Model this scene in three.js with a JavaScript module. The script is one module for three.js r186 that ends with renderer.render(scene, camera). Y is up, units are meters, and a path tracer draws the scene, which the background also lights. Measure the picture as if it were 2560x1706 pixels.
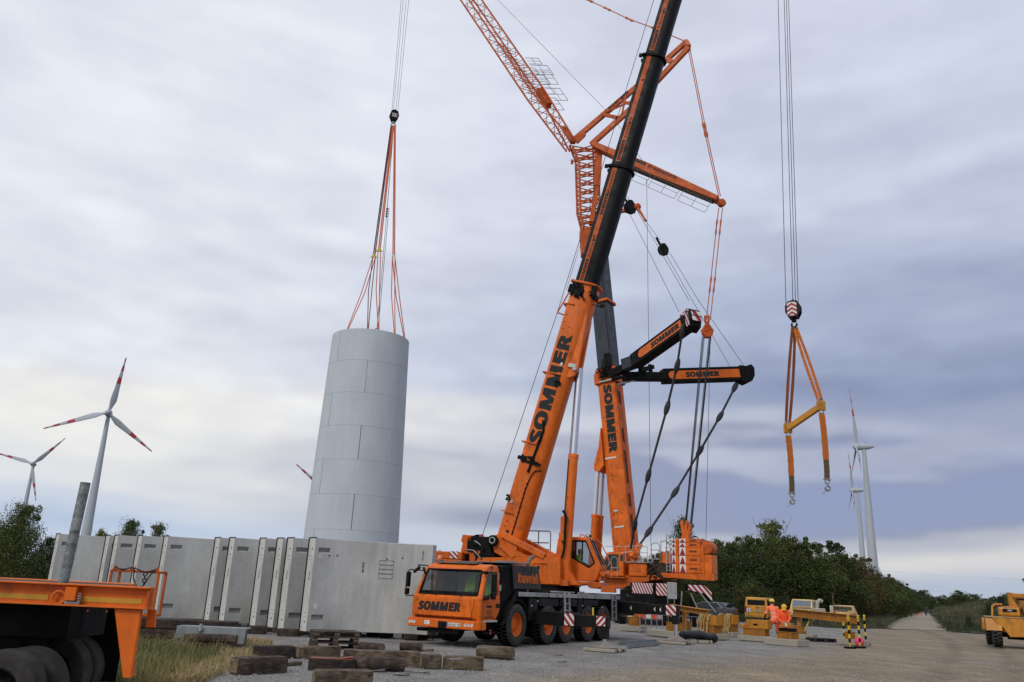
import * as THREE from 'three';
import { mergeGeometries, toCreasedNormals, mergeVertices } from 'three/addons/utils/BufferGeometryUtils.js';
import { RoundedBoxGeometry } from 'three/addons/geometries/RoundedBoxGeometry.js';
import { MarchingCubes } from 'three/addons/objects/MarchingCubes.js';
import { FontLoader } from 'three/addons/loaders/FontLoader.js';
import { TextGeometry } from 'three/addons/geometries/TextGeometry.js';
import { Brush, Evaluator, SUBTRACTION } from 'three-bvh-csg';

// ------------------------------------------------------------------ camera
const V3 = (x, y, z) => new THREE.Vector3(x, y, z);
const scene = new THREE.Scene();
const EYE = 1.7, FPX = 2058, PITCH = 16.77 * Math.PI / 180, ROLL = 2.64 * Math.PI / 180;
const camera = new THREE.PerspectiveCamera(2 * Math.atan(853 / FPX) * 180 / Math.PI, 1024 / 682, 0.1, 6000);
const fwd = V3(0, Math.sin(PITCH), -Math.cos(PITCH)), up0 = V3(0, Math.cos(PITCH), Math.sin(PITCH));
const cRight = V3(1, 0, 0).multiplyScalar(Math.cos(ROLL)).addScaledVector(up0, Math.sin(ROLL));
const cUp = up0.clone().multiplyScalar(Math.cos(ROLL)).addScaledVector(V3(1, 0, 0), -Math.sin(ROLL));
camera.position.set(0, EYE, 0);
camera.quaternion.setFromRotationMatrix(new THREE.Matrix4().makeBasis(cRight, cUp, fwd.clone().negate()));
camera.updateMatrixWorld();
const renderer = new THREE.WebGLRenderer({ antialias: true });
renderer.setSize(1024, 682);
renderer.toneMapping = THREE.LinearToneMapping;
renderer.toneMappingExposure = 1.0;
renderer.shadowMap.enabled = true;

// survey helpers: a sight line of the photograph meets the ground or a given distance
const sight = (u, v) => fwd.clone().addScaledVector(cRight, (u - 1280) / FPX).addScaledVector(cUp, -(v - 853) / FPX);
const onGround = (u, v, y = 0) => { const d = sight(u, v); return V3(0, EYE, 0).addScaledVector(d, (y - EYE) / d.y); };
const atDepth = (u, v, z) => { const d = sight(u, v); return V3(0, EYE, 0).addScaledVector(d, -z / d.z); };

// ------------------------------------------------------------------ random and noise
let seed = 12345;
function reseed(s) { seed = s >>> 0; }
function rnd() { seed = (seed + 0x6D2B79F5) >>> 0; let t = seed; t = Math.imul(t ^ (t >>> 15), t | 1); t ^= t + Math.imul(t ^ (t >>> 7), t | 61); return ((t ^ (t >>> 14)) >>> 0) / 4294967296; }
const rr = (a, b) => a + (b - a) * rnd();
const clamp = (x, a = 0, b = 1) => Math.min(b, Math.max(a, x));
const sstep = (a, b, x) => { const t = clamp((x - a) / (b - a)); return t * t * (3 - 2 * t); };
const mix = (a, b, t) => a + (b - a) * t;
function hash3(x, y, z) { let h = Math.imul(x, 374761393) + Math.imul(y, 668265263) + Math.imul(z, 2147483647 ^ 0x5bd1e995); h = Math.imul(h ^ (h >>> 13), 1274126177); return ((h ^ (h >>> 16)) >>> 0) / 4294967296; }
function vnoise(x, y, z = 0) {
  const xi = Math.floor(x), yi = Math.floor(y), zi = Math.floor(z); let fx = x - xi, fy = y - yi, fz = z - zi;
  fx = fx * fx * (3 - 2 * fx); fy = fy * fy * (3 - 2 * fy); fz = fz * fz * (3 - 2 * fz);
  const c = (i, j, k) => hash3(xi + i, yi + j, zi + k);
  return mix(mix(mix(c(0, 0, 0), c(1, 0, 0), fx), mix(c(0, 1, 0), c(1, 1, 0), fx), fy), mix(mix(c(0, 0, 1), c(1, 0, 1), fx), mix(c(0, 1, 1), c(1, 1, 1), fx), fy), fz);
}
function fbm(x, y, z = 0, o = 4) { let s = 0, a = 0.5, n = 0; for (let i = 0; i < o; i++) { s += a * vnoise(x, y, z); n += a; a *= 0.5; x = x * 2.03 + 7.1; y = y * 2.03 + 3.7; z = z * 2.03 + 1.3; } return s / n; }
const lin = c => { c /= 255; return c <= 0.04045 ? c / 12.92 : Math.pow((c + 0.055) / 1.055, 2.4); };

// ------------------------------------------------------------------ sky: layered overcast, one computed panorama
{
  const L = [[-90, [190, 197, 206], [180, 185, 193]], [0, [206, 213, 223], [184, 193, 206]], [1.4, [198, 210, 227], [180, 191, 208]], [3.0, [186, 201, 224], [214, 213, 214]], [4.4, [206, 215, 228], [180, 185, 199]],
    [5.4, [226, 229, 232], [92, 105, 143]], [8.2, [236, 236, 235], [108, 121, 159]], [9.5, [238, 237, 236], [168, 176, 200]], [13, [222, 227, 237], [140, 152, 183]], [19, [222, 227, 238], [168, 178, 204]], [27, [226, 230, 241], [200, 207, 227]], [45, [226, 230, 241], [214, 219, 235]], [90, [214, 219, 231], [214, 219, 231]]];
  const tone = (el, t, k) => { let i = 0; while (i < L.length - 2 && el > L[i + 1][0]) i++; const a = L[i], b = L[i + 1], s = clamp((el - a[0]) / (b[0] - a[0])), q = s * s * (3 - 2 * s); return mix(mix(a[1][k], b[1][k], q), mix(a[2][k], b[2][k], q), t); };
  const w = 1536, h = 768, data = new Float32Array(w * h * 4);
  for (let j = 0; j < h; j++) {
    const ele = ((j + 0.5) / h - 0.5) * Math.PI, y = Math.sin(ele), ce = Math.cos(ele);
    for (let i = 0; i < w; i++) {
      const a = ((i + 0.5) / w - 0.5) * 2 * Math.PI, x = Math.cos(a) * ce, z = Math.sin(a) * ce;
      const o = (j * w + i) * 4;
      // cloud deck coordinates: streaks flatten towards the horizon
      const k = 1 / (Math.max(y, 0) + 0.16), cx = x * k, cz = z * k;
      const n1 = fbm(cx * 1.3 + 11, cz * 1.3 + 4, 0.5, 5) - 0.5, n2 = fbm(cx * 4.2, cz * 4.2 + 20, 3.5, 5) - 0.5, n3 = fbm(x * 3 + 5, y * 15, z * 3 + 9, 4) - 0.5;
      const n4 = fbm(x * 9 + 2, y * 46, z * 9, 4) - 0.5;
      const t = sstep(-0.42, 0.5, x / Math.max(ce, 0.05) * 1.0 + n1 * 0.5 + n3 * 0.35);
      const el = ele * 180 / Math.PI, e2 = el + (n3 * 5.5 + n4 * 2.0) * sstep(0, 8, el) + n3 * 1.2;
      const n5 = fbm(cx * 11 + 3, cz * 11, 8.5, 4) - 0.5, lum = 1 + (n1 * 0.15 + n2 * 0.23 + n5 * 0.15 + n4 * 0.09) * sstep(2, 14, el) + n4 * 0.1;
      for (let c = 0; c < 3; c++) data[o + c] = Math.max(0.01, lin(clamp(tone(e2, t, c) * (1 + (lum - 1) * 0.55 * (c === 2 ? 0.8 : 1)), 0, 250)));
      data[o + 3] = 1;
    }
  }
  const tex = new THREE.DataTexture(data, w, h, THREE.RGBAFormat, THREE.FloatType);
  tex.mapping = THREE.EquirectangularReflectionMapping; tex.minFilter = tex.magFilter = THREE.LinearFilter; tex.needsUpdate = true;
  scene.background = tex; scene.environment = tex;
}
// ------------------------------------------------------------------ sun behind the overcast: high, from the left and behind the viewer
const sun = new THREE.DirectionalLight(new THREE.Color(1, 0.965, 0.91), 1.25);
sun.position.set(-45, 75, 40); sun.target.position.set(5, 0, -40);
sun.castShadow = true; sun.shadow.radius = 32; sun.shadow.mapSize.set(4096, 4096);
Object.assign(sun.shadow.camera, { left: -90, right: 90, top: 90, bottom: -90, near: 1, far: 300 });
scene.add(sun, sun.target);
// ------------------------------------------------------------------ build helpers
const I4 = new THREE.Matrix4();
const frameAt = (x, y, z, deg) => new THREE.Matrix4().makeRotationY(deg * Math.PI / 180).setPosition(x, y, z);
const inF = (F, x, y, z) => V3(x, y, z).applyMatrix4(F);
const usedNames = {};
const numbered = n => { const k = usedNames[n] = (usedNames[n] ?? -1) + 1; return k ? `${n}_${String(k).padStart(3, '0')}` : n; };
function tag(o, label, category, group, kind) { Object.assign(o.userData, { label, category }); if (group) o.userData.group = group; if (kind) o.userData.kind = kind; return o; }
function thing(name, label, category, p = [0, 0, 0], group) {
  const g = new THREE.Group(); g.name = numbered(name); g.position.set(...(p.toArray ? p.toArray() : p)); scene.add(g); g.updateMatrixWorld(true);
  return tag(g, label, category, group, 'thing');
}
const shade = m => { m.castShadow = true; m.receiveShadow = true; return m; };
function boxUV(g) {
  const p = g.attributes.position, n = g.attributes.normal, uv = new Float32Array(p.count * 2);
  for (let i = 0; i < p.count; i++) {
    const ax = Math.abs(n.getX(i)), ay = Math.abs(n.getY(i)), az = Math.abs(n.getZ(i));
    let a, b; if (ax >= ay && ax >= az) { a = p.getZ(i); b = p.getY(i); } else if (ay >= az) { a = p.getX(i); b = p.getZ(i); } else { a = p.getX(i); b = p.getY(i); }
    uv[2 * i] = a; uv[2 * i + 1] = b;
  }
  g.setAttribute('uv', new THREE.BufferAttribute(uv, 2)); return g;
}
function clean(g) { let q = g.index ? g.toNonIndexed() : g; for (const k of Object.keys(q.attributes)) if (!['position', 'normal', 'uv'].includes(k)) q.deleteAttribute(k); q.morphAttributes = {}; if (!q.attributes.normal) q.computeVertexNormals(); return q; }
const basis = (o, ex, ey, ez) => new THREE.Matrix4().makeBasis(ex, ey, ez).setPosition(o);
const v = a => a.isVector3 ? a : V3(a[0], a[1], a[2]);
class MB {
  constructor(frame = I4) { this.f = frame; this.g = []; }
  add(g, m, own) { g = clean(g); if (m) g.applyMatrix4(m); if (!own) boxUV(g); this.g.push(g); return this; }
  // box by centre and size; r: turn about x,y,z in degrees; b: rounded edge
  box(x, y, z, sx, sy, sz, o = {}) {
    const b = Math.min(o.b ?? 0.012, sx * 0.3, sy * 0.3, sz * 0.3);
    const g = b > 0.0005 ? new RoundedBoxGeometry(sx, sy, sz, o.s ?? 1, b) : new THREE.BoxGeometry(sx, sy, sz);
    const m = new THREE.Matrix4(); if (o.r) m.makeRotationFromEuler(new THREE.Euler(...o.r.map(d => d * Math.PI / 180)));
    return this.add(g, m.setPosition(x, y, z));
  }
  bar(a, b, r, n = 8, r2 = r) {
    a = v(a); b = v(b); const d = b.clone().sub(a), l = d.length();
    const g = new THREE.CylinderGeometry(r2, r, l, n); const q = new THREE.Quaternion().setFromUnitVectors(V3(0, 1, 0), d.normalize());
    return this.add(g, new THREE.Matrix4().compose(a.clone().add(b).multiplyScalar(0.5), q, V3(1, 1, 1)));
  }
  beam(a, b, w, h, upv = V3(0, 1, 0), bv = 0.008) {   // w across, h along upv
    a = v(a); b = v(b); const d = b.clone().sub(a), l = d.length(), ez = d.normalize(); let ex = upv.clone().cross(ez); if (ex.lengthSq() < 1e-5) ex = V3(1, 0, 0).cross(ez); ex.normalize(); const ey = ez.clone().cross(ex);
    const bb = Math.min(bv, w * 0.3, h * 0.3); const g = bb > 0.0005 ? new RoundedBoxGeometry(w, h, l, 1, bb) : new THREE.BoxGeometry(w, h, l);
    return this.add(g, basis(a.clone().add(b).multiplyScalar(0.5), ex, ey, ez));
  }
  tube(pts, r, n = 6, seg) { const c = new THREE.CatmullRomCurve3(pts.map(v)); return this.add(new THREE.TubeGeometry(c, seg ?? pts.length * 5, r, n)); }
  pipe(pts, r, n = 6) { for (let i = 0; i + 1 < pts.length; i++) this.bar(pts[i], pts[i + 1], r, n); for (let i = 1; i + 1 < pts.length; i++) { const p = v(pts[i]); this.add(new THREE.SphereGeometry(r * 1.02, 6, 4), new THREE.Matrix4().setPosition(p)); } return this; }
  // polygon a,b in the plane ex,ey, pushed along ex x ey
  poly(pts, o, ex, ey, len, { b = 0.008, bs = 1, holes, crease } = {}) {
    const s = new THREE.Shape(pts.map(p => new THREE.Vector2(p[0], p[1]))); for (const h of holes ?? []) s.holes.push(new THREE.Path(h.map(p => new THREE.Vector2(p[0], p[1]))));
    const bb = Math.min(b, len * 0.3); let g = new THREE.ExtrudeGeometry(s, { depth: len - 2 * bb, bevelEnabled: bb > 0, bevelSize: bb, bevelThickness: bb, bevelOffset: -bb, bevelSegments: bs, curveSegments: 8 }); if (bb > 0) g.translate(0, 0, bb);
    if (crease) g = toCreasedNormals(g, crease);
    return this.add(g, basis(v(o), v(ex), v(ey), v(ex).clone().cross(v(ey))));
  }
  px(zy, x0, x1, o) { return this.poly(zy, V3(x1, 0, 0), V3(0, 0, 1), V3(0, 1, 0), x1 - x0, o); }   // outline in z,y between x0 and x1
  py(xz, y0, y1, o) { return this.poly(xz.map(p => [p[0], -p[1]]), V3(0, y0, 0), V3(1, 0, 0), V3(0, 0, -1), y1 - y0, o); }
  pz(xy, z0, z1, o) { return this.poly(xy, V3(0, 0, z0), V3(1, 0, 0), V3(0, 1, 0), z1 - z0, o); }
  lathe(prof, a, dir, n = 24) {   // prof: [radius, along]
    const g = new THREE.LatheGeometry(prof.map(p => new THREE.Vector2(p[0], p[1])), n); const q = new THREE.Quaternion().setFromUnitVectors(V3(0, 1, 0), v(dir).clone().normalize());
    return this.add(g, new THREE.Matrix4().compose(v(a), q, V3(1, 1, 1)));
  }
  ball(p, r, n = 10, s = [1, 1, 1]) { return this.add(new THREE.SphereGeometry(r, n, Math.max(4, n >> 1) + 2), new THREE.Matrix4().compose(v(p), new THREE.Quaternion(), V3(...s))); }
  tri(quads) { // list of polygons (fans) given as points
    const pos = []; for (const q of quads) for (let i = 1; i + 1 < q.length; i++) for (const p of [q[0], q[i], q[i + 1]]) pos.push(...(p.toArray ? p.toArray() : p));
    const g = new THREE.BufferGeometry(); g.setAttribute('position', new THREE.Float32BufferAttribute(pos, 3)); g.computeVertexNormals(); return this.add(g);
  }
  text(str, o, ex, ey, h, { w, fat = 0.05, slant = 0, depth = 0.006, font = boldFont, center } = {}) {
    let g = new TextGeometry(str, { font, size: 1, depth: 0.01, curveSegments: 3, bevelEnabled: fat > 0, bevelSize: fat, bevelThickness: 0.0001, bevelSegments: 1 });
    g.computeBoundingBox(); const bb = g.boundingBox, cap = bb.max.y - Math.max(bb.min.y, -0.05 - fat);
    const sy = h / cap, sx = w ? w / (bb.max.x - bb.min.x) : sy; g.translate(-bb.min.x - (center ? (bb.max.x - bb.min.x) / 2 : 0), -Math.max(bb.min.y, -0.05 - fat), 0); g.scale(sx, sy, depth / 0.0102);
    if (slant) g.applyMatrix4(new THREE.Matrix4().set(1, slant, 0, 0, 0, 1, 0, 0, 0, 0, 1, 0, 0, 0, 0, 1));
    return this.add(g, basis(v(o), v(ex), v(ey), v(ex).clone().cross(v(ey))));
  }
  build(name, mat, parent, label) {
    if (!this.g.length) throw new Error('empty ' + name);
    let g = this.g.length > 1 ? mergeGeometries(this.g) : this.g[0]; this.g = [];
    const M = this.f.clone(); if (parent && parent !== scene) { parent.updateWorldMatrix(true, false); M.premultiply(parent.matrixWorld.clone().invert()); }
    g.applyMatrix4(M); const m = shade(new THREE.Mesh(g, mat)); m.name = parent && parent !== scene ? name : numbered(name); (parent ?? scene).add(m);
    if (label) m.userData.label = label; m.updateWorldMatrix(true, false); return m;
  }
}
// a thing that is one mesh, with its origin at its base
function single(name, mb, mat, p, label, category, group) {
  const g = thing(name, label, category, p, group); const m = mb.build('tmp', mat, g);
  g.remove(m); scene.remove(g); m.name = g.name; m.position.copy(g.position); m.userData = g.userData; scene.add(m); m.updateMatrixWorld(true); return m;
}
function copy(o, p, turn, label) { const c = o.clone(); c.name = numbered(o.name.replace(/_\d{3}$/, '')); c.userData = { ...o.userData }; if (label) c.userData.label = label; if (p) c.position.set(...(p.toArray ? p.toArray() : p)); if (turn !== undefined) c.rotation.y = turn; scene.add(c); return c; }
const boldFont = await new FontLoader().loadAsync('fonts/droid/droid_sans_bold.typeface.json');

// ------------------------------------------------------------------ surfaces (colours are linear base colours)
function tex(n, size, fn, srgb = true) { // fn(x,y in 0..1) -> [r,g,b] 0..255 ; tiles by blending the wrap
  const d = new Uint8Array(n * n * 4); for (let j = 0; j < n; j++) for (let i = 0; i < n; i++) { const c = fn(i / n, j / n, i, j), o = (j * n + i) * 4; d[o] = c[0]; d[o + 1] = c[1] ?? c[0]; d[o + 2] = c[2] ?? c[0]; d[o + 3] = 255; }
  const t = new THREE.DataTexture(d, n, n); t.wrapS = t.wrapT = THREE.RepeatWrapping; t.magFilter = THREE.LinearFilter; t.minFilter = THREE.LinearMipmapLinearFilter; t.generateMipmaps = true; t.repeat.set(1 / size, 1 / size); if (srgb) t.colorSpace = THREE.SRGBColorSpace; t.needsUpdate = true; return t;
}
const tileF = (x, y, s, o, z = 0) => { // tiling fbm
  const f = (a, b) => fbm(a * s, b * s, z, o); const wx = sstep(0.8, 1, x), wy = sstep(0.8, 1, y);
  let a = f(x, y); if (wx > 0) a = mix(a, f(x - 1, y), wx); if (wy > 0) { let b = f(x, y - 1); if (wx > 0) b = mix(b, f(x - 1, y - 1), wx); a = mix(a, b, wy); } return a;
};
const C = (r, g, b) => new THREE.Color().setRGB(r, g, b);
const g8 = x => clamp(x) * 255;
const dirtTex = tex(256, 3.1, (x, y) => { const n = tileF(x, y, 6, 5), m = tileF(x, y, 40, 2, 4), st = tileF(x, y * 0.18, 34, 4, 6), k = 0.88 + 0.2 * (n - 0.4) + 0.08 * (m - 0.5) + 0.16 * (st - 0.5) - 0.12 * sstep(0.58, 0.8, tileF(x, y, 11, 4, 8)); return [g8(k), g8(k * 0.99), g8(k * 0.97)]; });
const dirtRough = tex(256, 2.3, (x, y) => [g8(0.55 + 0.6 * (tileF(x, y, 9, 5, 2) - 0.3))], false);
const fineBump = tex(256, 0.7, (x, y) => [g8(tileF(x, y, 60, 3, 7))], false);
const paint = (r, g, b, rough = 0.42, o = {}) => new THREE.MeshPhysicalMaterial({ color: C(r, g, b), roughness: rough * 1.5, roughnessMap: dirtRough, map: dirtTex, clearcoat: 0.12, clearcoatRoughness: 0.35, ...o });
const M = {};
M.orange = paint(0.84, 0.165, 0.008, 0.45, { specularIntensity: 0.6, clearcoat: 0.06 });
M.orangeDeep = paint(0.7, 0.135, 0.008, 0.5, { specularIntensity: 0.6, clearcoat: 0 });
M.orangeLat = paint(0.6, 0.115, 0.02, 0.55, { specularIntensity: 0.5, clearcoat: 0 });
M.orangeRope = paint(0.62, 0.17, 0.08, 0.8, { clearcoat: 0 });
M.black = paint(0.006, 0.006, 0.007, 0.5, { clearcoat: 0, specularIntensity: 0.5 });
M.blackMat = paint(0.006, 0.006, 0.0065, 0.66, { clearcoat: 0, specularIntensity: 0.3 });
M.blackLetter = new THREE.MeshStandardMaterial({ color: C(0.008, 0.009, 0.009), roughness: 0.75 });
M.darkGrey = paint(0.02, 0.022, 0.026, 0.5, { clearcoat: 0 });
M.grey = paint(0.16, 0.165, 0.17, 0.6);
M.boomGrey = paint(0.045, 0.055, 0.072, 0.5, { clearcoat: 0, specularIntensity: 0.5 });
M.boomBlack = paint(0.006, 0.0065, 0.008, 0.5, { clearcoat: 0, specularIntensity: 0.32 });
M.steel = new THREE.MeshStandardMaterial({ color: C(0.42, 0.43, 0.44), metalness: 0.75, roughness: 0.45, map: dirtTex });
M.alu = new THREE.MeshStandardMaterial({ color: C(0.5, 0.51, 0.52), metalness: 0.45, roughness: 0.55, map: dirtTex });
M.railWhite = paint(0.6, 0.6, 0.58, 0.5);
M.chrome = new THREE.MeshStandardMaterial({ color: C(0.62, 0.64, 0.68), metalness: 0.85, roughness: 0.28 });
M.rope = new THREE.MeshStandardMaterial({ color: C(0.035, 0.036, 0.04), roughness: 0.7, metalness: 0.3 });
M.white = paint(0.75, 0.75, 0.73, 0.5);
M.red = paint(0.42, 0.02, 0.035, 0.5);
M.yellow = paint(0.62, 0.27, 0.012, 0.5);
M.signYellow = paint(0.75, 0.55, 0.03, 0.5);
M.rubber = new THREE.MeshStandardMaterial({ color: C(0.05, 0.048, 0.046), roughness: 0.95, map: tex(256, 0.9, (x, y) => { const k = 0.55 + 0.75 * (tileF(x, y, 7, 5, 3)); return [g8(k * 0.95), g8(k * 0.92), g8(k * 0.88)]; }), bumpMap: fineBump, bumpScale: 0.004 });
M.glass = new THREE.MeshPhysicalMaterial({ color: C(0.55, 0.58, 0.6), transmission: 1, thickness: 0, roughness: 0.03, ior: 1.5, specularIntensity: 1 });
M.glassDark = new THREE.MeshPhysicalMaterial({ color: C(0.2, 0.22, 0.24), transmission: 1, thickness: 0, roughness: 0.03, ior: 1.5 });
M.glassDusty = new THREE.MeshPhysicalMaterial({ color: C(0.55, 0.52, 0.45), transmission: 0.75, thickness: 0, roughness: 0.35 });
M.lamp = new THREE.MeshPhysicalMaterial({ color: C(0.7, 0.7, 0.68), roughness: 0.12, metalness: 0.5, clearcoat: 1 });
M.lampRed = new THREE.MeshPhysicalMaterial({ color: C(0.3, 0.015, 0.02), roughness: 0.2, clearcoat: 0.8 });
M.hivisGreen = new THREE.MeshStandardMaterial({ color: C(0.25, 0.5, 0.05), roughness: 0.85 });
M.seat = new THREE.MeshStandardMaterial({ color: C(0.03, 0.032, 0.036), roughness: 0.9 });
const concMap = (s, tint, sd, q = 1) => tex(512, s, (x, y) => { const st = tileF(x, y * 0.12, 30, 4, sd), n = tileF(x, y, 5, 5, sd + 2), f = tileF(x, y, 90, 2, sd + 5), sp = 0.35 * sstep(0.74, 0.82, tileF(x, y, 45, 3, sd + 9)); const k = 0.86 + q * (0.2 * (n - 0.4) + 0.12 * (st - 0.5) + 0.06 * (f - 0.5) - 0.16 * sp); return [g8(k * tint[0]), g8(k * tint[1]), g8(k * tint[2])]; });
M.concrete = new THREE.MeshStandardMaterial({ color: C(0.58, 0.58, 0.565), roughness: 0.9, map: concMap(4.3, [1, 1, 0.985], 1), bumpMap: fineBump, bumpScale: 0.0015 });
M.concreteEdge = new THREE.MeshStandardMaterial({ color: C(0.66, 0.655, 0.625), roughness: 0.88, map: concMap(2.3, [1, 0.99, 0.97], 5) });
M.concreteTower = new THREE.MeshStandardMaterial({ color: C(0.65, 0.69, 0.725), roughness: 0.88, map: concMap(9.1, [0.99, 1, 1], 9, 0.35) });
M.concretePad = new THREE.MeshStandardMaterial({ color: C(0.42, 0.4, 0.35), roughness: 0.92, map: concMap(1.3, [1, 0.98, 0.94], 13), bumpMap: fineBump, bumpScale: 0.003 });
const woodMap = (sd, a, b) => tex(256, 1.1, (x, y) => { const g = tileF(x * 0.22, y, 46, 4, sd), n = tileF(x, y, 5, 4, sd + 3), sp = sstep(0.6, 0.75, tileF(x, y * 1.5, 8, 3, sd + 6)); const k = clamp(0.35 + 0.9 * (g - 0.35) + 0.8 * (n - 0.45)) * (1 - 0.55 * sp); return [mix(a[0], b[0], k), mix(a[1], b[1], k), mix(a[2], b[2], k)]; });
const woodBump = tex(256, 0.9, (x, y) => [g8(tileF(x * 0.2, y, 44, 4, 2))], false);
M.wood = [[1, [30, 24, 20], [102, 86, 70]], [4, [40, 33, 27], [122, 105, 85]], [7, [20, 17, 16], [78, 65, 55]], [11, [50, 41, 32], [134, 116, 92]]].map(a => new THREE.MeshStandardMaterial({ roughness: 0.95, map: woodMap(...a), bumpMap: woodBump, bumpScale: 0.012 }));
M.woodEnd = new THREE.MeshStandardMaterial({ roughness: 0.95, map: woodMap(15, [70, 58, 44], [150, 132, 104]), bumpMap: woodBump, bumpScale: 0.006 });
M.galv = new THREE.MeshStandardMaterial({ color: C(0.36, 0.4, 0.39), metalness: 0.35, roughness: 0.55, map: tex(256, 0.6, (x, y) => { const k = 0.68 + 0.5 * (tileF(x, y, 12, 3, 3) - 0.3) + 0.2 * (Math.floor(tileF(x, y, 30, 2, 6) * 6) / 6 - 0.5); return [g8(k), g8(k), g8(k)]; }) });
// red and white warning print, diagonal bars
function stripeTex(w, h, n, dir, cr = '#8f1528', cw = '#d9d4cd') { const c = document.createElement('canvas'); c.width = w; c.height = h; const x = c.getContext('2d'); x.fillStyle = cw; x.fillRect(0, 0, w, h); x.fillStyle = cr; const s = w / n; for (let i = -n * 3; i < n * 4; i += 2) { x.beginPath(); x.moveTo(i * s, 0); x.lineTo((i + 1) * s, 0); x.lineTo((i + 1) * s + dir * h, h); x.lineTo(i * s + dir * h, h); x.closePath(); x.fill(); } const t = new THREE.CanvasTexture(c); t.colorSpace = THREE.SRGBColorSpace; return t; }
function printTex(w, h, bg, draw) { const c = document.createElement('canvas'); c.width = w; c.height = h; const x = c.getContext('2d'); x.fillStyle = bg; x.fillRect(0, 0, w, h); draw(x, w, h); const t = new THREE.CanvasTexture(c); t.colorSpace = THREE.SRGBColorSpace; return t; }
// a thin printed plate: a slab whose face carries a print over its own 0..1 area
function plate(name, texOrMat, o, ex, ey, w, h, F, parent, th = 0.01, label) {
  const mat = texOrMat.isTexture ? new THREE.MeshStandardMaterial({ map: texOrMat, roughness: 0.6 }) : texOrMat;
  const g = new THREE.BoxGeometry(w, h, th); const mb = new MB(F); mb.add(g, basis(v(o), v(ex), v(ey), v(ex).clone().cross(v(ey))), true); return mb.build(name, mat, parent, label);
}
// ------------------------------------------------------------------ ground
const segD = (px, pz, a, b) => { const dx = b[0] - a[0], dz = b[1] - a[1], t = clamp(((px - a[0]) * dx + (pz - a[1]) * dz) / (dx * dx + dz * dz)); return Math.hypot(px - a[0] - t * dx, pz - a[1] - t * dz); };
const lineD = (x, z, L) => { let d = 1e9; for (let i = 0; i + 1 < L.length; i++) d = Math.min(d, segD(x, z, L[i], L[i + 1])); return d; };
const inPoly = (x, z, P) => { let c = false; for (let i = 0, j = P.length - 1; i < P.length; j = i++) { const [xi, zi] = P[i], [xj, zj] = P[j]; if ((zi > z) !== (zj > z) && x < (xj - xi) * (z - zi) / (zj - zi) + xi) c = !c; } return c; };
const gp = (u, w) => { const p = onGround(u, w); return [p.x, p.z]; };
const swaths = [ // wheel swaths of brown fines over the grey gravel
  [[4, -9], [9, -20], [17, -36], [27, -58], [40, -85]], [[7.5, -8], [14, -21], [23, -37], [33, -60]], [[2, -17], [10, -22], [22, -29], [40, -34]], [[0, -13], [8, -17], [20, -21], [34, -24]]];
const zoneD = (x, z) => { const A = gp(1180, 1720), B = gp(1620, 1648), Cc = gp(2010, 1622), D2 = gp(2180, 1578); const L = [A, B, Cc, D2]; let best = 1e9, sg = 1; for (let i = 0; i < 3; i++) { const q = segD(x, z, L[i], L[i + 1]); if (q < best) { best = q; const dx = L[i + 1][0] - L[i][0], dz = L[i + 1][1] - L[i][1]; sg = (dx * (z - L[i][1]) - dz * (x - L[i][0])) > 0 ? 1 : -1; } } return best * sg; };
const grainTex = tex(1024, 3.7, (x, y, i, j) => { const f = tileF(x, y, 150, 3, 2), h = hash3(i >> 1, j >> 1, 5), h2 = hash3(i, j, 9), st = sstep(0.62, 0.8, tileF(x, y, 95, 2, 6)), n = tileF(x, y, 7, 4, 8); const k = 0.8 + 0.45 * (f - 0.45) + 0.17 * (h - 0.5) + 0.12 * (h2 - 0.5) + 0.16 * st + 0.22 * (n - 0.5); return [g8(k), g8(k * 0.985), g8(k * 0.965)]; });
const grainBump = tex(512, 2.9, (x, y, i, j) => [g8(0.5 * tileF(x, y, 110, 3, 3) + 0.35 * hash3(i >> 1, j >> 1, 4) + 0.15 * tileF(x, y, 20, 3, 9))], false);
M.gravel = new THREE.MeshStandardMaterial({ vertexColors: true, roughness: 0.95, map: grainTex, bumpMap: grainBump, bumpScale: 0.03 });
function axis(list) { const o = []; for (const [a, b, s] of list) for (let x = a; x < b - 1e-6; x += s) o.push(x); o.push(list[list.length - 1][1]); return o; }
const rutDepth = (x, z) => { let q = 0; for (const L of ruts) { const d = lineD(x, z, L) + (fbm(x * 0.4, z * 0.4, 4, 2) - 0.5) * 0.7; q = Math.max(q, sstep(0.45, 0.12, d)); } return q * 0.035; };
const ruts = []; for (const sw of [[[6, -12], [12, -22], [20, -36], [28, -52], [36, -72]], [[3, -14], [12, -19.5], [24, -25], [40, -29]], [[9, -12.5], [15, -21], [24, -34], [33, -56]]]) for (const o of [-0.95, 0.95]) ruts.push(sw.map((p, i) => { const a = sw[Math.max(0, i - 1)], b = sw[Math.min(sw.length - 1, i + 1)], dx = b[0] - a[0], dz = b[1] - a[1], l = Math.hypot(dx, dz); return [p[0] - dz / l * o, p[1] + dx / l * o]; }));
const groundH = (x, z) => { // slight unevenness, calm where things stand
  const d = -z; return (fbm(x * 0.35, z * 0.35, 3, 3) - 0.5) * 0.05 * sstep(6, 10, d) - 0.012 + (fbm(x * 1.7, z * 1.7, 7, 2) - 0.5) * 0.022 - (x > 2 && z < -10 ? rutDepth(x, z) : 0); };
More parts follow.
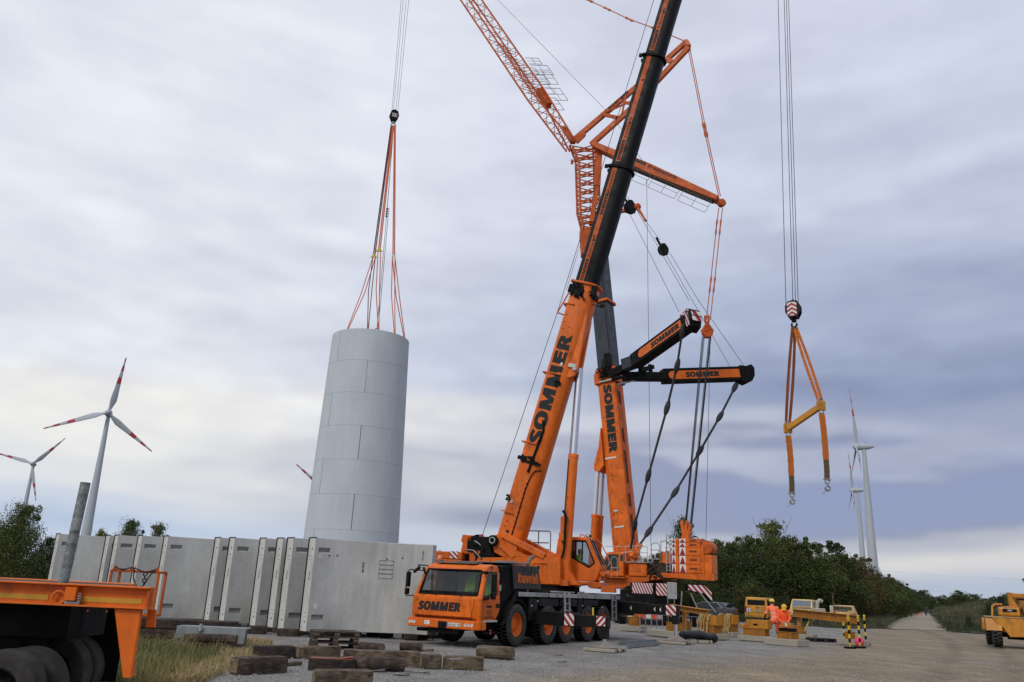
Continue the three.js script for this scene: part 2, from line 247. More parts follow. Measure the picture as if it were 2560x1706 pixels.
{
  const xs = axis([[-3000, -600, 300], [-600, -120, 40], [-120, -32, 4], [-32, -12, 0.9], [-12, 40, 0.3], [40, 80, 1.2], [80, 200, 6], [200, 800, 60], [800, 3000, 300]]);
  const zs = axis([[-4000, -1000, 500], [-1000, -300, 70], [-300, -120, 8], [-120, -50, 1.5], [-50, -8, 0.3], [-8, 40, 3]]);
  const pos = [], col = [], uv = [], idx = [];
  for (const z of zs) for (const x of xs) {
    pos.push(x, groundH(x, z), z); uv.push(x, -z);
    let d = 1e9; for (const s of swaths) d = Math.min(d, lineD(x, z, s)); const wob = (fbm(x * 0.22, z * 0.22, 1, 3) - 0.5) * 4.2 + (fbm(x * 0.9, z * 0.9, 5, 3) - 0.5) * 1.6;
    const b = clamp(sstep(3.4, 0.4, d + wob) * 0.55 + 0.75 * sstep(-1.2, 2.6, zoneD(x, z) + wob * 0.8)), rut = x > 2 && z < -8 && z > -80 ? rutDepth(x, z) / 0.035 : 0, pat = 0.86 + 0.34 * (fbm(x * 0.6, z * 0.6, 2, 4) - 0.45), pale = sstep(0.6, 0.78, fbm(x * 0.5 + 9, z * 0.25, 12, 4));
    const c = [mix(0.36, 0.39, b), mix(0.352, 0.312, b), mix(0.337, 0.21, b)].map(q => q * pat * (1 + 0.25 * pale) * (1 - 0.22 * rut));
    const far = sstep(95, 150, -z); col.push(mix(c[0], 0.11, far), mix(c[1], 0.115, far), mix(c[2], 0.06, far));
  }
  const n = xs.length; for (let j = 0; j + 1 < zs.length; j++) for (let i = 0; i + 1 < n; i++) { const a = j * n + i; idx.push(a, a + n, a + 1, a + 1, a + n, a + n + 1); }
  const g = new THREE.BufferGeometry(); g.setAttribute('position', new THREE.Float32BufferAttribute(pos, 3)); g.setAttribute('color', new THREE.Float32BufferAttribute(col, 3)); g.setAttribute('uv', new THREE.Float32BufferAttribute(uv, 2)); g.setIndex(idx); g.computeVertexNormals();
  const m = shade(new THREE.Mesh(g, M.gravel)); m.name = 'ground'; m.userData = { kind: 'structure', label: 'grey crushed gravel yard with brown wheel swaths' }; scene.add(m);
}
// a sheet over the ground inside an outline
function sheet(name, P, lift, colf, mat, step, label, hf) {
  const xs = P.map(p => p[0]), zs = P.map(p => p[1]), x0 = Math.min(...xs), x1 = Math.max(...xs), z0 = Math.min(...zs), z1 = Math.max(...zs), pos = [], col = [], uv = [], idx = [], key = {};
  const vid = (x, z) => { const k = x.toFixed(3) + ',' + z.toFixed(3); if (key[k] === undefined) { key[k] = pos.length / 3; pos.push(x, groundH(x, z) + lift + (hf ? hf(x, z) : 0), z); col.push(...colf(x, z)); uv.push(x, -z); } return key[k]; };
  for (let x = x0; x < x1; x += step) for (let z = z0; z < z1; z += step) if (inPoly(x + step / 2 + rr(-0.3, 0.3) * step, z + step / 2 + rr(-0.3, 0.3) * step, P)) { const a = vid(x, z), b = vid(x + step, z), c = vid(x, z + step), d = vid(x + step, z + step); idx.push(a, c, b, b, c, d); }
  const g = new THREE.BufferGeometry(); g.setAttribute('position', new THREE.Float32BufferAttribute(pos, 3)); g.setAttribute('color', new THREE.Float32BufferAttribute(col, 3)); g.setAttribute('uv', new THREE.Float32BufferAttribute(uv, 2)); g.setIndex(idx); g.computeVertexNormals();
  const m = shade(new THREE.Mesh(g, mat)); m.name = name; m.userData = { kind: 'structure', label }; scene.add(m); return m;
}
reseed(11);
const roadPoly = [gp(2205, 1573), gp(2233, 1556), gp(2262, 1541), gp(2276, 1531.5), gp(2324, 1533), gp(2337, 1546), gp(2352, 1560), gp(2371, 1578)];
sheet('track', roadPoly, 0.035, (x, z) => { const k = 0.85 + 0.4 * (fbm(x * 0.5, z * 0.2, 3, 4) - 0.4); return [0.47 * k, 0.415 * k, 0.325 * k]; }, M.gravel, 1.1, 'pale gravel farm track leading away to the trees');
// rough grassland right and left of the track
const earth = (x, z) => { const k = 0.7 + 0.8 * (fbm(x * 0.5, z * 0.5, 4, 4) - 0.4); return [0.085 * k, 0.08 * k, 0.045 * k]; };
const moundC = [gp(2440, 1556)], mB = moundC[0];
const moundH = (x, z) => { const dx = (x - mB[0] - 10) / 17, dz = (z - mB[1] + 4) / 22; return 3.0 * Math.exp(-(dx * dx + dz * dz) * 1.5) * (0.75 + 0.5 * fbm(x * 0.25, z * 0.25, 2, 3)); };
const fieldR = [gp(2374, 1579), gp(2355, 1560), gp(2340, 1546), gp(2328, 1534), gp(2640, 1552), gp(2640, 1584), gp(2560, 1588), gp(2480, 1587), gp(2420, 1584)];
const fieldL = [gp(2203, 1573), gp(2231, 1556), gp(2260, 1541), gp(2274, 1532), gp(2200, 1535), gp(2100, 1541), gp(2030, 1546), gp(1900, 1547), gp(1830, 1549), gp(1830, 1554), gp(1960, 1562), gp(2100, 1571), gp(2160, 1573)];
const vergeL = [gp(642, 1608), gp(630, 1636), gp(600, 1652), gp(560, 1668), gp(520, 1686), gp(470, 1706), gp(430, 1730), [-6.2, -10.6], [-13, -10.5], [-15, -19], [-11, -24], [-8.4, -23.5]];
sheet('field', fieldR, 0.05, earth, M.gravel, 1.6, 'rough grassland right of the track', moundH);
sheet('verge', fieldL, 0.045, earth, M.gravel, 1.4, 'weedy verge left of the track');
sheet('grass_bank', vergeL, 0.02, (x, z) => { const k = 0.7 + 0.7 * (fbm(x * 1.2, z * 1.2, 4, 4) - 0.4); return [0.17 * k, 0.14 * k, 0.08 * k]; }, M.gravel, 0.25, 'overgrown earth behind the trailer');
// grass: tufts of single blades
function tuft(n, h, spread, lean, wd, sd) {
  reseed(sd); const pos = [], nor = [];
  for (let i = 0; i < n; i++) { const a = rr(0, 6.283), r = spread * Math.sqrt(rnd()), x = Math.cos(a) * r, z = Math.sin(a) * r, b = rr(0, 6.283), hh = h * rr(0.45, 1), l = lean * hh * rr(0.2, 1), dx = Math.cos(b) * l, dz = Math.sin(b) * l, wx = Math.sin(b) * wd, wz = -Math.cos(b) * wd;
    const p0 = [x - wx, 0, z - wz], p1 = [x + wx, 0, z + wz], p2 = [x + dx * 0.35 - wx * 0.8, hh * 0.6, z + dz * 0.35 - wz * 0.8], p3 = [x + dx * 0.35 + wx * 0.8, hh * 0.6, z + dz * 0.35 + wz * 0.8], p4 = [x + dx, hh, z + dz];
    for (const t of [[p0, p1, p2], [p2, p1, p3], [p2, p3, p4]]) for (const p of t) { pos.push(...p); } }
  const g = new THREE.BufferGeometry(); g.setAttribute('position', new THREE.Float32BufferAttribute(pos, 3)); g.computeVertexNormals(); return g;
}
M.grass = new THREE.MeshStandardMaterial({ color: C(1, 1, 1), roughness: 0.9, side: THREE.DoubleSide });
function grassField(name, P, n, geo, s0, s1, colf, label, hf, keep) {
  const xs = P.map(p => p[0]), zs = P.map(p => p[1]), x0 = Math.min(...xs), x1 = Math.max(...xs), z0 = Math.min(...zs), z1 = Math.max(...zs), mats = [], cols = [], d = new THREE.Object3D(); let tries = 0;
  while (mats.length < n && tries++ < n * 60) { const x = rr(x0, x1), z = rr(z0, z1); if (!inPoly(x, z, P)) continue; if (keep && rnd() > keep(x, z)) continue; d.position.set(x, groundH(x, z) + 0.01 + (hf ? hf(x, z) : 0), z); d.rotation.y = rr(0, 6.28); const s = rr(s0, s1) * (0.65 + 0.7 * fbm(x * 0.7, z * 0.7, 6, 3)); d.scale.set(s, s * rr(0.75, 1.25), s); d.updateMatrix(); mats.push(d.matrix.clone()); cols.push(colf(x, z)); }
  const m = shade(new THREE.InstancedMesh(geo, M.grass, mats.length)); mats.forEach((q, i) => { m.setMatrixAt(i, q); m.setColorAt(i, cols[i]); }); m.name = name; tag(m, label, 'grass', null, 'stuff'); scene.add(m);
}
const olive = (x, z) => { const t = clamp(0.5 + 1.6 * (fbm(x * 0.8, z * 0.8, 3, 3) - 0.5) + rr(-0.25, 0.25)); return C(mix(0.075, 0.34, t), mix(0.105, 0.26, t), mix(0.028, 0.1, t)); };
const drab = (x, z) => { const t = clamp(0.45 + 1.7 * (fbm(x * 0.14, z * 0.14, 3, 3) - 0.5) + rr(-0.2, 0.2)); return C(mix(0.03, 0.13, t), mix(0.042, 0.12, t), mix(0.018, 0.055, t)); };
const strawEdge = (x, z) => C(rr(0.28, 0.42), rr(0.22, 0.32), rr(0.1, 0.16));
reseed(21); const tuftA = tuft(26, 0.38, 0.2, 1.0, 0.0045, 5), tuftB = tuft(16, 0.16, 0.14, 1.1, 0.005, 6), tuftC = tuft(16, 0.75, 0.5, 0.7, 0.022, 7);
const edgeL = vergeL.slice(0, 7);
reseed(22); grassField('tall_grass', vergeL, 5600, tuftA, 0.45, 1.1, olive, 'tall dry green and straw grass behind the trailer', null, (x, z) => (0.25 + 0.75 * sstep(0.35, 0.6, fbm(x * 0.9, z * 0.9, 17, 3))) * (z < -19.3 ? 0.14 : 1) * sstep(0, 1.0, lineD(x, z, edgeL)));
reseed(23); grassField('short_grass', [gp(672, 1606), gp(655, 1640), gp(618, 1656), gp(575, 1674), gp(535, 1692), gp(490, 1710), gp(400, 1712), gp(470, 1680), gp(520, 1660), gp(560, 1640), gp(600, 1606)], 2200, tuftB, 0.4, 1.1, strawEdge, 'straw coloured thin grass along the gravel edge');
reseed(24); grassField('field_grass', fieldR, 9000, tuftC, 0.6, 1.15, drab, 'dull green rough grass and weeds right of the track', moundH);
reseed(25); grassField('verge_grass', fieldL, 5200, tuftC, 0.45, 0.9, drab, 'dark weeds along the hedge foot');
// loose stones on the near gravel
{
  reseed(31); const g = new THREE.IcosahedronGeometry(1, 0), p = g.attributes.position; for (let i = 0; i < p.count; i++) { const x = p.getX(i), y = p.getY(i), z = p.getZ(i), k = 0.75 + 0.5 * hash3(Math.round(x * 9), Math.round(y * 9), Math.round(z * 9)); p.setXYZ(i, x * k, y * k * 0.7, z * k); } g.computeVertexNormals();
  const N = 16000, m = shade(new THREE.InstancedMesh(g, new THREE.MeshStandardMaterial({ color: C(1, 1, 1), roughness: 0.95 }), N)), d = new THREE.Object3D();
  for (let i = 0; i < N; i++) { const z = -rr(12.5, 12.5 + 22 * Math.pow(rnd(), 0.6)), x = rr(-0.55, 0.62) * -z + rr(-1, 1), s = 0.008 + 0.022 * Math.pow(rnd(), 3); d.position.set(x, groundH(x, z) + s * 0.25, z); d.rotation.set(rr(0, 6), rr(0, 6), rr(0, 6)); d.scale.setScalar(s); d.updateMatrix(); m.setMatrixAt(i, d.matrix); const k = rr(0.6, 1.15); m.setColorAt(i, C(0.3 * k, 0.293 * k, 0.275 * k)); }
  m.name = 'loose_stones'; tag(m, 'loose grey stones scattered over the gravel yard', 'gravel', null, 'stuff'); scene.add(m);
}
// ------------------------------------------------------------------ road crane in front
const FC = frameAt(-0.577, 0, -27.805, -31), FS = frameAt(1.998, 0, -32.09, 70);
const crane = thing('mobile_crane', 'orange five-axle road crane standing nearest, with its boom raised to the right', 'crane', inF(FC, 0, 0, -3));
const X = V3(1, 0, 0), Y = V3(0, 1, 0), Z = V3(0, 0, 1), nX = V3(-1, 0, 0), nZ = V3(0, 0, -1);
const P = (name, mb, mat, parent = crane, label) => mb.build(name, mat, parent, label);
function makeWheel(F, x, y, z, side, R, w, parent, rimMat, lugs = 34, ax = X) {
  const mb = new MB(F), o = V3(x, y, z), d = ax.clone().multiplyScalar(side), e = w / 2, rim = R * 0.56;
  mb.lathe([[rim, -e * 0.82], [rim * 1.06, -e * 0.98], [R * 0.8, -e], [R * 0.93, -e * 0.9], [R * 0.985, -e * 0.72], [R * 0.985, e * 0.72], [R * 0.93, e * 0.9], [R * 0.8, e], [rim * 1.06, e * 0.98], [rim, e * 0.82], [rim, -e * 0.82]], o, d, 36);
  const u1 = Y.clone(), u2 = d.clone().cross(u1).normalize();
  for (let i = 0; i < lugs; i++) for (const s of [-1, 1]) { const a = (i + (s > 0 ? 0.5 : 0)) / lugs * 6.2832, r = u1.clone().multiplyScalar(Math.cos(a)).addScaledVector(u2, Math.sin(a)), t = d.clone().cross(r); const c = o.clone().addScaledVector(r, R * 0.982).addScaledVector(d, s * e * 0.45);
    mb.add(new THREE.BoxGeometry(R * 0.1, R * 0.02, e * 0.7), basis(c, t, r, d)); }
  const tyre = P('tyre', mb, M.rubber, parent);
  const rb = new MB(F); rb.lathe([[rim * 1.02, -e * 0.7], [rim * 1.02, e * 0.78], [rim * 0.93, e * 0.84], [rim * 0.88, e * 0.6], [rim * 0.84, e * 0.2], [rim * 0.5, e * 0.16], [rim * 0.46, e * 0.42], [rim * 0.3, e * 0.46], [0.001, e * 0.48]], o, d, 28);
  for (let i = 0; i < 10; i++) { const a = i / 10 * 6.2832, c = o.clone().addScaledVector(u1, Math.cos(a) * rim * 0.66).addScaledVector(u2, Math.sin(a) * rim * 0.66); rb.bar(c.clone().addScaledVector(d, e * 0.14), c.clone().addScaledVector(d, e * 0.3), rim * 0.055, 6); }
  P('rim', rb, rimMat, tyre); return tyre;
}
const axles = [0, -2.13, -3.47, -5.25, -6.6];
for (const z of axles) for (const s of [1, -1]) { const t = makeWheel(FC, s * 1.13, 0.64, z, s, 0.645, 0.44, crane, M.orange); t.name = 'wheel'; }
{ // chassis and deck
  let mb = new MB(FC); mb.box(0, 0.95, -4.3, 1.1, 0.55, 11.6).box(0, 1.38, -3.9, 2.3, 0.3, 7.9).box(0, 0.62, -2.8, 0.5, 0.4, 9); for (const z of axles) mb.bar([-1, 0.64, z], [1, 0.64, z], 0.13, 10).box(0, 0.64, z, 0.5, 0.4, 0.45);
  mb.box(0, 0.62, 1.1, 1.9, 0.25, 1.3).box(0, 1.25, -9.0, 2.4, 0.75, 1.9).box(0, 1.62, -8.8, 2.0, 0.16, 1.6); P('chassis', mb, M.blackMat);
  mb = new MB(FC); mb.py([[-1.32, 0.0], [1.32, 0.0], [1.32, -8.1], [-1.32, -8.1]], 1.5, 1.585); P('deck', mb, M.darkGrey);
  for (const [z0, z1] of [[-0.02, -1.98], [-2.1, -4.62], [-4.74, -8.05]]) { mb = new MB(FC); mb.box(1.345, 1.56, (z0 + z1) / 2, 0.05, 0.135, z0 - z1); P('deck_edge', mb, M.alu); mb = new MB(FC); mb.box(-1.345, 1.56, (z0 + z1) / 2, 0.05, 0.135, z0 - z1); P('deck_edge', mb, M.alu); }
  for (const [z0, z1, y0] of [[-0.75, -1.35, 0.75], [-1.42, -2.85, 1.2], [-2.95, -4.3, 1.2], [-4.35, -4.75, 0.8], [-4.8, -6.1, 1.22], [-7.3, -8.0, 0.7]]) { mb = new MB(FC); mb.box(1.18, (1.46 + y0) / 2, (z0 + z1) / 2, 0.28, 1.46 - y0, z0 - z1, { b: 0.03 }); P('side_locker', mb, M.black); }
  for (const [a, b, c] of [[1.33, 1.36, -1.3], [1.33, 1.22, -0.9], [1.33, 1.24, -4.7], [1.33, 1.2, -6.4], [1.33, 1.0, -2.0]]) { mb = new MB(FC); mb.box(a, b, c, 0.02, 0.05, 0.07); P('reflector', mb, M.white); }
}
{ // driver's cab: hollow shell with openings
  const prof = [[1.25, 0.72], [2.0, 0.72], [2.06, 0.9], [2.06, 1.38], [1.99, 1.44], [1.66, 2.22], [1.55, 2.33], [1.3, 2.39], [0.98, 2.37], [0.9, 2.28], [0.9, 1.2], [0.98, 0.98], [1.18, 0.76]];
  const inner = [[1.3, 0.85], [1.94, 0.85], [1.97, 1.38], [1.92, 1.42], [1.6, 2.18], [1.5, 2.27], [1.3, 2.31], [1.02, 2.29], [0.98, 2.2], [0.98, 1.25]];
  const tap = g => { const p = g.attributes.position; for (let i = 0; i < p.count; i++) { const y = p.getY(i); p.setX(i, p.getX(i) * (1 - 0.1 * sstep(1.35, 2.4, y))); } g.computeVertexNormals(); return g; };
  const solid = (pr, x0, x1, b, fl) => { const m = new MB(); m.px(pr, x0, x1, { b, bs: 3 }); const g = fl ? tap(m.g[0]) : m.g[0]; return new Brush(toCreasedNormals(g, 0.5)); };
  const ev = new Evaluator(); ev.attributes = ['position', 'normal', 'uv']; ev.useGroups = false;
  const sub = (a, b) => { a.updateMatrixWorld(); b.updateMatrixWorld(); return ev.evaluate(a, b, SUBTRACTION); };
  let body = solid(prof, -1.26, 1.26, 0.07, true); body = sub(body, solid(inner, -1.18, 1.18, 0.05, true));
  body = sub(body, solid([[1.5, 1.47], [2.3, 1.47], [2.3, 2.2], [1.5, 2.2]], -1.04, 1.04, 0.09));
  const sideWin = [[1.02, 1.5], [1.82, 1.42], [1.86, 1.5], [1.6, 2.14], [1.5, 2.18], [1.02, 2.18]];
  body = sub(body, solid(sideWin, 0.8, 1.5, 0.02)); body = sub(body, solid(sideWin, -1.5, -0.8, 0.02));
  const bm = new MB(FC); bm.add(toCreasedNormals(body.geometry, 0.45)); const cab = P('cab', bm, M.orange);
  let mb = new MB(FC); const tr = (x, y) => x * (1 - 0.1 * sstep(1.35, 2.4, y));
  mb.tri([[[tr(-1.1, 1.45), 1.45, 1.955], [tr(1.1, 1.45), 1.45, 1.955], [tr(1.1, 2.22), 2.22, 1.63], [tr(-1.1, 2.22), 2.22, 1.63]]]); P('windscreen', mb, M.glass, cab);
  mb = new MB(FC); mb.tri([[[1.2, 1.48, 0.98], [1.19, 1.4, 1.86], [1.1, 2.2, 1.55], [1.1, 2.2, 0.98]]]); P('side_window', mb, M.glass, cab); mb = new MB(FC); mb.tri([[[-1.2, 1.48, 0.98], [-1.19, 1.4, 1.86], [-1.1, 2.2, 1.55], [-1.1, 2.2, 0.98]]]); P('side_window', mb, M.glass, cab);
  mb = new MB(FC); for (const s of [-1, 1]) mb.tube([[s * 1.07, 1.46, 1.975], [s * 1.04, 1.8, 1.84], [s * 0.985, 2.2, 1.67]], 0.03, 6); mb.box(0, 1.5, 1.96, 2.12, 0.13, 0.035, { r: [-23, 0, 0] }).box(0, 2.2, 1.675, 1.98, 0.05, 0.03, { r: [-23, 0, 0] }); P('windscreen_surround', mb, M.blackMat, cab);
  mb = new MB(FC); mb.poly([[-1.12, 0.84], [0.98, 0.84], [0.86, 1.36], [-0.96, 1.36]], V3(0, 0, 2.055), X, Y, 0.045, { b: 0.02 }); P('front_panel', mb, M.orange, cab);
  mb = new MB(FC); mb.text('SOMMER', [-0.98, 0.98, 2.1], X, Y, 0.27, { w: 1.55, fat: 0.075, slant: 0.14 }); P('lettering', mb, M.blackLetter, cab);
  mb = new MB(FC); mb.box(0.985, 1.05, 2.062, 0.012, 0.6, 0.008, { r: [0, 0, -10] }).box(-1.02, 1.3, 2.064, 0.3, 0.008, 0.008, { r: [0, 0, 30] }).box(0, 0.8, 2.06, 2.2, 0.02, 0.03).box(1.262, 1.55, 0.97, 0.008, 1.55, 0.01).box(1.262, 1.2, 1.93, 0.008, 0.8, 0.01).box(1.262, 0.83, 1.5, 0.008, 0.008, 0.8); P('door_gap', mb, M.blackMat, cab);
  mb = new MB(FC); mb.box(1.265, 1.2, 1.08, 0.02, 0.12, 0.17, { b: 0.01 }); P('door_handle', mb, M.black, cab);
  mb = new MB(FC); mb.text('SOMMER', [1.266, 1.14, 1.74], nZ, Y, 0.065, { w: 0.3, fat: 0.08, depth: 0.003 }); for (const [y, w] of [[1.06, 0.3], [1.0, 0.4], [0.95, 0.24], [0.9, 0.3], [0.86, 0.5]]) for (let k = 0; k < 9; k++) if (rnd() < 0.9) mb.box(1.266, y, 1.59 + w * (k / 9 - 0.5), 0.003, 0.018, w / 11, { b: 0 }); P('door_lettering', mb, M.blackLetter, cab);
  mb = new MB(FC); mb.box(1.27, 0.76, 1.5, 0.03, 0.06, 0.75); P('step_strip', mb, M.railWhite, cab);
  mb = new MB(FC); mb.box(1.24, 1.72, 0.96, 0.012, 0.17, 0.09, { b: 0 }); P('sticker', mb, M.white, cab);
  // inside
  mb = new MB(FC); mb.box(0, 1.55, 1.005, 2.2, 1.35, 0.02, { b: 0 }).box(0, 2.25, 1.3, 2.0, 0.02, 0.5, { b: 0 }).box(0, 0.88, 1.5, 2.3, 0.03, 0.85, { b: 0 }).box(1.155, 1.14, 1.45, 0.02, 0.5, 0.8, { b: 0 }).box(-1.155, 1.14, 1.45, 0.02, 0.5, 0.8, { b: 0 }); P('cab_lining', mb, M.grey, cab);
  for (const x of [-0.55, 0.6]) { mb = new MB(FC); mb.box(x, 1.15, 1.3, 0.5, 0.14, 0.5, { b: 0.04 }).box(x, 1.6, 1.08, 0.5, 0.85, 0.14, { r: [-8, 0, 0], b: 0.05 }).box(x, 2.1, 1.03, 0.28, 0.2, 0.1, { b: 0.04 }); P('seat', mb, M.seat, cab); }
  mb = new MB(FC); mb.px([[1.94, 0.9], [1.94, 1.44], [1.8, 1.5], [1.62, 1.36], [1.6, 0.9]], -1.15, 1.15); mb.lathe([[0.2, 0], [0.22, 0.02], [0.2, 0.04], [0.18, 0.02], [0.2, 0]], [0.6, 1.48, 1.62], [0, 0.8, 0.5], 20); P('dashboard', mb, M.seat, cab);
  for (const [x, w] of [[0.28, 0.22], [0.85, 0.3]]) { mb = new MB(FC); mb.tri([[[x - w, 1.35, 1.2], [x + w * 0.6, 1.38, 1.22], [x + w * 0.8, 1.9, 1.14], [x + w * 0.3, 2.16, 1.1], [x - w * 0.3, 2.16, 1.1], [x - w * 0.8, 1.9, 1.16]]]); mb.box(x, 1.8, 1.05, w * 1.4, 0.75, 0.08, { b: 0.03 }); P('safety_vest', mb, M.hivisGreen, cab, 'bright green safety vest hung over the seat'); }
  mb = new MB(FC); mb.box(-0.08, 1.5, 1.93, 0.24, 0.1, 0.02, { r: [-40, 0, 0] }); P('paper', mb, M.white, cab);
  for (const x of [-0.8, 0.1]) { mb = new MB(FC); mb.pipe([[x + 0.42, 1.42, 2.02], [x + 0.25, 1.52, 1.985], [x - 0.25, 1.53, 1.985]], 0.012, 5); P('wiper', mb, M.blackMat, cab); }
  // roof
  mb = new MB(FC); mb.box(-0.1, 2.42, 1.28, 1.5, 0.05, 0.34).box(-0.9, 2.45, 1.2, 0.14, 0.1, 0.14); P('roof_hatch', mb, M.grey, cab);
  mb = new MB(FC); mb.lathe([[0.075, 0], [0.08, 0.08], [0.06, 0.13], [0.001, 0.14]], [-0.92, 2.5, 1.2], Y, 14); P('beacon', mb, new THREE.MeshPhysicalMaterial({ color: C(0.7, 0.16, 0.02), roughness: 0.2, clearcoat: 1 }), cab);
  mb = new MB(FC); mb.box(1.12, 2.3, 1.35, 0.05, 0.07, 0.08); P('camera_box', mb, M.black, cab);
  // bumper
  mb = new MB(FC); mb.py([[-1.32, 1.85], [-1.32, 2.12], [-1.22, 2.22], [1.16, 2.22], [1.28, 2.1], [1.28, 1.75], [-1.32, 1.75]], 0.5, 0.755, { b: 0.025 }); const bump = P('bumper', mb, M.orange);
  for (const x of [-1.17, -1.08, -0.99, 0.86, 0.97, 1.08]) { mb = new MB(FC); mb.lathe([[0.046, 0], [0.046, 0.018], [0.04, 0.024], [0.001, 0.012]], [x, 0.635, 2.212], Z, 16); P('headlight', mb, M.lamp, bump); }
  plate('number_plate', printTex(512, 110, '#d8d6cc', (x, w, h) => { x.fillStyle = '#1d3f96'; x.fillRect(0, 0, 42, h); x.fillStyle = '#111'; x.font = 'bold 92px sans-serif'; x.textAlign = 'center'; x.textBaseline = 'middle'; x.fillText('HB·WS 795', w / 2 + 20, h / 2 + 4); x.strokeStyle = '#111'; x.lineWidth = 5; x.strokeRect(3, 3, w - 6, h - 6); }), [0.46, 0.625, 2.228], X, Y, 0.52, 0.11, FC, bump, 0.012);
  mb = new MB(FC); mb.box(0.04, 0.6, 2.215, 0.3, 0.2, 0.04); mb.bar([0.04, 0.6, 2.2], [0.04, 0.6, 2.28], 0.05, 10).box(-0.05, 0.62, 2.24, 0.03, 0.1, 0.03).box(0.13, 0.62, 2.24, 0.03, 0.1, 0.03); P('tow_coupling', mb, M.black, bump);
  plate('notice', printTex(128, 64, '#d9d6d0', (x) => { x.fillStyle = '#555'; x.fillRect(12, 30, 30, 5); x.fillRect(12, 42, 42, 5); x.fillStyle = '#3a55a0'; x.fillRect(46, 14, 14, 14); }), [-0.52, 0.64, 2.225], X, Y, 0.2, 0.11, FC, bump, 0.006);
  mb = new MB(FC); mb.box(0, 0.44, 1.95, 1.1, 0.18, 0.3).box(-0.9, 0.42, 1.9, 0.3, 0.1, 0.2).pipe([[-0.4, 0.44, 2], [-0.42, 0.1, 2.02]], 0.012, 5); mb.box(1.1, 0.42, 1.3, 0.3, 0.06, 0.9); P('underrun_bar', mb, M.blackMat, bump);
  mb = new MB(FC); mb.box(1.29, 0.42, 1.5, 0.02, 0.07, 0.09).box(1.29, 0.5, 1.5, 0.02, 0.04, 0.14); P('side_reflector', mb, M.red, bump);
  // mirrors
  mb = new MB(FC); mb.pipe([[-1.12, 2.14, 1.72], [-1.52, 2.16, 1.9], [-1.6, 2.1, 1.92], [-1.63, 1.5, 1.95], [-1.58, 1.36, 1.95], [-1.2, 1.4, 1.95]], 0.018, 6); mb.box(-1.56, 1.86, 1.93, 0.1, 0.46, 0.16, { b: 0.04 }).box(-1.57, 1.5, 1.94, 0.1, 0.2, 0.16, { b: 0.04 }); P('mirror', mb, M.black, cab);
  mb = new MB(FC); mb.pipe([[-1.08, 2.3, 1.62], [-1.2, 2.3, 1.95], [-1.12, 2.2, 2.02]], 0.02, 6).box(-1.2, 2.16, 2.0, 0.26, 0.09, 0.14, { r: [20, 25, 30], b: 0.03 }).box(-0.98, 2.14, 1.9, 0.07, 0.22, 0.07, { r: [0, 0, 25], b: 0.02 }); P('mirror', mb, M.black, cab);
  mb = new MB(FC); mb.pipe([[1.14, 2.12, 1.72], [1.42, 2.16, 1.75], [1.44, 2.1, 1.74]], 0.018, 6).pipe([[1.2, 1.44, 1.86], [1.42, 1.5, 1.78]], 0.018, 6); mb.box(1.44, 1.85, 1.66, 0.24, 0.52, 0.1, { b: 0.04, r: [0, -35, 0] }).box(1.44, 1.48, 1.68, 0.24, 0.2, 0.1, { b: 0.04, r: [0, -35, 0] }).box(1.34, 1.42, 1.9, 0.16, 0.12, 0.14, { b: 0.04 }).box(1.2, 2.14, 1.8, 0.14, 0.1, 0.14, { b: 0.045 }); P('mirror', mb, M.black, cab);
}
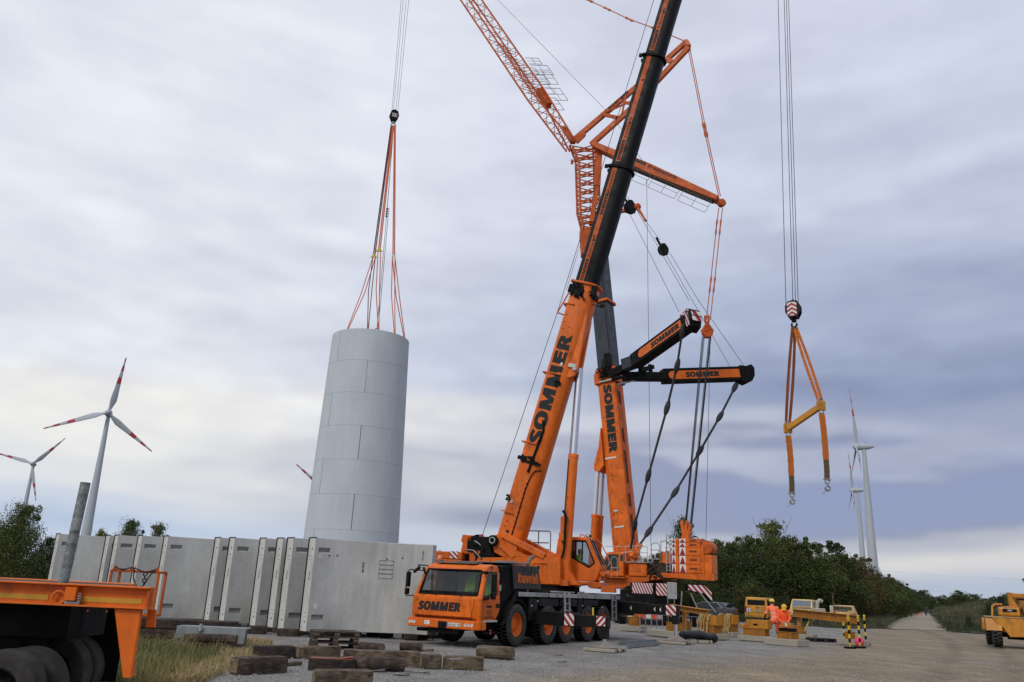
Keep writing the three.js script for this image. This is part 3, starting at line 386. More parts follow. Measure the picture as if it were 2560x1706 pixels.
{ // black bodywork behind the cab
  let mb = new MB(FC); mb.px([[0.86, 2.36], [0.86, 0.75], [0.62, 0.72], [0.55, 1.15], [0.2, 1.45], [-0.9, 1.46], [-0.9, 2.3], [0.2, 2.45]], -1.2, 1.16, { b: 0.03 }); P('engine_bay', mb, M.blackMat);
  mb = new MB(FC); mb.px([[0.22, 2.44], [-1.46, 2.46], [-1.72, 1.72], [0.1, 1.7]], 1.165, 1.235, { b: 0.03 }); mb.px([[0.22, 2.44], [-1.46, 2.46], [-1.72, 1.72], [0.1, 1.7]], -1.2, 1.16, { b: 0.03 }); const hood = P('engine_cover', mb, M.darkGrey);
  mb = new MB(FC); mb.text('Kranverleih', [1.24, 1.9, -0.1], nZ, Y, 0.32, { w: 1.36, fat: 0.045 }); P('lettering', mb, M.orange, hood);
  for (const z of [-0.45, -1.0]) { mb = new MB(FC); mb.box(1.237, 2.08, z, 0.006, 0.68, 0.008, { b: 0 }); P('panel_gap', mb, M.blackMat, hood); }
  mb = new MB(FC); mb.tri([[[0.74, 1.72, 0.88], [0.74, 2.1, 0.88], [0.98, 2.3, 0.88], [1.12, 2.14, 0.88], [1.1, 1.98, 0.88]]]); const d = new MB(FC); d.pz([[0.8, 1.7], [1.14, 1.96], [1.13, 2.14], [1.04, 2.32], [0.8, 2.08]], 0.87, 0.89, { b: 0.003 }); mb.g = []; P('white_plate', d, M.white, hood);
  mb = new MB(FC); mb.box(0.2, 2.49, -0.1, 1.9, 0.03, 1.2).lathe([[0.36, 0], [0.36, 0.05], [0.3, 0.07], [0.001, 0.08]], [0.6, 2.5, -0.4], Y, 24).lathe([[0.3, 0], [0.3, 0.05], [0.001, 0.06]], [0.75, 2.5, -1.0], Y, 24); P('fan_grille', mb, M.grey, hood);
  mb = new MB(FC); mb.tube([[0.9, 2.4, -1.35], [0.9, 2.6, -1.36], [0.93, 2.74, -1.46], [0.96, 2.78, -1.58]], 0.07, 10); P('exhaust_pipe', mb, new THREE.MeshStandardMaterial({ color: C(0.22, 0.16, 0.11), roughness: 0.7, metalness: 0.4 }), hood);
  mb = new MB(FC); mb.px([[0.0, 1.66], [-0.12, 1.66], [0.78, 0.62], [0.9, 0.62]], 1.2, 1.3); mb.px([[0.75, 0.75], [0.72, 0.55], [-0.7, 1.32], [-0.8, 1.46], [0.1, 1.48]], 0.7, 1.28, { b: 0.02 }); mb.g.pop(); P('mudguard_stay', mb, M.black);
  mb = new MB(FC); const arc = []; for (let i = 0; i <= 8; i++) { const a = (0.1 + 0.75 * i / 8) * Math.PI; arc.push([Math.cos(a) * 0.76, 0.64 + Math.sin(a) * 0.76]); } for (let i = 8; i >= 0; i--) { const a = (0.1 + 0.75 * i / 8) * Math.PI; arc.push([Math.cos(a) * 0.73, 0.64 + Math.sin(a) * 0.73]); } for (const s of [[0.85, 1.33], [-1.33, -0.85]]) { mb = new MB(FC); mb.px(arc, s[0], s[1], { b: 0.005 }); P('mudguard', mb, M.black); }
}
// ladders on the carrier side
for (const [z, y0, y1] of [[-3.3, 1.0, 1.66], [-7.35, 0.72, 1.7]]) { const mb = new MB(FC); for (const s of [-0.17, 0.17]) mb.beam([1.42, y0, z + s], [1.39, y1, z + s], 0.045, 0.07); for (let y = y0 + 0.08; y < y1; y += 0.22) mb.bar([1.41, y, z - 0.17], [1.41, y, z + 0.17], 0.018, 6); P('ladder', mb, M.alu); }
{ const mb = new MB(FC); mb.beam([1.1, 1.68, -2.9], [1.0, 1.68, -4.4], 0.3, 0.05).beam([1.2, 1.66, -4.6], [1.25, 1.66, -7.9], 0.06, 0.08).box(1.15, 1.68, -5.0, 0.12, 0.1, 0.2); P('stowed_ladder', mb, M.alu); }
// outriggers
const hazR = stripeTex(128, 128, 3.2, 0.9), hazL = stripeTex(128, 128, 3.2, -0.9);
function outrigger(z, x1, x2, yc, hs) {
  let mb = new MB(FC); mb.box(x1 / 2, yc, z, x1, hs, 0.34, { b: 0.02 }); const b = P('outrigger_beam', mb, M.black);
  mb = new MB(FC); mb.box((x1 + x2) / 2 + 0.05, yc - 0.015, z, x2 - x1 + 0.1, hs * 0.84, 0.28, { b: 0.02 }); P('outrigger_extension', mb, M.black, b);
  mb = new MB(FC); mb.box(x2 - 0.05, yc - 0.2, z, 0.24, 0.62, 0.26, { b: 0.03 }); P('jack_housing', mb, M.black, b);
  mb = new MB(FC); mb.bar([x2 - 0.05, 0.2, z], [x2 - 0.05, yc - 0.3, z], 0.07, 14); P('jack_rod', mb, M.chrome, b);
  mb = new MB(FC); mb.lathe([[0.4, 0], [0.42, 0.03], [0.16, 0.17], [0.12, 0.2], [0.001, 0.2]], [x2 - 0.05, 0.09, z], Y, 20); P('jack_foot', mb, new THREE.MeshStandardMaterial({ color: C(0.3, 0.27, 0.25), roughness: 0.85, map: dirtTex }), b);
  return b;
}
{ const b = outrigger(-1.35, 2.75, 3.75, 0.86, 0.42);
  plate('warning_plate', hazR, [2.56, 0.86, -1.165], X, Y, 0.34, 0.36, FC, b, 0.012); plate('warning_plate', hazL, [3.64, 0.87, -1.19], X, Y, 0.3, 0.28, FC, b, 0.012);
  const mb = new MB(FC); mb.box(3.3, 1.14, -1.35, 0.05, 0.24, 0.03); P('marker', mb, M.signYellow, b); }
{ const b = outrigger(-8.3, 2.4, 3.6, 1.21, 0.44);
  plate('warning_plate', hazR, [3.42, 1.2, -8.145], X, Y, 0.4, 0.36, FC, b, 0.012);
  for (const [x, z] of [[2.72, -8.148], [2.95, -8.148], [1.75, -8.118]]) { const mb = new MB(FC); mb.pz([[x, 1.2], [x + 0.07, 1.29], [x + 0.07, 1.11]], z, z + 0.01, { b: 0 }); P('arrow_mark', mb, M.white, b); } }
{ outrigger(-1.35, -2.05, -3.1, 0.86, 0.42); }
// plates under the jacks
for (const [x, z, lab] of [[3.7, -1.35, 'low timber mat under the nearest outrigger foot of the front crane'], [3.55, -8.3, 'low timber mat under the rear outrigger foot, beside the black bundle']]) {
  const o = inF(FC, x, 0, z), t = thing('outrigger_mat', lab, 'mat', o, 'mats under the outrigger feet'); reseed(x * 100);
  for (let i = 0; i < 5; i++) { const mb = new MB(FC); mb.box(x + rr(-0.04, 0.04), 0.045, z + (i - 2) * 0.2, 1.05, 0.09, 0.19, { b: 0.015 }); P('plank', mb, i % 2 ? M.wood[1] : M.concretePad, t); }
}
{ const o = inF(FC, -3.15, 0, -1.35), t = thing('outrigger_mat', 'low timber mat under the far outrigger foot, behind the front crane', 'mat', o, 'mats under the outrigger feet'); for (let i = 0; i < 5; i++) { const mb = new MB(FC); mb.box(-3.05, 0.045, -1.35 + (i - 2) * 0.22, 1.25, 0.09, 0.21, { b: 0.015 }); P('plank', mb, M.wood[1], t); } }
// ------------------------------------------------------------------ slewing upper part
{
  let mb = new MB(FS); mb.lathe([[0.95, 1.58], [0.95, 1.9], [0.001, 1.9]], [0, 0, 0], Y, 32); P('slew_ring', mb, M.blackMat);
  // side frames with the diagonal boom foot
  const sidePl = [[-2.75, 2.78], [-1.35, 2.84], [0.48, 2.88], [0.52, 1.93], [-1.2, 1.9], [-2.75, 2.2]];
  const foot = [[-2.3, 3.58], [-1.8, 3.72], [-1.66, 3.64], [0.3, 2.88], [-0.42, 2.86], [-1.75, 2.84], [-2.1, 3.0]];
  const hole1 = [[-1.25, 3.08], [-1.2, 3.24], [-1.05, 3.24], [-0.32, 2.92], [-0.8, 2.9]];
  for (const [x0, x1] of [[-1.0, -0.78], [0.78, 1.0]]) { mb = new MB(FS); mb.px(sidePl, x0, x1, { b: 0.02 }); mb.px(foot, x0 + 0.05, x1 - 0.05, { b: 0.015, holes: [hole1] }); const f = P('side_frame', mb, M.orange);
    mb = new MB(FS); mb.beam([x0 + 0.06, 3.66, -1.8], [x0 + 0.06, 2.9, -0.1], 0.22, 0.24, V3(0, 1, 0.3), 0.03).beam([x0 + 0.06, 3.28, -1.9], [x0 + 0.06, 2.82, -1.3], 0.18, 0.16, V3(0, 1, 0), 0.03); P('brace', mb, M.orange, f); }
  mb = new MB(FS); mb.box(0, 2.35, -1.1, 1.5, 0.9, 3.1).box(0, 2.0, 0.2, 1.9, 0.2, 1.2); P('base_frame', mb, M.orangeDeep);
  mb = new MB(FS); mb.lathe([[0.2, 0], [0.2, 0.12], [0.14, 0.14], [0.12, 0.05], [0.001, 0.05]], [-1.02, 3.42, -2.13], nX, 20); const pin = P('boom_pin', mb, M.blackMat); mb = new MB(FS); mb.lathe([[0.115, 0], [0.13, 0.04], [0.1, 0.07], [0.08, 0.03]], [-1.12, 3.42, -2.13], nX, 18); P('pin_cap', mb, M.alu, pin);
  // machinery at the tail: winch, hoses, brackets
  mb = new MB(FS); mb.box(0, 3.2, -2.72, 1.96, 0.72, 1.0).box(-0.5, 2.78, -2.5, 0.94, 0.4, 0.8).box(0.1, 2.6, -3.1, 1.6, 0.4, 0.9); P('winch_housing', mb, M.blackMat);
  mb = new MB(FS); mb.lathe([[0.3, -0.6], [0.3, -0.55], [0.24, -0.52], [0.24, 0.52], [0.3, 0.55], [0.3, 0.6]], [0, 3.36, -2.95], X, 24); P('winch_drum', mb, M.rope);
  reseed(77); for (let i = 0; i < 9; i++) { const z = rr(-3.2, -2.5), y = rr(2.85, 3.4); mb = new MB(FS); mb.tube([[-0.95, y, z], [-1.05, y + rr(0.05, 0.2), z + rr(-0.1, 0.1)], [-1.05, y + rr(-0.2, 0.1), z + rr(0.1, 0.4)], [-0.94, y - 0.2, z + rr(0.1, 0.3)]], rr(0.014, 0.024), 5); P('hose', mb, i % 3 ? M.blackMat : M.alu); }
  mb = new MB(FS); mb.px([[-3.42, 3.62], [-3.05, 3.6], [-3.05, 3.42], [-3.2, 3.36], [-3.12, 3.25], [-3.1, 2.92], [-3.3, 2.9], [-3.46, 3.0], [-3.4, 3.3], [-3.48, 3.4]], -0.98, -0.72, { b: 0.02 }); P('tail_bracket', mb, M.orangeDeep);
  mb = new MB(FS); mb.box(-0.7, 3.61, -2.75, 0.14, 0.1, 0.16); P('red_lamp', mb, M.lampRed);
  mb = new MB(FS); mb.box(-0.92, 2.98, -2.95, 0.2, 0.13, 0.6).box(-0.92, 2.65, -2.95, 0.22, 0.6, 0.24).box(-0.92, 2.62, -2.5, 0.3, 0.2, 0.6, { b: 0.06 }); P('tee_bracket', mb, M.orangeDeep);
  for (let i = 0; i < 4; i++) { mb = new MB(FS); mb.box(0, 1.86 + i * 0.28 + 0.13, -3.85, 2.4, 0.27, 1.1, { b: 0.03 }); const c = P('counterweight', mb, M.orangeDeep); if (i === 3) { plate('warning_plate', hazL, [-0.8, 2.88, -4.415], nX, Y, 0.34, 0.25, FS, c, 0.012); plate('warning_plate', hazR, [-1.215, 2.85, -3.62], V3(0, 0, 1), Y, 0.32, 0.26, FS, c, 0.012); plate('warning_plate', hazL, [0.8, 2.88, -4.415], nX, Y, 0.34, 0.25, FS, c, 0.012); } }
  // platform guard rail on the far side
  mb = new MB(FS); for (const y of [3.95, 3.5, 3.25]) mb.bar([0.95, y, -1.6], [0.95, y, -0.55], 0.022, 6); mb.bar([0.95, 2.8, -0.98], [0.95, 3.95, -0.98], 0.022, 6).tube([[0.95, 3.95, -0.6], [0.95, 3.92, -0.5], [0.95, 3.82, -0.48]], 0.022, 6).bar([0.95, 3.86, -0.48], [0.95, 2.8, -0.48], 0.022, 6); P('guard_rail', mb, M.grey);
  // tank and cooler housing left of the cylinder
  mb = new MB(FS); mb.px([[-0.18, 2.0], [0.02, 3.64], [0.5, 3.66], [0.5, 2.0]], 0.25, 0.9, { b: 0.03 }); const hs = P('rear_housing', mb, M.orange); mb = new MB(FS); mb.box(0.24, 3.2, 0.3, 0.02, 0.5, 0.06).box(0.24, 2.6, -0.14, 0.03, 0.3, 0.16, { b: 0.03 }); P('vent', mb, M.blackMat, hs);
  mb = new MB(FS); mb.box(-0.93, 2.3, -0.35, 0.2, 0.62, 0.36, { b: 0.02 }).pipe([[-1.06, 2.5, -0.55], [-1.06, 2.66, -0.5], [-1.06, 2.67, 0]], 0.02, 6); const vb = P('valve_box', mb, M.orange); mb = new MB(FS); mb.box(-1.04, 2.5, -0.32, 0.02, 0.12, 0.1).box(-1.04, 2.25, -0.3, 0.02, 0.3, 0.02); P('recess', mb, M.blackMat, vb);
  mb = new MB(FS); mb.box(-1.01, 2.25, -0.74, 0.012, 0.36, 0.2, { b: 0 }); P('notice_plate', mb, M.white);
  mb = new MB(FS); reseed(8); for (let i = 0; i < 7; i++) { const y = rr(2.0, 2.5), z = rr(-0.1, 0.25); mb.tube([[-0.8, y, z], [-0.95, y + rr(-0.1, 0.2), z + rr(-0.1, 0.1)], [-0.85, y - 0.2, z + rr(-0.1, 0.15)]], 0.03, 6); } mb.box(-0.75, 2.2, 0.05, 0.3, 0.5, 0.35); P('hydraulic_pipes', mb, M.blackMat);
  // lift cylinder
  const cf = V3(-0.4, 2.1, 0.5), ct = V3(-0.02, 10.25, 0.82), at = t => cf.clone().lerp(ct, t), cd = ct.clone().sub(cf).normalize();
  mb = new MB(FS); mb.lathe([[0.001, 0], [0.2, 0], [0.2, 0.2], [0.185, 0.25], [0.185, cf.distanceTo(ct) * 0.555], [0.205, cf.distanceTo(ct) * 0.557], [0.205, cf.distanceTo(ct) * 0.575], [0.15, cf.distanceTo(ct) * 0.577]], cf, cd, 28); const cyl = P('lift_cylinder', mb, M.orange);
  mb = new MB(FS); mb.bar(at(0.56), at(1), 0.135, 24); P('piston_rod', mb, M.chrome, cyl);
  mb = new MB(FS); const off = V3(-0.16, 0, -0.14); mb.bar(at(0.16).add(off), at(0.55).add(off), 0.018, 6); mb.bar(at(0.57).add(V3(-0.12, 0, -0.13)), at(0.98).add(V3(-0.1, 0, -0.12)), 0.012, 5); P('oil_pipe', mb, M.blackMat, cyl);
  mb = new MB(FS); mb.box(-0.6, 4.1, 0.44, 0.14, 0.6, 0.16, { b: 0.04 }).box(-0.62, 3.65, 0.42, 0.1, 0.3, 0.2); P('lock_valve', mb, M.orangeDeep, cyl); mb = new MB(FS); mb.tube([[-0.62, 4.6, 0.44], [-0.66, 4.4, 0.58], [-0.66, 3.8, 0.55], [-0.66, 3.2, 0.53], [-0.7, 2.8, 0.42], [-0.85, 2.55, 0.2], [-0.95, 2.35, 0.02]], 0.045, 8, 40); P('hose', mb, M.blackMat, cyl);
  mb = new MB(FS); mb.px([[0.05, 1.93], [0.24, 2.25], [0.3, 2.75], [0.66, 2.8], [0.76, 2.4], [0.95, 2.1], [1.1, 1.93]], -0.66, -0.2, { b: 0.03 }); P('cylinder_foot', mb, M.orange);
  mb = new MB(FS); mb.px([[0.72, 1.93], [0.72, 2.2], [0.9, 2.06], [1.2, 1.95]], -0.8, -0.67, { b: 0.02 }); P('foot_gusset', mb, M.orangeDeep);
  // operator's cab
  const cp = [[0.44, 2.12], [0.44, 3.63], [0.54, 3.71], [1.16, 3.71], [1.26, 3.66], [1.74, 2.66], [1.73, 2.56], [1.56, 2.18], [1.46, 2.1]];
  const ci = [[0.5, 2.22], [0.5, 3.58], [0.58, 3.63], [1.12, 3.63], [1.2, 3.59], [1.66, 2.64], [1.46, 2.22]];
  const ev = new Evaluator(); ev.attributes = ['position', 'normal', 'uv']; ev.useGroups = false; const br = (pr, x0, x1, b) => { const m = new MB(); m.px(pr, x0, x1, { b, bs: 2 }); const q = new Brush(m.g[0]); q.updateMatrixWorld(); return q; };
  let body = ev.evaluate(br(cp, 0.2, 1.12, 0.04), br(ci, 0.27, 1.05, 0.02), SUBTRACTION); const win = [[0.54, 2.98], [0.54, 3.57], [1.13, 3.57], [1.48, 2.78], [1.28, 2.6]];
  body = ev.evaluate(body, br(win, 0.0, 1.4, 0.01), SUBTRACTION); const ws = new MB(); ws.poly([[0.29, 0.1], [1.03, 0.1], [1.03, 1.04], [0.29, 1.04]], [0, 2.66 - 0.12, 1.74 - 0.26], X, V3(0, 0.9, -0.432), 0.6, { b: 0.01 }); const wb = new Brush(ws.g[0]); wb.updateMatrixWorld(); body = ev.evaluate(body, wb, SUBTRACTION);
  mb = new MB(FS); mb.add(body.geometry); const oc = P('operator_cab', mb, M.orange);
  mb = new MB(FS); mb.tri([win.map(q => [0.235, q[1], q[0]])]); P('side_window', mb, M.glass, oc); mb = new MB(FS); mb.tri([win.map(q => [1.085, q[1], q[0]])]); P('side_window', mb, M.glass, oc);
  mb = new MB(FS); for (let i = 0; i < win.length; i++) { const a = win[i], b = win[(i + 1) % win.length]; mb.beam([0.215, a[1], a[0]], [0.215, b[1], b[0]], 0.05, 0.05); } mb.box(0.225, 3.2, 1.0, 0.03, 0.72, 0.05); P('window_frame', mb, M.blackMat, oc);
  mb = new MB(FS); mb.tri([[[0.27, 3.6, 1.25], [1.05, 3.6, 1.25], [1.05, 2.72, 1.67], [0.27, 2.72, 1.67]]]); P('windscreen', mb, M.glass, oc);
  mb = new MB(FS); for (const x of [0.25, 1.07, 0.66]) mb.beam([x, 3.66, 1.27], [x, 2.68, 1.745], 0.04, 0.05, V3(0, 0.5, 0.8)); mb.pipe([[0.5, 3.2, 1.5], [0.3, 2.85, 1.68]], 0.014, 5); P('windscreen_bar', mb, M.darkGrey, oc);
  mb = new MB(FS); mb.box(0.35, 3.76, 1.2, 0.2, 0.1, 0.2, { b: 0.02 }); const wl = P('work_light', mb, M.black, oc); mb = new MB(FS); mb.box(0.242, 3.76, 1.2, 0.012, 0.06, 0.1); P('lens', mb, new THREE.MeshStandardMaterial({ color: C(0.75, 0.8, 0.55), roughness: 0.3 }), wl);
  mb = new MB(FS); mb.pipe([[0.4, 3.7, 0.85], [0.4, 3.8, 0.87], [0.4, 3.8, 1.0], [0.4, 3.7, 1.04]], 0.018, 6).bar([0.5, 3.7, 0.2], [0.5, 3.8, 0.22], 0.05, 6, 0.01).bar([0.5, 3.8, 0.22], [0.5, 4.05, 0.26], 0.006, 4); P('roof_handle', mb, M.orangeDeep, oc);
  mb = new MB(FS); mb.pipe([[0.9, 3.7, 1.35], [0.8, 3.5, 1.6], [0.6, 2.6, 2.1], [0.5, 2.3, 1.9]], 0.02, 6); P('guard_bar', mb, M.orangeDeep, oc);
  mb = new MB(FS); mb.box(0.68, 2.4, 0.85, 0.5, 0.14, 0.45, { b: 0.04 }).box(0.68, 2.8, 0.58, 0.5, 0.8, 0.13, { b: 0.05, r: [-8, 0, 0] }).box(0.85, 2.5, 1.35, 0.12, 0.4, 0.12); P('operator_seat', mb, M.seat, oc);
  mb = new MB(FS); mb.box(0.66, 2.4, 1.74, 0.8, 0.16, 0.3, { b: 0.03, r: [25, 0, 0] }).box(0.66, 2.24, 1.62, 0.7, 0.2, 0.2); P('cab_step', mb, M.orangeDeep, oc);
  mb = new MB(FS); mb.px([[0.5, 1.92], [0.5, 2.09], [1.75, 2.09], [1.8, 1.95], [1.6, 1.85], [1.35, 1.86], [1.2, 1.98]], 0.1, 1.1, { b: 0.02 }); mb.box(-0.1, 1.84, 2.1, 0.4, 0.2, 0.5, { b: 0.02 }); P('cab_carrier', mb, M.orangeDeep);
}
// ------------------------------------------------------------------ telescopic boom
const bEl = 74.6 * Math.PI / 180, bA = V3(0, Math.sin(bEl), Math.cos(bEl)), bP = V3(0, -Math.cos(bEl), Math.sin(bEl)), bO = V3(0, 3.3, -2.31);
const bp = (p, x, s) => bO.clone().addScaledVector(bA, s).addScaledVector(bP, p).add(V3(x, 0, 0));
function boomProfile(w, h, p0, grow = 0) { const a = [], hw = w / 2 + grow, q = h * 0.52; a.push([p0 - grow + 0.07, -hw], [p0 - grow, -hw + 0.07], [p0 - grow, hw - 0.07], [p0 - grow + 0.07, hw]); for (let i = 0; i <= 12; i++) { const t = i / 12 * Math.PI, c = Math.cos(t), s = Math.sin(t), k = 2 / 2.6; a.push([p0 + q + (h - q + grow) * Math.pow(s, k), hw * Math.sign(c) * Math.pow(Math.abs(c), k)]); } return a; }
{
  const secs = [[0.98, 1.02, 0, -0.15, 10.95, M.orange], [0.86, 0.92, 0.03, 10.5, 16.3, M.boomBlack], [0.79, 0.85, 0.05, 16.0, 21.7, M.boomBlack], [0.73, 0.79, 0.07, 21.4, 27.4, M.boomBlack], [0.67, 0.73, 0.09, 27.1, 33.2, M.boomBlack], [0.61, 0.67, 0.11, 33, 40.6, M.boomBlack]];
  const parts = []; secs.forEach(([w, h, p0, s0, s1, mat], i) => { const mb = new MB(FS); mb.poly(boomProfile(w, h, p0), bp(0, 0, s0), bP, X, s1 - s0, { b: 0.01, crease: 0.5 }); const sec = P(i ? 'boom_section' : 'boom_base_section', mb, mat); parts.push(sec);
    if (i) { const c = new MB(FS); c.poly(boomProfile(w, h, p0, 0.075), bp(0, 0, s1 - 0.1), bP, X, 0.1, { b: 0.012, holes: [] }); c.box(0, 0, 0, 0.01, 0.01, 0.01); c.g.pop(); c.add(new RoundedBoxGeometry(0.18, 0.12, 0.22, 1, 0.02), basis(bp(p0 - 0.1, 0.1, s1 - 0.05), X, bA, bP)); c.add(new RoundedBoxGeometry(0.12, 0.16, 0.14, 1, 0.02), basis(bp(p0 - 0.14, -w / 2 + 0.05, s1 - 0.08), X, bA, bP)); P('collar', c, M.blackMat, sec);
      const st = new MB(FS); st.add(new THREE.BoxGeometry(0.005, s1 - s0 - 0.6, 0.2), basis(bp(p0 + 0.27, -w / 2 - 0.003, (s0 + s1) / 2 + 0.2), X, bA, bP)); const strip = P('lettering_strip', st, M.orangeLat, sec);
      for (let k = 0; k < 2; k++) { const sb = s0 + 0.55 + k * 2.95; if (sb + 2.3 > s1) break; const t1 = new MB(FS); t1.text('SOMMER', bp(p0 + 0.34, -w / 2 - 0.006, sb), bA, bP.clone().negate(), 0.14, { w: 0.98, fat: 0.06, depth: 0.003 }); t1.text('Kranverleih', bp(p0 + 0.335, -w / 2 - 0.006, sb + 1.06), bA, bP.clone().negate(), 0.12, { w: 0.98, fat: 0.0, slant: 0.12, depth: 0.003 }); P('lettering', t1, M.blackLetter, strip); }
      const hb = new MB(FS); for (let k = 0; k < 9; k++) { const s = s0 + 0.7 + k * (s1 - s0 - 1) / 9; const big = k % 4 === 3; hb.lathe([[big ? 0.055 : 0.022, 0], [big ? 0.055 : 0.02, 0.008], [0.001, 0.009]], bp(p0 + (big ? 0.3 : 0.27), -w / 2 - 0.006, s + (big ? 0.05 : 0)), nX, 12); } P('bolt_holes', hb, M.blackLetter, strip); } });
  const base = parts[0]; let mb = new MB(FS);
  mb.text('SOMMER', bp(0.66, -0.494, 4.15), bA, bP.clone().negate(), 0.54, { w: 4.55, fat: 0.05, depth: 0.006 }); P('lettering', mb, M.blackLetter, base);
  // head of the base section, brackets and fittings
  mb = new MB(FS); mb.poly(boomProfile(0.98, 1.02, 0, 0.1), bp(0, 0, 10.9), bP, X, 0.09, { b: 0.01 }); P('boom_collar', mb, M.orangeDeep, base);
  mb = new MB(FS); reseed(41); for (let i = 0; i < 22; i++) { const s = rr(10.35, 10.85), p = rr(-0.08, 0.55); mb.add(new RoundedBoxGeometry(rr(0.05, 0.16), rr(0.06, 0.3), rr(0.05, 0.2), 1, 0.01), basis(bp(p, -0.52, s), X, bA, bP)); } mb.add(new RoundedBoxGeometry(0.1, 0.36, 0.6, 1, 0.02), basis(bp(0.2, -0.5, 10.62), X, bA, bP)); for (let i = 0; i < 6; i++) { const s = rr(10.3, 10.8), p = rr(0, 0.9); mb.tube([bp(p, -0.55, s), bp(p + 0.12, -0.62, s + 0.05), bp(p + 0.2, -0.57, s - 0.15), bp(p + 0.3, -0.52, s - 0.1)], 0.018, 5); } P('valve_block', mb, M.blackMat, base);
  mb = new MB(FS); mb.add(new RoundedBoxGeometry(0.5, 0.2, 0.14, 1, 0.02), basis(bp(1.02, -0.2, 10.5), X, bA, bP)); mb.add(new RoundedBoxGeometry(0.12, 0.45, 0.24, 1, 0.02), basis(bp(0.95, -0.42, 10.7), X, bA, bP)); mb.pipe([bp(1.0, -0.2, 10.2), bp(1.3, -0.25, 10.15), bp(1.38, -0.25, 10.2)], 0.02, 6); mb.add(new THREE.CylinderGeometry(0.09, 0.09, 0.12, 12), basis(bp(1.4, -0.25, 10.2), X, bA, bP)); P('rope_guide', mb, M.blackMat, base);
  mb = new MB(FS); mb.poly([[0.62, 10.5], [0.98, 9.6], [1.17, 7.75], [1.22, 7.35], [1.14, 7.12], [0.95, 7.0], [0.55, 7.05]], bp(0, 0.36, 0), bP, bA, 0.16, { b: 0.02 }); mb.poly([[0.62, 10.5], [0.98, 9.6], [1.17, 7.75], [1.22, 7.35], [1.14, 7.12], [0.95, 7.0], [0.55, 7.05]], bp(0, -0.24, 0), bP, bA, 0.16, { b: 0.02 }); P('cylinder_lug', mb, M.orange, base);
  mb = new MB(FS); mb.bar(bp(1.1, -0.5, 7.42), bp(1.1, 0.45, 7.42), 0.09, 16); mb.add(new RoundedBoxGeometry(0.03, 0.16, 0.32, 1, 0.01), basis(bp(0.98, -0.5, 7.5), X, bA, bP)); P('lug_pin', mb, M.alu, base);
  for (const [s, pw] of [[7.0, 0.62], [4.1, 0.5], [9.95, 0.35], [1.3, 0.42]]) { mb = new MB(FS); mb.poly([[-0.22, -0.3], [-0.18, -0.36], [pw * 0.3, -0.56], [pw, -0.56], [pw, -0.5], [-0.02, -0.4], [-0.02, 0.3], [-0.22, 0.3]], bp(0, 0, s), bP, X, 0.05, { b: 0.008 }); P('saddle_plate', mb, M.orange, base); }
  mb = new MB(FS); mb.pipe([bp(0.5, -0.53, 3.0), bp(0.62, -0.53, 4.7), bp(0.5, -0.54, 5.1)], 0.05, 8); for (let i = 0; i < 14; i++) mb.add(new RoundedBoxGeometry(0.06, rr(0.05, 0.14), rr(0.06, 0.2), 1, 0.01), basis(bp(rr(0.0, 0.75), -0.53, rr(3.35, 3.6)), X, bA, bP)); mb.add(new RoundedBoxGeometry(0.07, 0.09, 0.85, 1, 0.02), basis(bp(0.5, -0.52, 3.4), X, bA, bP)); P('latch', mb, M.blackMat, base);
  mb = new MB(FS); mb.tube([bp(0.98, -0.35, 3.2), bp(0.75, -0.5, 3.1), bp(0.62, -0.52, 2.6), bp(0.6, -0.51, 1.4), bp(0.58, -0.51, 0.4), bp(0.55, -0.51, -0.1)], 0.02, 6, 40); for (let i = 0; i < 14; i++) mb.add(new THREE.BoxGeometry(0.03, 0.07, 0.05), basis(bp(0.59, -0.51, 0.1 + i * 0.19), X, bA, bP)); P('cable', mb, M.blackMat, base);
  mb = new MB(FS); for (const [p, s] of [[0.25, 0.2], [0.22, 0.8], [0.26, 1.0], [0.3, 1.5], [0.15, 9.5], [0.16, 9.2], [0.17, 8.9], [0.18, 8.55], [0.45, 7.9], [0.4, 9.0], [0.3, 8.0]]) mb.lathe([[0.028, 0], [0.026, 0.005], [0.001, 0.006]], bp(p, -0.491, s), nX, 10); mb.lathe([[0.075, 0], [0.07, 0.005], [0.001, 0.006]], bp(0.38, -0.491, 0.62), nX, 14); P('bolt_holes', mb, M.blackLetter, base);
  mb = new MB(FS); mb.box(0, 0, 0, 0.01, 0.01, 0.01); mb.g.pop(); for (const [p, s] of [[0.55, 7.45], [0.2, 1.75]]) mb.add(new RoundedBoxGeometry(0.06, 0.14, 0.1, 1, 0.01), basis(bp(p, -0.5, s), X, bA, bP)); P('sensor_box', mb, M.railWhite, base);
  mb = new MB(FS); for (let i = 0; i < 8; i++) mb.add(new RoundedBoxGeometry(0.06, rr(0.05, 0.12), rr(0.05, 0.12), 1, 0.01), basis(bp(rr(0.48, 0.72), -0.515, rr(6.5, 6.85)), X, bA, bP)); for (let i = 0; i < 7; i++) mb.add(new RoundedBoxGeometry(0.08, rr(0.05, 0.12), rr(0.05, 0.1), 1, 0.01), basis(bp(rr(-0.04, 0.1), -0.52, rr(1.75, 1.95)), X, bA, bP)); P('latch', mb, M.blackMat, base);
  mb = new MB(FS); mb.pipe([bp(-0.05, -0.2, 10.9), bp(-0.42, -0.1, 9.6)], 0.03, 6).pipe([bp(-0.42, -0.1, 9.6), bp(0, -0.1, 9.55)], 0.03, 6); P('rope_arm', mb, M.orangeLat, base);
  // head and hoist rope
  mb = new MB(FS); mb.poly([[0.0, 40.4], [0.85, 40.2], [1.5, 40.3], [1.6, 40.8], [0.9, 41.3], [-0.3, 41.4], [-0.4, 41]], bp(0, 0.3, 0), bP, bA, 0.6, { b: 0.03 }); P('boom_head', mb, M.blackMat);
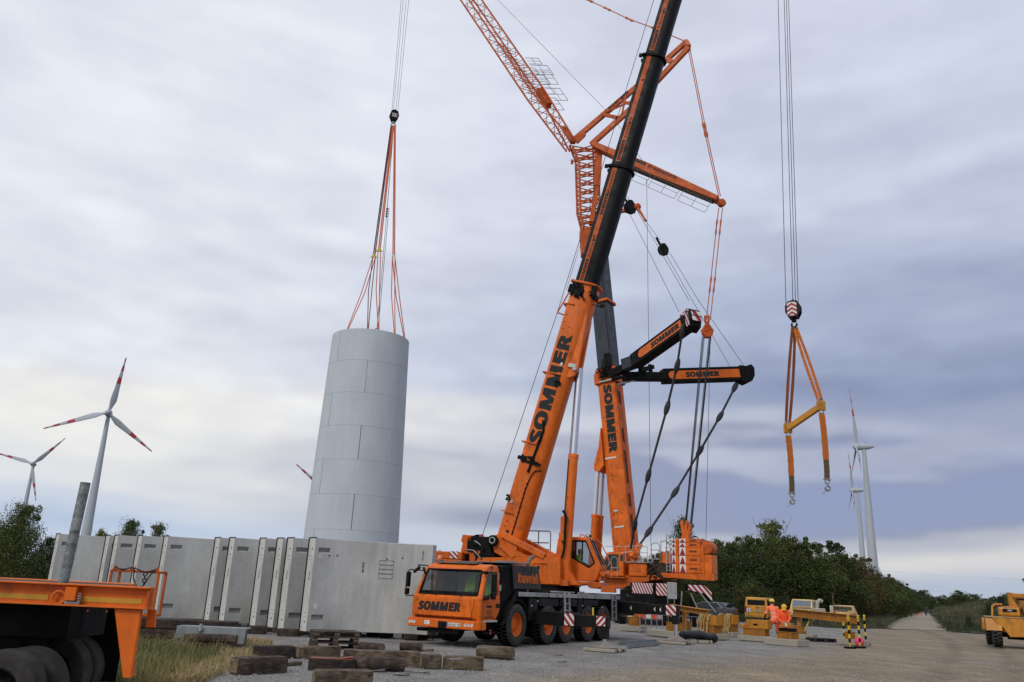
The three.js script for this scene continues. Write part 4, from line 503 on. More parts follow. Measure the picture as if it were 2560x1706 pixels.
  mb = new MB(FS); mb.bar([-0.1, 3.66, -2.95], bp(-0.42, -0.1, 9.6), 0.013, 5).bar(bp(-0.42, -0.1, 9.6), bp(-0.3, -0.05, 41.2), 0.013, 5); P('hoist_rope', mb, M.rope);
}
// the hook hanging from the boom: block, hook and ropes
{
  const tip = inF(FS, ...bp(1.35, 0, 40.6).toArray()), h = atDepth(1985, 795, -tip.z), k = h;
  for (const [du, dz] of [[-0.27, 0], [-0.02, 0.05], [0.2, -0.02], [0.06, 0.1]]) { const mb = new MB(); const w = du === -0.02 ? 0.62 : 0.5; mb.bar([k.x + du, k.y + w, k.z + dz], [tip.x + du * 0.9, tip.y, tip.z + dz], 0.013, 5); P('fall_rope', mb, M.rope); }
  const FH = frameAt(k.x, k.y, k.z, -30), hb = thing('hook_block', 'black hook block with red and white chevrons hanging above the yellow spreader beam', 'hook', k);
  const sh = [[-0.16, 0.62], [-0.27, 0.44], [-0.27, 0.2], [-0.16, -0.02], [0.16, -0.02], [0.27, 0.2], [0.27, 0.44], [0.16, 0.62]];
  let mb = new MB(FH); for (const z of [-0.18, 0.13]) mb.poly(sh, [0, 0, z], X, Y, 0.05, { b: 0.015 }); mb.lathe([[0.22, -0.1], [0.22, 0.1]], [0, 0.33, 0], Z, 20).box(0, 0.6, 0, 0.12, 0.1, 0.3).box(0.0, 0.02, 0, 0.3, 0.1, 0.34); P('side_plate', mb, M.black, hb);
  const chev = printTex(128, 192, '#d8d3cc', (x, w, hh) => { x.fillStyle = '#8f1528'; for (let i = -1; i < 5; i++) { const y = i * 62 + 10; x.beginPath(); x.moveTo(0, y + 42); x.lineTo(w / 2, y); x.lineTo(w, y + 42); x.lineTo(w, y + 74); x.lineTo(w / 2, y + 32); x.lineTo(0, y + 74); x.fill(); } });
  plate('warning_plate', chev, [-0.02, 0.3, 0.19], X, Y, 0.34, 0.52, FH, hb, 0.008);
  mb = new MB(FH); mb.bar([0, 0.0, 0], [0, -0.12, 0], 0.07, 12).box(0, -0.12, 0, 0.16, 0.09, 0.16).add(new THREE.TorusGeometry(0.09, 0.035, 8, 16, 4.4), new THREE.Matrix4().makeRotationZ(2.4).setPosition(0, -0.27, 0)).bar([0, 0.62, 0], [0, 0.72, 0], 0.035, 8); P('hook', mb, M.blackMat, hb);
  // spreader beam on two slings, two slings below with shackles
  const hk = V3(k.x, k.y - 0.36, k.z), dep = -k.z;
  const bl = atDepth(1970, 1072, dep), brt = atDepth(2053, 1015, dep - 1.1);
  const slingMat = new THREE.MeshStandardMaterial({ color: C(0.78, 0.22, 0.02), roughness: 0.85, map: tex(128, 0.35, (x, y) => { const q = 0.75 + 0.2 * Math.sin(x * 100) + 0.3 * (tileF(x, y, 12, 3) - 0.5); return [g8(q), g8(q * 0.97), g8(q * 0.9)]; }) });
  const slingOld = new THREE.MeshStandardMaterial({ color: C(0.34, 0.09, 0.02), roughness: 0.9, map: slingMat.map });
  const ribbon = (a, b, w, turn, sag = 0.02) => { const m = new MB(), n = 12, d = b.clone().sub(a), side = V3(Math.cos(turn), 0, Math.sin(turn)); for (let i = 0; i < n; i++) { const p = a.clone().addScaledVector(d, i / n), q = a.clone().addScaledVector(d, (i + 1) / n); p.x += Math.sin(i / n * 3.14) * sag; q.x += Math.sin((i + 1) / n * 3.14) * sag; const nn = d.clone().normalize().cross(side).normalize(); m.beam(p, q, w * (1 + 0.04 * Math.sin(i * 2.1)), 0.018, nn, 0.004); } return m; };
  const sp = (a, b, mat, lab, turn) => { const m1 = ribbon(a.clone().add(V3(-0.05, 0, 0.02)), b.clone().add(V3(-0.06, 0, 0)), 0.1, turn, -0.03), m2 = ribbon(a.clone().add(V3(0.05, 0, -0.02)), b.clone().add(V3(0.06, 0, 0)), 0.1, turn, 0.04); m1.g.push(...m2.g); return single('lifting_sling', m1, mat, b, lab, 'sling', 'orange slings of the empty hook'); };
  sp(hk.clone().add(V3(-0.03, 0, 0.02)), bl.clone().add(V3(0, 0.12, 0)), slingOld, 'dark orange sling from the chevron hook block to the near end of the yellow spreader', 0.4);
  sp(hk.clone().add(V3(0.03, 0, -0.02)), brt.clone().add(V3(0, 0.12, 0)), slingMat, 'bright orange sling from the chevron hook block to the right end of the yellow spreader', 0.4);
  const sb = thing('spreader_beam', 'yellow steel spreader beam hanging tilted between four orange slings', 'beam', bl); mb = new MB(); mb.beam(bl, brt, 0.16, 0.2, Y, 0.02); P('beam', mb, M.yellow, sb);
  for (const e of [bl, brt]) { mb = new MB(); mb.box(e.x, e.y, e.z, 0.3, 0.34, 0.1, { b: 0.04 }); P('end_lug', mb, M.yellow, sb); for (const s of [-1, 1]) { mb = new MB(); mb.add(new THREE.TorusGeometry(0.07, 0.02, 6, 14), new THREE.Matrix4().setPosition(e.x, e.y + s * 0.2, e.z)).bar([e.x - 0.1, e.y + s * 0.15, e.z], [e.x + 0.1, e.y + s * 0.15, e.z], 0.022, 8); P('shackle', mb, M.steel, sb); } }
  const low = [[bl, atDepth(1980, 1232, dep), 'orange sling with grimy end hanging from the left end of the spreader'], [brt, atDepth(2068, 1198, dep - 1.1), 'orange sling with grimy end hanging from the right end of the spreader']];
  const grimy = new THREE.MeshStandardMaterial({ color: C(0.1, 0.07, 0.03), roughness: 0.95 });
  low.forEach(([a, b, lab]) => { const t = thing('hanging_sling', lab, 'sling', b, 'orange slings of the empty hook'); const m0 = a.clone().lerp(b, 0.74).add(V3(0.02, 0, 0)); P('webbing', ribbon(a.clone().add(V3(0, -0.26, 0)), m0, 0.2, 0.15, 0.02), slingMat, t); P('soiled_end', ribbon(m0, b, 0.18, 0.15, 0.01), grimy, t);
    let q = new MB(); q.bar([b.x - 0.12, b.y - 0.02, b.z], [b.x + 0.12, b.y - 0.02, b.z], 0.032, 8).add(new THREE.TorusGeometry(0.07, 0.024, 6, 14), new THREE.Matrix4().setPosition(b.x, b.y - 0.09, b.z)).bar([b.x, b.y - 0.14, b.z], [b.x, b.y - 0.24, b.z], 0.03, 8); P('shackle', q, M.steel, t); q = new MB(); q.add(new THREE.TorusGeometry(0.075, 0.035, 6, 14, 5.4), new THREE.Matrix4().makeRotationZ(2.2).setPosition(b.x, b.y - 0.31, b.z)).bar([b.x - 0.09, b.y - 0.4, b.z], [b.x - 0.17, b.y - 0.5, b.z], 0.02, 6); P('load_hook', q, M.steel, t); });
}
// ------------------------------------------------------------------ large lattice-jib crane behind
const FB = frameAt(9.92, 0, -57, -122);
const big = thing('heavy_crane', 'large orange crane behind the front crane, with a lattice jib and two outspread guy arms', 'crane', [9.92, 0, -57]);
const B = (name, mb, mat, parent = big, label) => mb.build(name, mat, parent, label);
const cEl = 83.6 * Math.PI / 180, cA = V3(0, Math.sin(cEl), Math.cos(cEl)), cP = V3(0, -Math.cos(cEl), Math.sin(cEl)), cO = V3(0, 3.0, 0.83);
const cp3 = (p, x, s) => cO.clone().addScaledVector(cA, s).addScaledVector(cP, p).add(V3(x, 0, 0));
const wd = (u, w, d) => atDepth(u, w, d);
{ // carrier
  const FK = frameAt(9.92, 0, -57, -14); let mb = new MB(FK); mb.box(0, 1.35, -2, 1.4, 0.9, 15).box(0, 1.85, -2, 2.9, 0.3, 14).box(0, 2.0, 0, 2.8, 0.5, 3.2); B('chassis', mb, M.blackMat);
  for (let i = 0; i < 7; i++) for (const s of [-1, 1]) { const t = makeWheel(FK, s * 1.25, 0.64, 3.6 - i * 1.75, s, 0.64, 0.44, big, M.blackMat, 18); t.name = 'wheel'; }
  const hz = stripeTex(256, 128, 15, 0.55), hz2 = stripeTex(128, 128, 9, 0.55);
  const ob = (u0, v0, u1, v1, d, m2, lab) => { const a = wd(u0, v0, d), b = wd(u1, v1, d), w = Math.abs(b.x - a.x), h = Math.abs(a.y - b.y), F = frameAt((a.x + b.x) / 2, (a.y + b.y) / 2, -d, 0); let q = new MB(F); q.box(0, 0, -0.45, w, h, 0.85, { b: 0.03 }); const p = B('outrigger_box', q, M.blackMat); plate('warning_plate', m2, [0, 0, -0.012], X, Y, w * 0.97, h * 0.94, F, p, 0.02); return p; };
  ob(1580, 1456, 1633, 1492, 52, hz); ob(1640, 1458, 1684, 1492, 51.5, hz2);
  const a = wd(1750, 1480, 53); let q = new MB(frameAt(a.x, a.y, a.z, 0)); q.pz([[-0.75, 0.42], [0.3, 0.42], [0.75, 0], [0.78, -0.6], [0.35, -0.15], [-0.75, 0.05]], -0.9, 0, { b: 0.02 }); const p = B('outrigger_box', q, M.blackMat);
  q = new MB(frameAt(a.x, a.y, a.z, 0)); const sh = new THREE.ShapeGeometry(new THREE.Shape([[-0.72, 0.38], [0.28, 0.38], [0.72, -0.02], [0.75, -0.52], [0.35, -0.12], [-0.72, 0.08]].map(e => new THREE.Vector2(...e)))); { const pp = sh.attributes.position, uv = sh.attributes.uv; for (let i = 0; i < pp.count; i++) uv.setXY(i, (pp.getX(i) + 0.75) / 1.5, (pp.getY(i) + 0.55) / 0.95); } q.add(sh, new THREE.Matrix4().setPosition(0, 0, 0.012), true); B('warning_plate', q, new THREE.MeshStandardMaterial({ map: hz2, roughness: 0.6, side: THREE.DoubleSide }), p);
  const bb = wd(1680, 1482, 51); q = new MB(); q.box(bb.x, bb.y + 0.1, bb.z, 0.55, 0.95, 0.3, { b: 0.03 }).box(bb.x - 0.28, bb.y - 0.2, bb.z + 0.16, 0.03, 0.9, 0.03).box(bb.x + 0.1, bb.y - 0.2, bb.z + 0.16, 0.03, 0.9, 0.03); B('control_cabinet', q, M.alu);
  for (const [u0, v0, u1, v1] of [[1727, 1485, 1745, 1525], [1748, 1480, 1790, 1532], [1705, 1480, 1702, 1520]]) { q = new MB(); q.bar(wd(u0, v0, 52.5), wd(u1, v1, 50.5), 0.045, 6); B('hydraulic_strut', q, M.steel); }
  // star outriggers down to the ground
  for (const [u, w, d] of [[1700, 1500, 52.6], [1560, 1500, 53.5], [1735, 1500, 52.8]]) { const t = wd(u, w, d); q = new MB(); q.box(t.x, t.y / 2 + 0.15, t.z - 0.3, 0.34, t.y - 0.1, 0.34, { b: 0.03 }).box(t.x, 0.1, t.z - 0.3, 1.0, 0.2, 1.0); B('support_leg', q, M.blackMat); }
}
{ // upper structure
  let mb = new MB(FB); mb.px([[2.6, 2.05], [2.9, 2.85], [-1.4, 3.0], [-1.4, 2.75], [0.5, 2.4], [1.4, 2.05]], -1.4, 1.4, { b: 0.03 }); B('base_frame', mb, M.orangeDeep);
  mb = new MB(FB); mb.lathe([[1.25, 1.9], [1.25, 2.5], [0.001, 2.5]], [0, 0, 0], Y, 30); B('slew_ring', mb, M.blackMat);
  mb = new MB(FB); mb.box(1.0, 3.3, 0.25, 1.0, 0.85, 1.3, { b: 0.05 }); const eh = B('engine_housing', mb, M.orange); mb = new MB(FB); mb.box(1.51, 3.35, 0.35, 0.02, 0.4, 0.6).box(1.51, 3.2, -0.3, 0.03, 0.5, 0.16); B('grille', mb, M.orangeDeep, eh);
  mb = new MB(FB); reseed(51); mb.box(0.4, 3.25, -1.2, 1.9, 0.9, 1.5); for (let i = 0; i < 26; i++) { const y = rr(2.75, 3.75), z = rr(-1.9, -0.4); mb.tube([[1.36, y, z], [1.48, y + rr(-0.1, 0.15), z + rr(-0.15, 0.15)], [1.47, y + rr(-0.3, 0.1), z + rr(-0.3, 0.3)], [1.34, y - 0.2, z + rr(-0.2, 0.2)]], rr(0.02, 0.05), 5, 10); } mb.lathe([[0.4, 0], [0.4, 0.1], [0.3, 0.14], [0.001, 0.14]], [1.35, 3.2, -1.4], X, 18); B('pump_unit', mb, new THREE.MeshStandardMaterial({ color: C(0.045, 0.026, 0.018), roughness: 0.8, map: dirtTex }));
  mb = new MB(FB); mb.box(0, 3.9, -1.75, 1.9, 0.7, 0.7).px([[-1.2, 3.75], [-1.35, 4.5], [-1.5, 4.3], [-1.65, 4.55], [-2.0, 4.3], [-2.1, 3.7]], 0.9, 1.4, { b: 0.02 }); B('winch_frame', mb, M.orange);
  // cab
  mb = new MB(FB); mb.px([[1.15, 2.85], [1.15, 4.35], [1.95, 4.4], [2.35, 4.3], [2.75, 3.6], [2.85, 2.95], [2.6, 2.8]], 0.85, 1.75, { b: 0.04 }); const cab = B('operator_cab', mb, M.orange);
  mb = new MB(FB); mb.px([[1.5, 3.15], [1.5, 4.22], [2.2, 4.22], [2.6, 3.6], [2.62, 3.2]], 1.74, 1.765, { b: 0.004 }); B('side_window', mb, new THREE.MeshPhysicalMaterial({ color: C(0.01, 0.014, 0.012), roughness: 0.06 }), cab); mb = new MB(FB); mb.box(1.76, 4.0, 1.28, 0.02, 0.4, 0.2); B('rear_window', mb, new THREE.MeshPhysicalMaterial({ color: C(0.02, 0.022, 0.022), roughness: 0.08 }), cab);
  mb = new MB(FB); mb.box(1.35, 2.75, 1.9, 1.1, 0.07, 1.9); for (let i = 0; i < 4; i++) mb.beam([1.95, 2.78, 0.75 - i * 0.1], [1.95, 2.55, 0.85 - i * 0.1], 0.04, 0.03); B('catwalk', mb, M.orangeDeep);
  // rails
  const rail = (pts, mat = M.railWhite, r = 0.022) => { const q = new MB(FB); q.pipe(pts, r, 6); B('guard_rail', q, mat); };
  rail([[1.75, 2.8, 2.02], [1.75, 3.95, 2.02], [1.75, 4.05, 1.9], [1.75, 4.05, 1.7], [1.75, 3.95, 1.58], [1.75, 2.8, 1.58]]); rail([[1.78, 3.35, 2.0], [1.78, 3.35, 1.6]]);
  rail([[1.8, 4.05, 3.3], [1.8, 4.05, 2.25], [1.8, 3.9, 2.15], [1.8, 3.55, 2.15], [1.8, 3.45, 2.25], [1.8, 3.45, 2.6]]);
  for (const y of [4.74, 4.36]) rail([[1.65, y, 2.5], [1.65, y, 1.1], [1.65, y + 0.06, 0.7], [1.65, y, -0.55]]); for (const z of [1.9, 1.05, 0.55, 0.0, -0.5]) rail([[1.66, 3.75, z], [1.66, 4.76, z]]);
  rail([[1.6, 4.3, 0.55], [1.6, 4.1, 0.2], [1.6, 4.08, -0.5]]); rail([[1.64, 3.85, 0.5], [1.64, 3.8, 0.0], [1.64, 3.85, -0.05]]);
  rail([[1.6, 4.2, -0.75], [1.6, 4.85, -0.75], [1.6, 5.0, -0.9], [1.6, 5.0, -1.2], [1.6, 4.8, -1.35], [1.6, 3.8, -1.35]], M.grey); rail([[1.6, 4.55, -0.7], [1.6, 4.55, -1.3], [1.6, 4.3, -1.2]], M.grey); rail([[1.55, 3.9, -1.4], [1.55, 5.1, -1.4], [1.55, 5.15, -1.8], [1.55, 4.9, -1.85]], M.grey);
  mb = new MB(FB); mb.box(1.3, 3.75, 0.2, 0.7, 0.05, 1.6).box(1.3, 3.98, -0.95, 0.5, 0.06, 0.7); B('platform', mb, M.alu);
  mb = new MB(FB); for (const z of [-1.82, -2.05]) mb.beam([1.62, 3.2, z], [1.62, z < -2 ? 5.0 : 5.6, z], 0.05, 0.06); for (let y = 3.3; y < 5; y += 0.24) mb.bar([1.62, y, -1.82], [1.62, y, -2.05], 0.02, 5); B('ladder', mb, M.alu);
  // counterweight
  mb = new MB(FB); mb.box(0.55, 2.98, -3.0, 2.1, 0.3, 2.9, { b: 0.02 }).px([[-1.4, 3.14], [-4.9, 3.14], [-4.9, 2.74], [-3, 2.8], [-1.5, 2.95]], 1.52, 1.62, { b: 0.01 }); for (const z of [-1.9, -2.6, -3.9, -4.6]) mb.box(1.64, 2.95, z, 0.05, 0.28, 0.06); B('counterweight_tray', mb, M.orange);
  let y = 3.16; const triTex = printTex(64, 96, '#d8d2cc', (x, w, h) => { x.fillStyle = '#8f1528'; x.beginPath(); x.moveTo(w * 0.5, h * 0.06); x.lineTo(w * 0.96, h); x.lineTo(w * 0.04, h); x.fill(); }), triMat = new THREE.MeshStandardMaterial({ map: triTex, roughness: 0.6 });
  for (const h of [0.54, 0.53, 0.53, 0.27, 0.27]) { mb = new MB(FB); mb.box(0.35, y + h / 2, -3.1, 2.5, h - 0.015, 1.9, { b: 0.02 }); const c = B('counterweight', mb, M.orange); mb = new MB(FB); mb.text('LIEBHERR', [1.604, y + h / 2 - 0.05, -3.32], nZ, Y, 0.11, { w: 0.5, fat: 0.04, depth: 0.004 }); B('lettering', mb, M.blackLetter, c); plate('warning_triangle', triMat, [1.606, y + h / 2, -2.88], nZ, Y, 0.42, h - 0.02, FB, c, 0.012); plate('warning_triangle', triMat, [1.606, y + h / 2, -2.29], nZ, Y, 0.26, h - 0.02, FB, c, 0.012); y += h; }
  mb = new MB(FB); mb.box(1.58, 4.2, -2.54, 0.2, 2.1, 0.2, { b: 0.08 }); B('counterweight_post', mb, M.orange);
  mb = new MB(FB); mb.box(0.8, 4.0, -4.15, 1.5, 1.7, 0.22, { b: 0.03 }).box(0.95, 3.72, -4.5, 1.1, 1.2, 0.5, { b: 0.04 }); const rh = B('rear_frame', mb, M.orange); mb = new MB(FB); mb.lathe([[0.001, -0.5], [0.4, -0.5], [0.4, 0.5], [0.36, 0.52], [0.001, 0.52]], [0.95, 4.75, -4.4], X, 20); B('winch_drum', mb, M.orangeDeep, rh); mb = new MB(FB); mb.bar([1.2, 5.2, -3.6], [1.2, 5.2, -3.9], 0.04, 6).tube([[1.3, 5.15, -3.3], [1.4, 5.45, -3.5], [1.4, 5.4, -3.8], [1.3, 5.1, -3.9]], 0.03, 6).box(1.38, 4.1, -4.7, 0.02, 0.5, 0.1).box(1.36, 4.35, -4.6, 0.06, 0.06, 0.7); B('hose', mb, M.blackMat, rh);
  mb = new MB(FB); mb.px([[-2.5, 5.1], [-2.62, 5.6], [-2.5, 6.4], [-2.62, 6.55], [-2.75, 5.9], [-2.9, 6.5], [-3.0, 6.45], [-2.95, 5.8], [-3.15, 6.3], [-3.2, 6.25], [-3.05, 5.4], [-3.0, 5.1]], 0.6, 0.95, { b: 0.01 }); B('rope_lug', mb, M.orange);
}
{ // telescopic boom with its cylinders
  const oct = (w, h, p0, g = 0) => { const a = w / 2 + g, c = 0.16; return [[p0 - g + 0.06, -a], [p0 - g, -a + 0.06], [p0 - g, a - 0.06], [p0 - g + 0.06, a], [p0 + h - 2.4 * c, a], [p0 + h - 0.9 * c + g, a - 0.9 * c], [p0 + h + g, a - 2.6 * c], [p0 + h + g, -a + 2.6 * c], [p0 + h - 0.9 * c + g, -a + 0.9 * c], [p0 + h - 2.4 * c, -a]]; };
  let mb = new MB(FB); mb.poly(oct(1.4, 1.55, 0), cp3(0, 0, 0), cP, X, 14.6, { b: 0.02 }); const base = B('boom_base_section', mb, M.orange);
  mb = new MB(FB); mb.poly(oct(1.26, 1.42, 0.06), cp3(0, 0, 14), cP, X, 11.8, { b: 0.02 }); const s2 = B('boom_section', mb, M.boomGrey);
  mb = new MB(FB); mb.box(0, 0, 0, 0.01, 0.01, 0.01); mb.g.pop(); mb.add(new RoundedBoxGeometry(0.02, 11, 0.05, 1, 0.005), basis(cp3(0.24, 0.632, 20), X, cA, cP)); B('seam', mb, M.blackMat, s2);
  for (const [s, m] of [[14.45, M.orangeDeep], [19.85, M.orangeDeep]]) { mb = new MB(FB); mb.poly(oct(1.4, 1.55, 0, 0.1), cp3(0, 0, s), cP, X, 0.2, { b: 0.02 }); B('collar', mb, m, s < 15 ? base : s2); }
  mb = new MB(FB); mb.text('SOMMER', cp3(0.98, 0.705, 13.35), cA.clone().negate(), cP.clone().negate(), 0.66, { w: 5.0, fat: 0.075, depth: 0.008 }); B('lettering', mb, M.blackLetter, base);
  for (const [s, l] of [[13.6, 0.6], [12.4, 0.9], [9.6, 1.0], [7.3, 2.3], [5.0, 0.9], [3.2, 1.6], [1.4, 0.3], [1.0, 0.3], [0.6, 0.3]]) { mb = new MB(FB); mb.add(new THREE.BoxGeometry(0.42, l, 0.02), basis(cp3(-0.006, 0.28, s), X, cA, cP)); B('ladder_recess', mb, M.blackLetter, base); }
  for (const x of [0.05, 0.52]) { mb = new MB(FB); mb.bar(cp3(-0.05, x, 0.4), cp3(-0.05, x, 14.2), 0.025, 5); B('ladder_rail', mb, M.orangeLat, base); }
  for (const [s, p, w] of [[8.0, 0.9, 0.85], [3.2, 0.75, 0.72], [4.3, 0.9, 0.35]]) { mb = new MB(FB); mb.add(new RoundedBoxGeometry(0.03, 0.12, w, 1, 0.01), basis(cp3(p, 0.72, s), X, cA, cP)); B('label_strip', mb, M.white, base); }
  mb = new MB(FB); mb.add(new THREE.BoxGeometry(0.02, 7.4, 0.02), basis(cp3(1.2, 0.71, 4.2), X, cA, cP)); for (const [s, p] of [[1.6, 0.9], [2.2, 1.1], [4.2, 1.1], [6.9, 1.0]]) mb.add(new RoundedBoxGeometry(0.1, 0.25, 0.18, 1, 0.02), basis(cp3(p, 0.72, s), X, cA, cP)); B('cable_duct', mb, M.orangeDeep, base);
  mb = new MB(FB); mb.poly([[1.5, 10.3], [1.78, 9.0], [2.3, 7.7], [2.28, 7.3], [1.9, 7.2], [1.5, 7.6]], cp3(0, 0.66, 0), cP, cA, 1.32, { b: 0.02 }); B('cylinder_lug', mb, M.orange, base);
  for (const x of [-0.42, 0.42]) { const f = V3(x, 2.5, 4.15), t = cp3(2.1, x, 7.5), d = t.clone().sub(f).normalize(), l = f.distanceTo(t); mb = new MB(FB); mb.lathe([[0.001, 0], [0.25, 0], [0.25, l * 0.56], [0.28, l * 0.562], [0.28, l * 0.58], [0.19, l * 0.582]], f, d, 22); const c = B('lift_cylinder', mb, M.orange); mb = new MB(FB); mb.bar(f.clone().addScaledVector(d, l * 0.57), t, 0.175, 20); B('piston_rod', mb, M.chrome, c); mb = new MB(FB); mb.bar(f.clone().addScaledVector(d, l * 0.1).add(V3(0.2, 0, 0.15)), f.clone().addScaledVector(d, l * 0.55).add(V3(0.2, 0, 0.15)), 0.025, 5); B('oil_pipe', mb, M.railWhite, c); }
  // fittings at the guy arm seat
  mb = new MB(FB); reseed(61); mb.add(new RoundedBoxGeometry(1.7, 0.8, 1.75, 1, 0.04), basis(cp3(0.72, 0, 13.9), X, cA, cP)); B('arm_seat', mb, M.orangeDeep, base);
  mb = new MB(FB); for (let i = 0; i < 16; i++) mb.tube([cp3(rr(0.1, 1.3), 0.86, 14 + rr(-0.3, 0.3)), cp3(rr(0.1, 1.3), 1.02, 14 + rr(-0.5, 0.9)), cp3(rr(0.1, 0.9), 1.0, 14.4 + rr(-0.3, 0.9)), cp3(rr(0, 0.6), 0.85, 14.2)], rr(0.02, 0.04), 5, 10); mb.add(new RoundedBoxGeometry(0.3, 1.1, 0.5, 1, 0.05), basis(cp3(0.35, 0.85, 15.1), X, cA, cP)); B('hose_bundle', mb, M.blackMat, base);
}
// ------------------------------------------------------------------ outspread guy arms
const aSeat = wd(1527, 938, 56.8);
function guyArm(path, d0, d1, h, w, panel, txt, head) {
  const a = wd(...path[0], d0), b = wd(...path[1], d1), dir = b.clone().sub(a).normalize(); let side = dir.clone().cross(Y).normalize(); if (side.z < 0) side.negate(); const upv = side.clone().cross(dir).normalize(); if (upv.y < 0) upv.negate();
  const L = a.distanceTo(b); let mb = new MB(); mb.beam(a, b, w, h, upv, 0.04); const arm = B('guy_arm', mb, M.blackMat);
  const ex = dir.x > 0 ? dir : dir.clone().negate(), f = t => a.clone().addScaledVector(dir, t * L).addScaledVector(side, w / 2 + 0.006);
  const ez = ex.clone().cross(upv); const uu = ez.dot(side) > 0 ? upv : upv.clone().negate(); mb = new MB();
  const [t0, t1] = panel, l = (t1 - t0) * L, hh = h * 0.3, pts = [[l, -hh], [l, hh]]; for (let i = 0; i <= 8; i++) { const q = Math.PI / 2 + Math.PI * i / 8; pts.push([hh * 1.2 + Math.cos(q) * hh * 1.2, Math.sin(q) * hh]); } mb.poly(pts, f(t0), ex, uu, 0.012, { b: 0 }); const pn = B('orange_panel', mb, M.orange, arm);
  mb = new MB(); mb.text('SOMMER', f(t0 + txt[0]).addScaledVector(uu, -hh * 0.66).addScaledVector(side, 0.013), ex, uu, hh * 1.3, { w: txt[1] * L, fat: 0.07, depth: 0.006 }); B('lettering', mb, M.blackLetter, pn);
  mb = new MB(); mb.poly(head.map(q => [q[0] * h, q[1] * h]), b.clone().addScaledVector(side, -w * 0.55), ex, uu, w * 1.1, { b: 0.03 }); B('arm_head', mb, M.blackMat, arm);
  return { a, b, dir, side, upv, arm, w, h, ex, uu };
}
const armN = guyArm([[1588, 905], [1722, 808]], 55.2, 49.8, 0.98, 0.8, [0.16, 0.98], [0.25, 0.52], [[-0.3, 0.5], [0.15, 0.62], [0.5, 0.75], [0.75, 0.6], [0.85, 0.1], [0.6, -0.55], [0.1, -0.75], [-0.25, -0.52]]);
{ const hz = stripeTex(64, 256, 2, 0.15), { b, side, ex, uu, arm, w, h } = armN; // striped end of the near arm
  for (const [o, e, ww, hh2] of [[0.42, 0.15, 0.34, 1.1], [0.25, 0.62, 0.9, 0.22]]) plate('warning_stripe', stripeTex(128, 256, 3, ww > hh2 ? 0.2 : 0.4, '#6d2033', '#c9b9bd'), b.clone().addScaledVector(ex, o * h).addScaledVector(uu, (e - 0.1) * h).addScaledVector(side, w * 0.56), ex, uu, ww * h, hh2 * h, I4, arm, 0.02);
  const endN = ex.clone(); plate('warning_stripe', hz, b.clone().addScaledVector(ex, h * 0.83).addScaledVector(uu, 0.1 * h), side.clone().negate(), uu, w * 0.9, h * 0.7, I4, arm, 0.02); }
const armF = guyArm([[1655, 942], [1845, 936]], 57.4, 58.4, 1.02, 0.8, [0.06, 1.0], [0.22, 0.44], [[-0.1, 0.5], [0.1, 0.58], [0.5, 0.5], [0.95, 0.62], [1.15, 0.35], [1.1, -0.2], [0.85, -0.6], [0.4, -0.78], [0, -0.55]]);
{ // knuckle between the boom seat and the arms
  let mb = new MB(); mb.beam(aSeat, wd(1600, 900, 55), 0.5, 0.5).beam(wd(1560, 942, 56.2), wd(1665, 943, 57.3), 0.7, 0.6, Y, 0.05).beam(wd(1600, 925, 56), wd(1632, 918, 57), 0.3, 0.3).bar(wd(1625, 912, 57), wd(1628, 940, 57), 0.15, 8).bar(wd(1592, 935, 56), wd(1626, 920, 57), 0.14, 8); B('arm_knuckle', mb, M.blackMat);
  mb = new MB(); mb.beam(wd(1560, 915, 55.8), wd(1592, 903, 55.2), 0.8, 0.8, Y, 0.04); B('arm_knuckle', mb, M.boomGrey);
  for (const [a, b] of [[[1498, 957, 55.6], [1560, 942, 55.4]], [[1545, 962, 56], [1642, 935, 56.8]]]) { mb = new MB(); mb.bar(wd(...a), wd(...b), 0.075, 10); const c = B('arm_ram', mb, M.steel); mb = new MB(); const p = wd(...a).lerp(wd(...b), 0.5); mb.bar(p, wd(...b), 0.12, 10); B('ram_barrel', mb, M.blackMat, c); }
}
// guy rods from the arms down to the upper structure
function rods(pts, d0, d1, r, mat, knots, name) { const n = pts.length; for (let i = 0; i + 1 < n; i++) { const t0 = i / (n - 1), t1 = (i + 1) / (n - 1), a = wd(...pts[i], mix(d0, d1, t0)), b = wd(...pts[i + 1], mix(d0, d1, t1)); const mb = new MB(); mb.bar(a, b, r, 8); const p = B(name, mb, mat); if (knots) { const d = b.clone().sub(a).normalize(); const k = new MB(); k.lathe([[r, -0.5], [r * 2, -0.3], [r * 2.5, 0], [r * 2, 0.3], [r, 0.5]], a, d, 8); B('joint', k, mat, p); } } }
rods([[1706, 828], [1693, 916], [1668, 1020], [1621, 1190], [1587, 1314], [1577, 1372]], 49.6, 55.5, 0.075, M.rope, true, 'guy_rod');
rods([[1838, 968], [1800, 1042], [1750, 1128], [1688, 1231], [1622, 1330], [1600, 1362]], 58.3, 55.8, 0.08, M.rope, true, 'guy_rod');
{ const a = wd(1601, 1360, 55.8), b = wd(1588, 1382, 55.7); const mb = new MB(); mb.beam(a, b, 0.12, 0.4, V3(1, 0.6, 0), 0.03); mb.beam(b, wd(1580, 1395, 55.6), 0.3, 0.3); B('rod_anchor', mb, M.orange); }
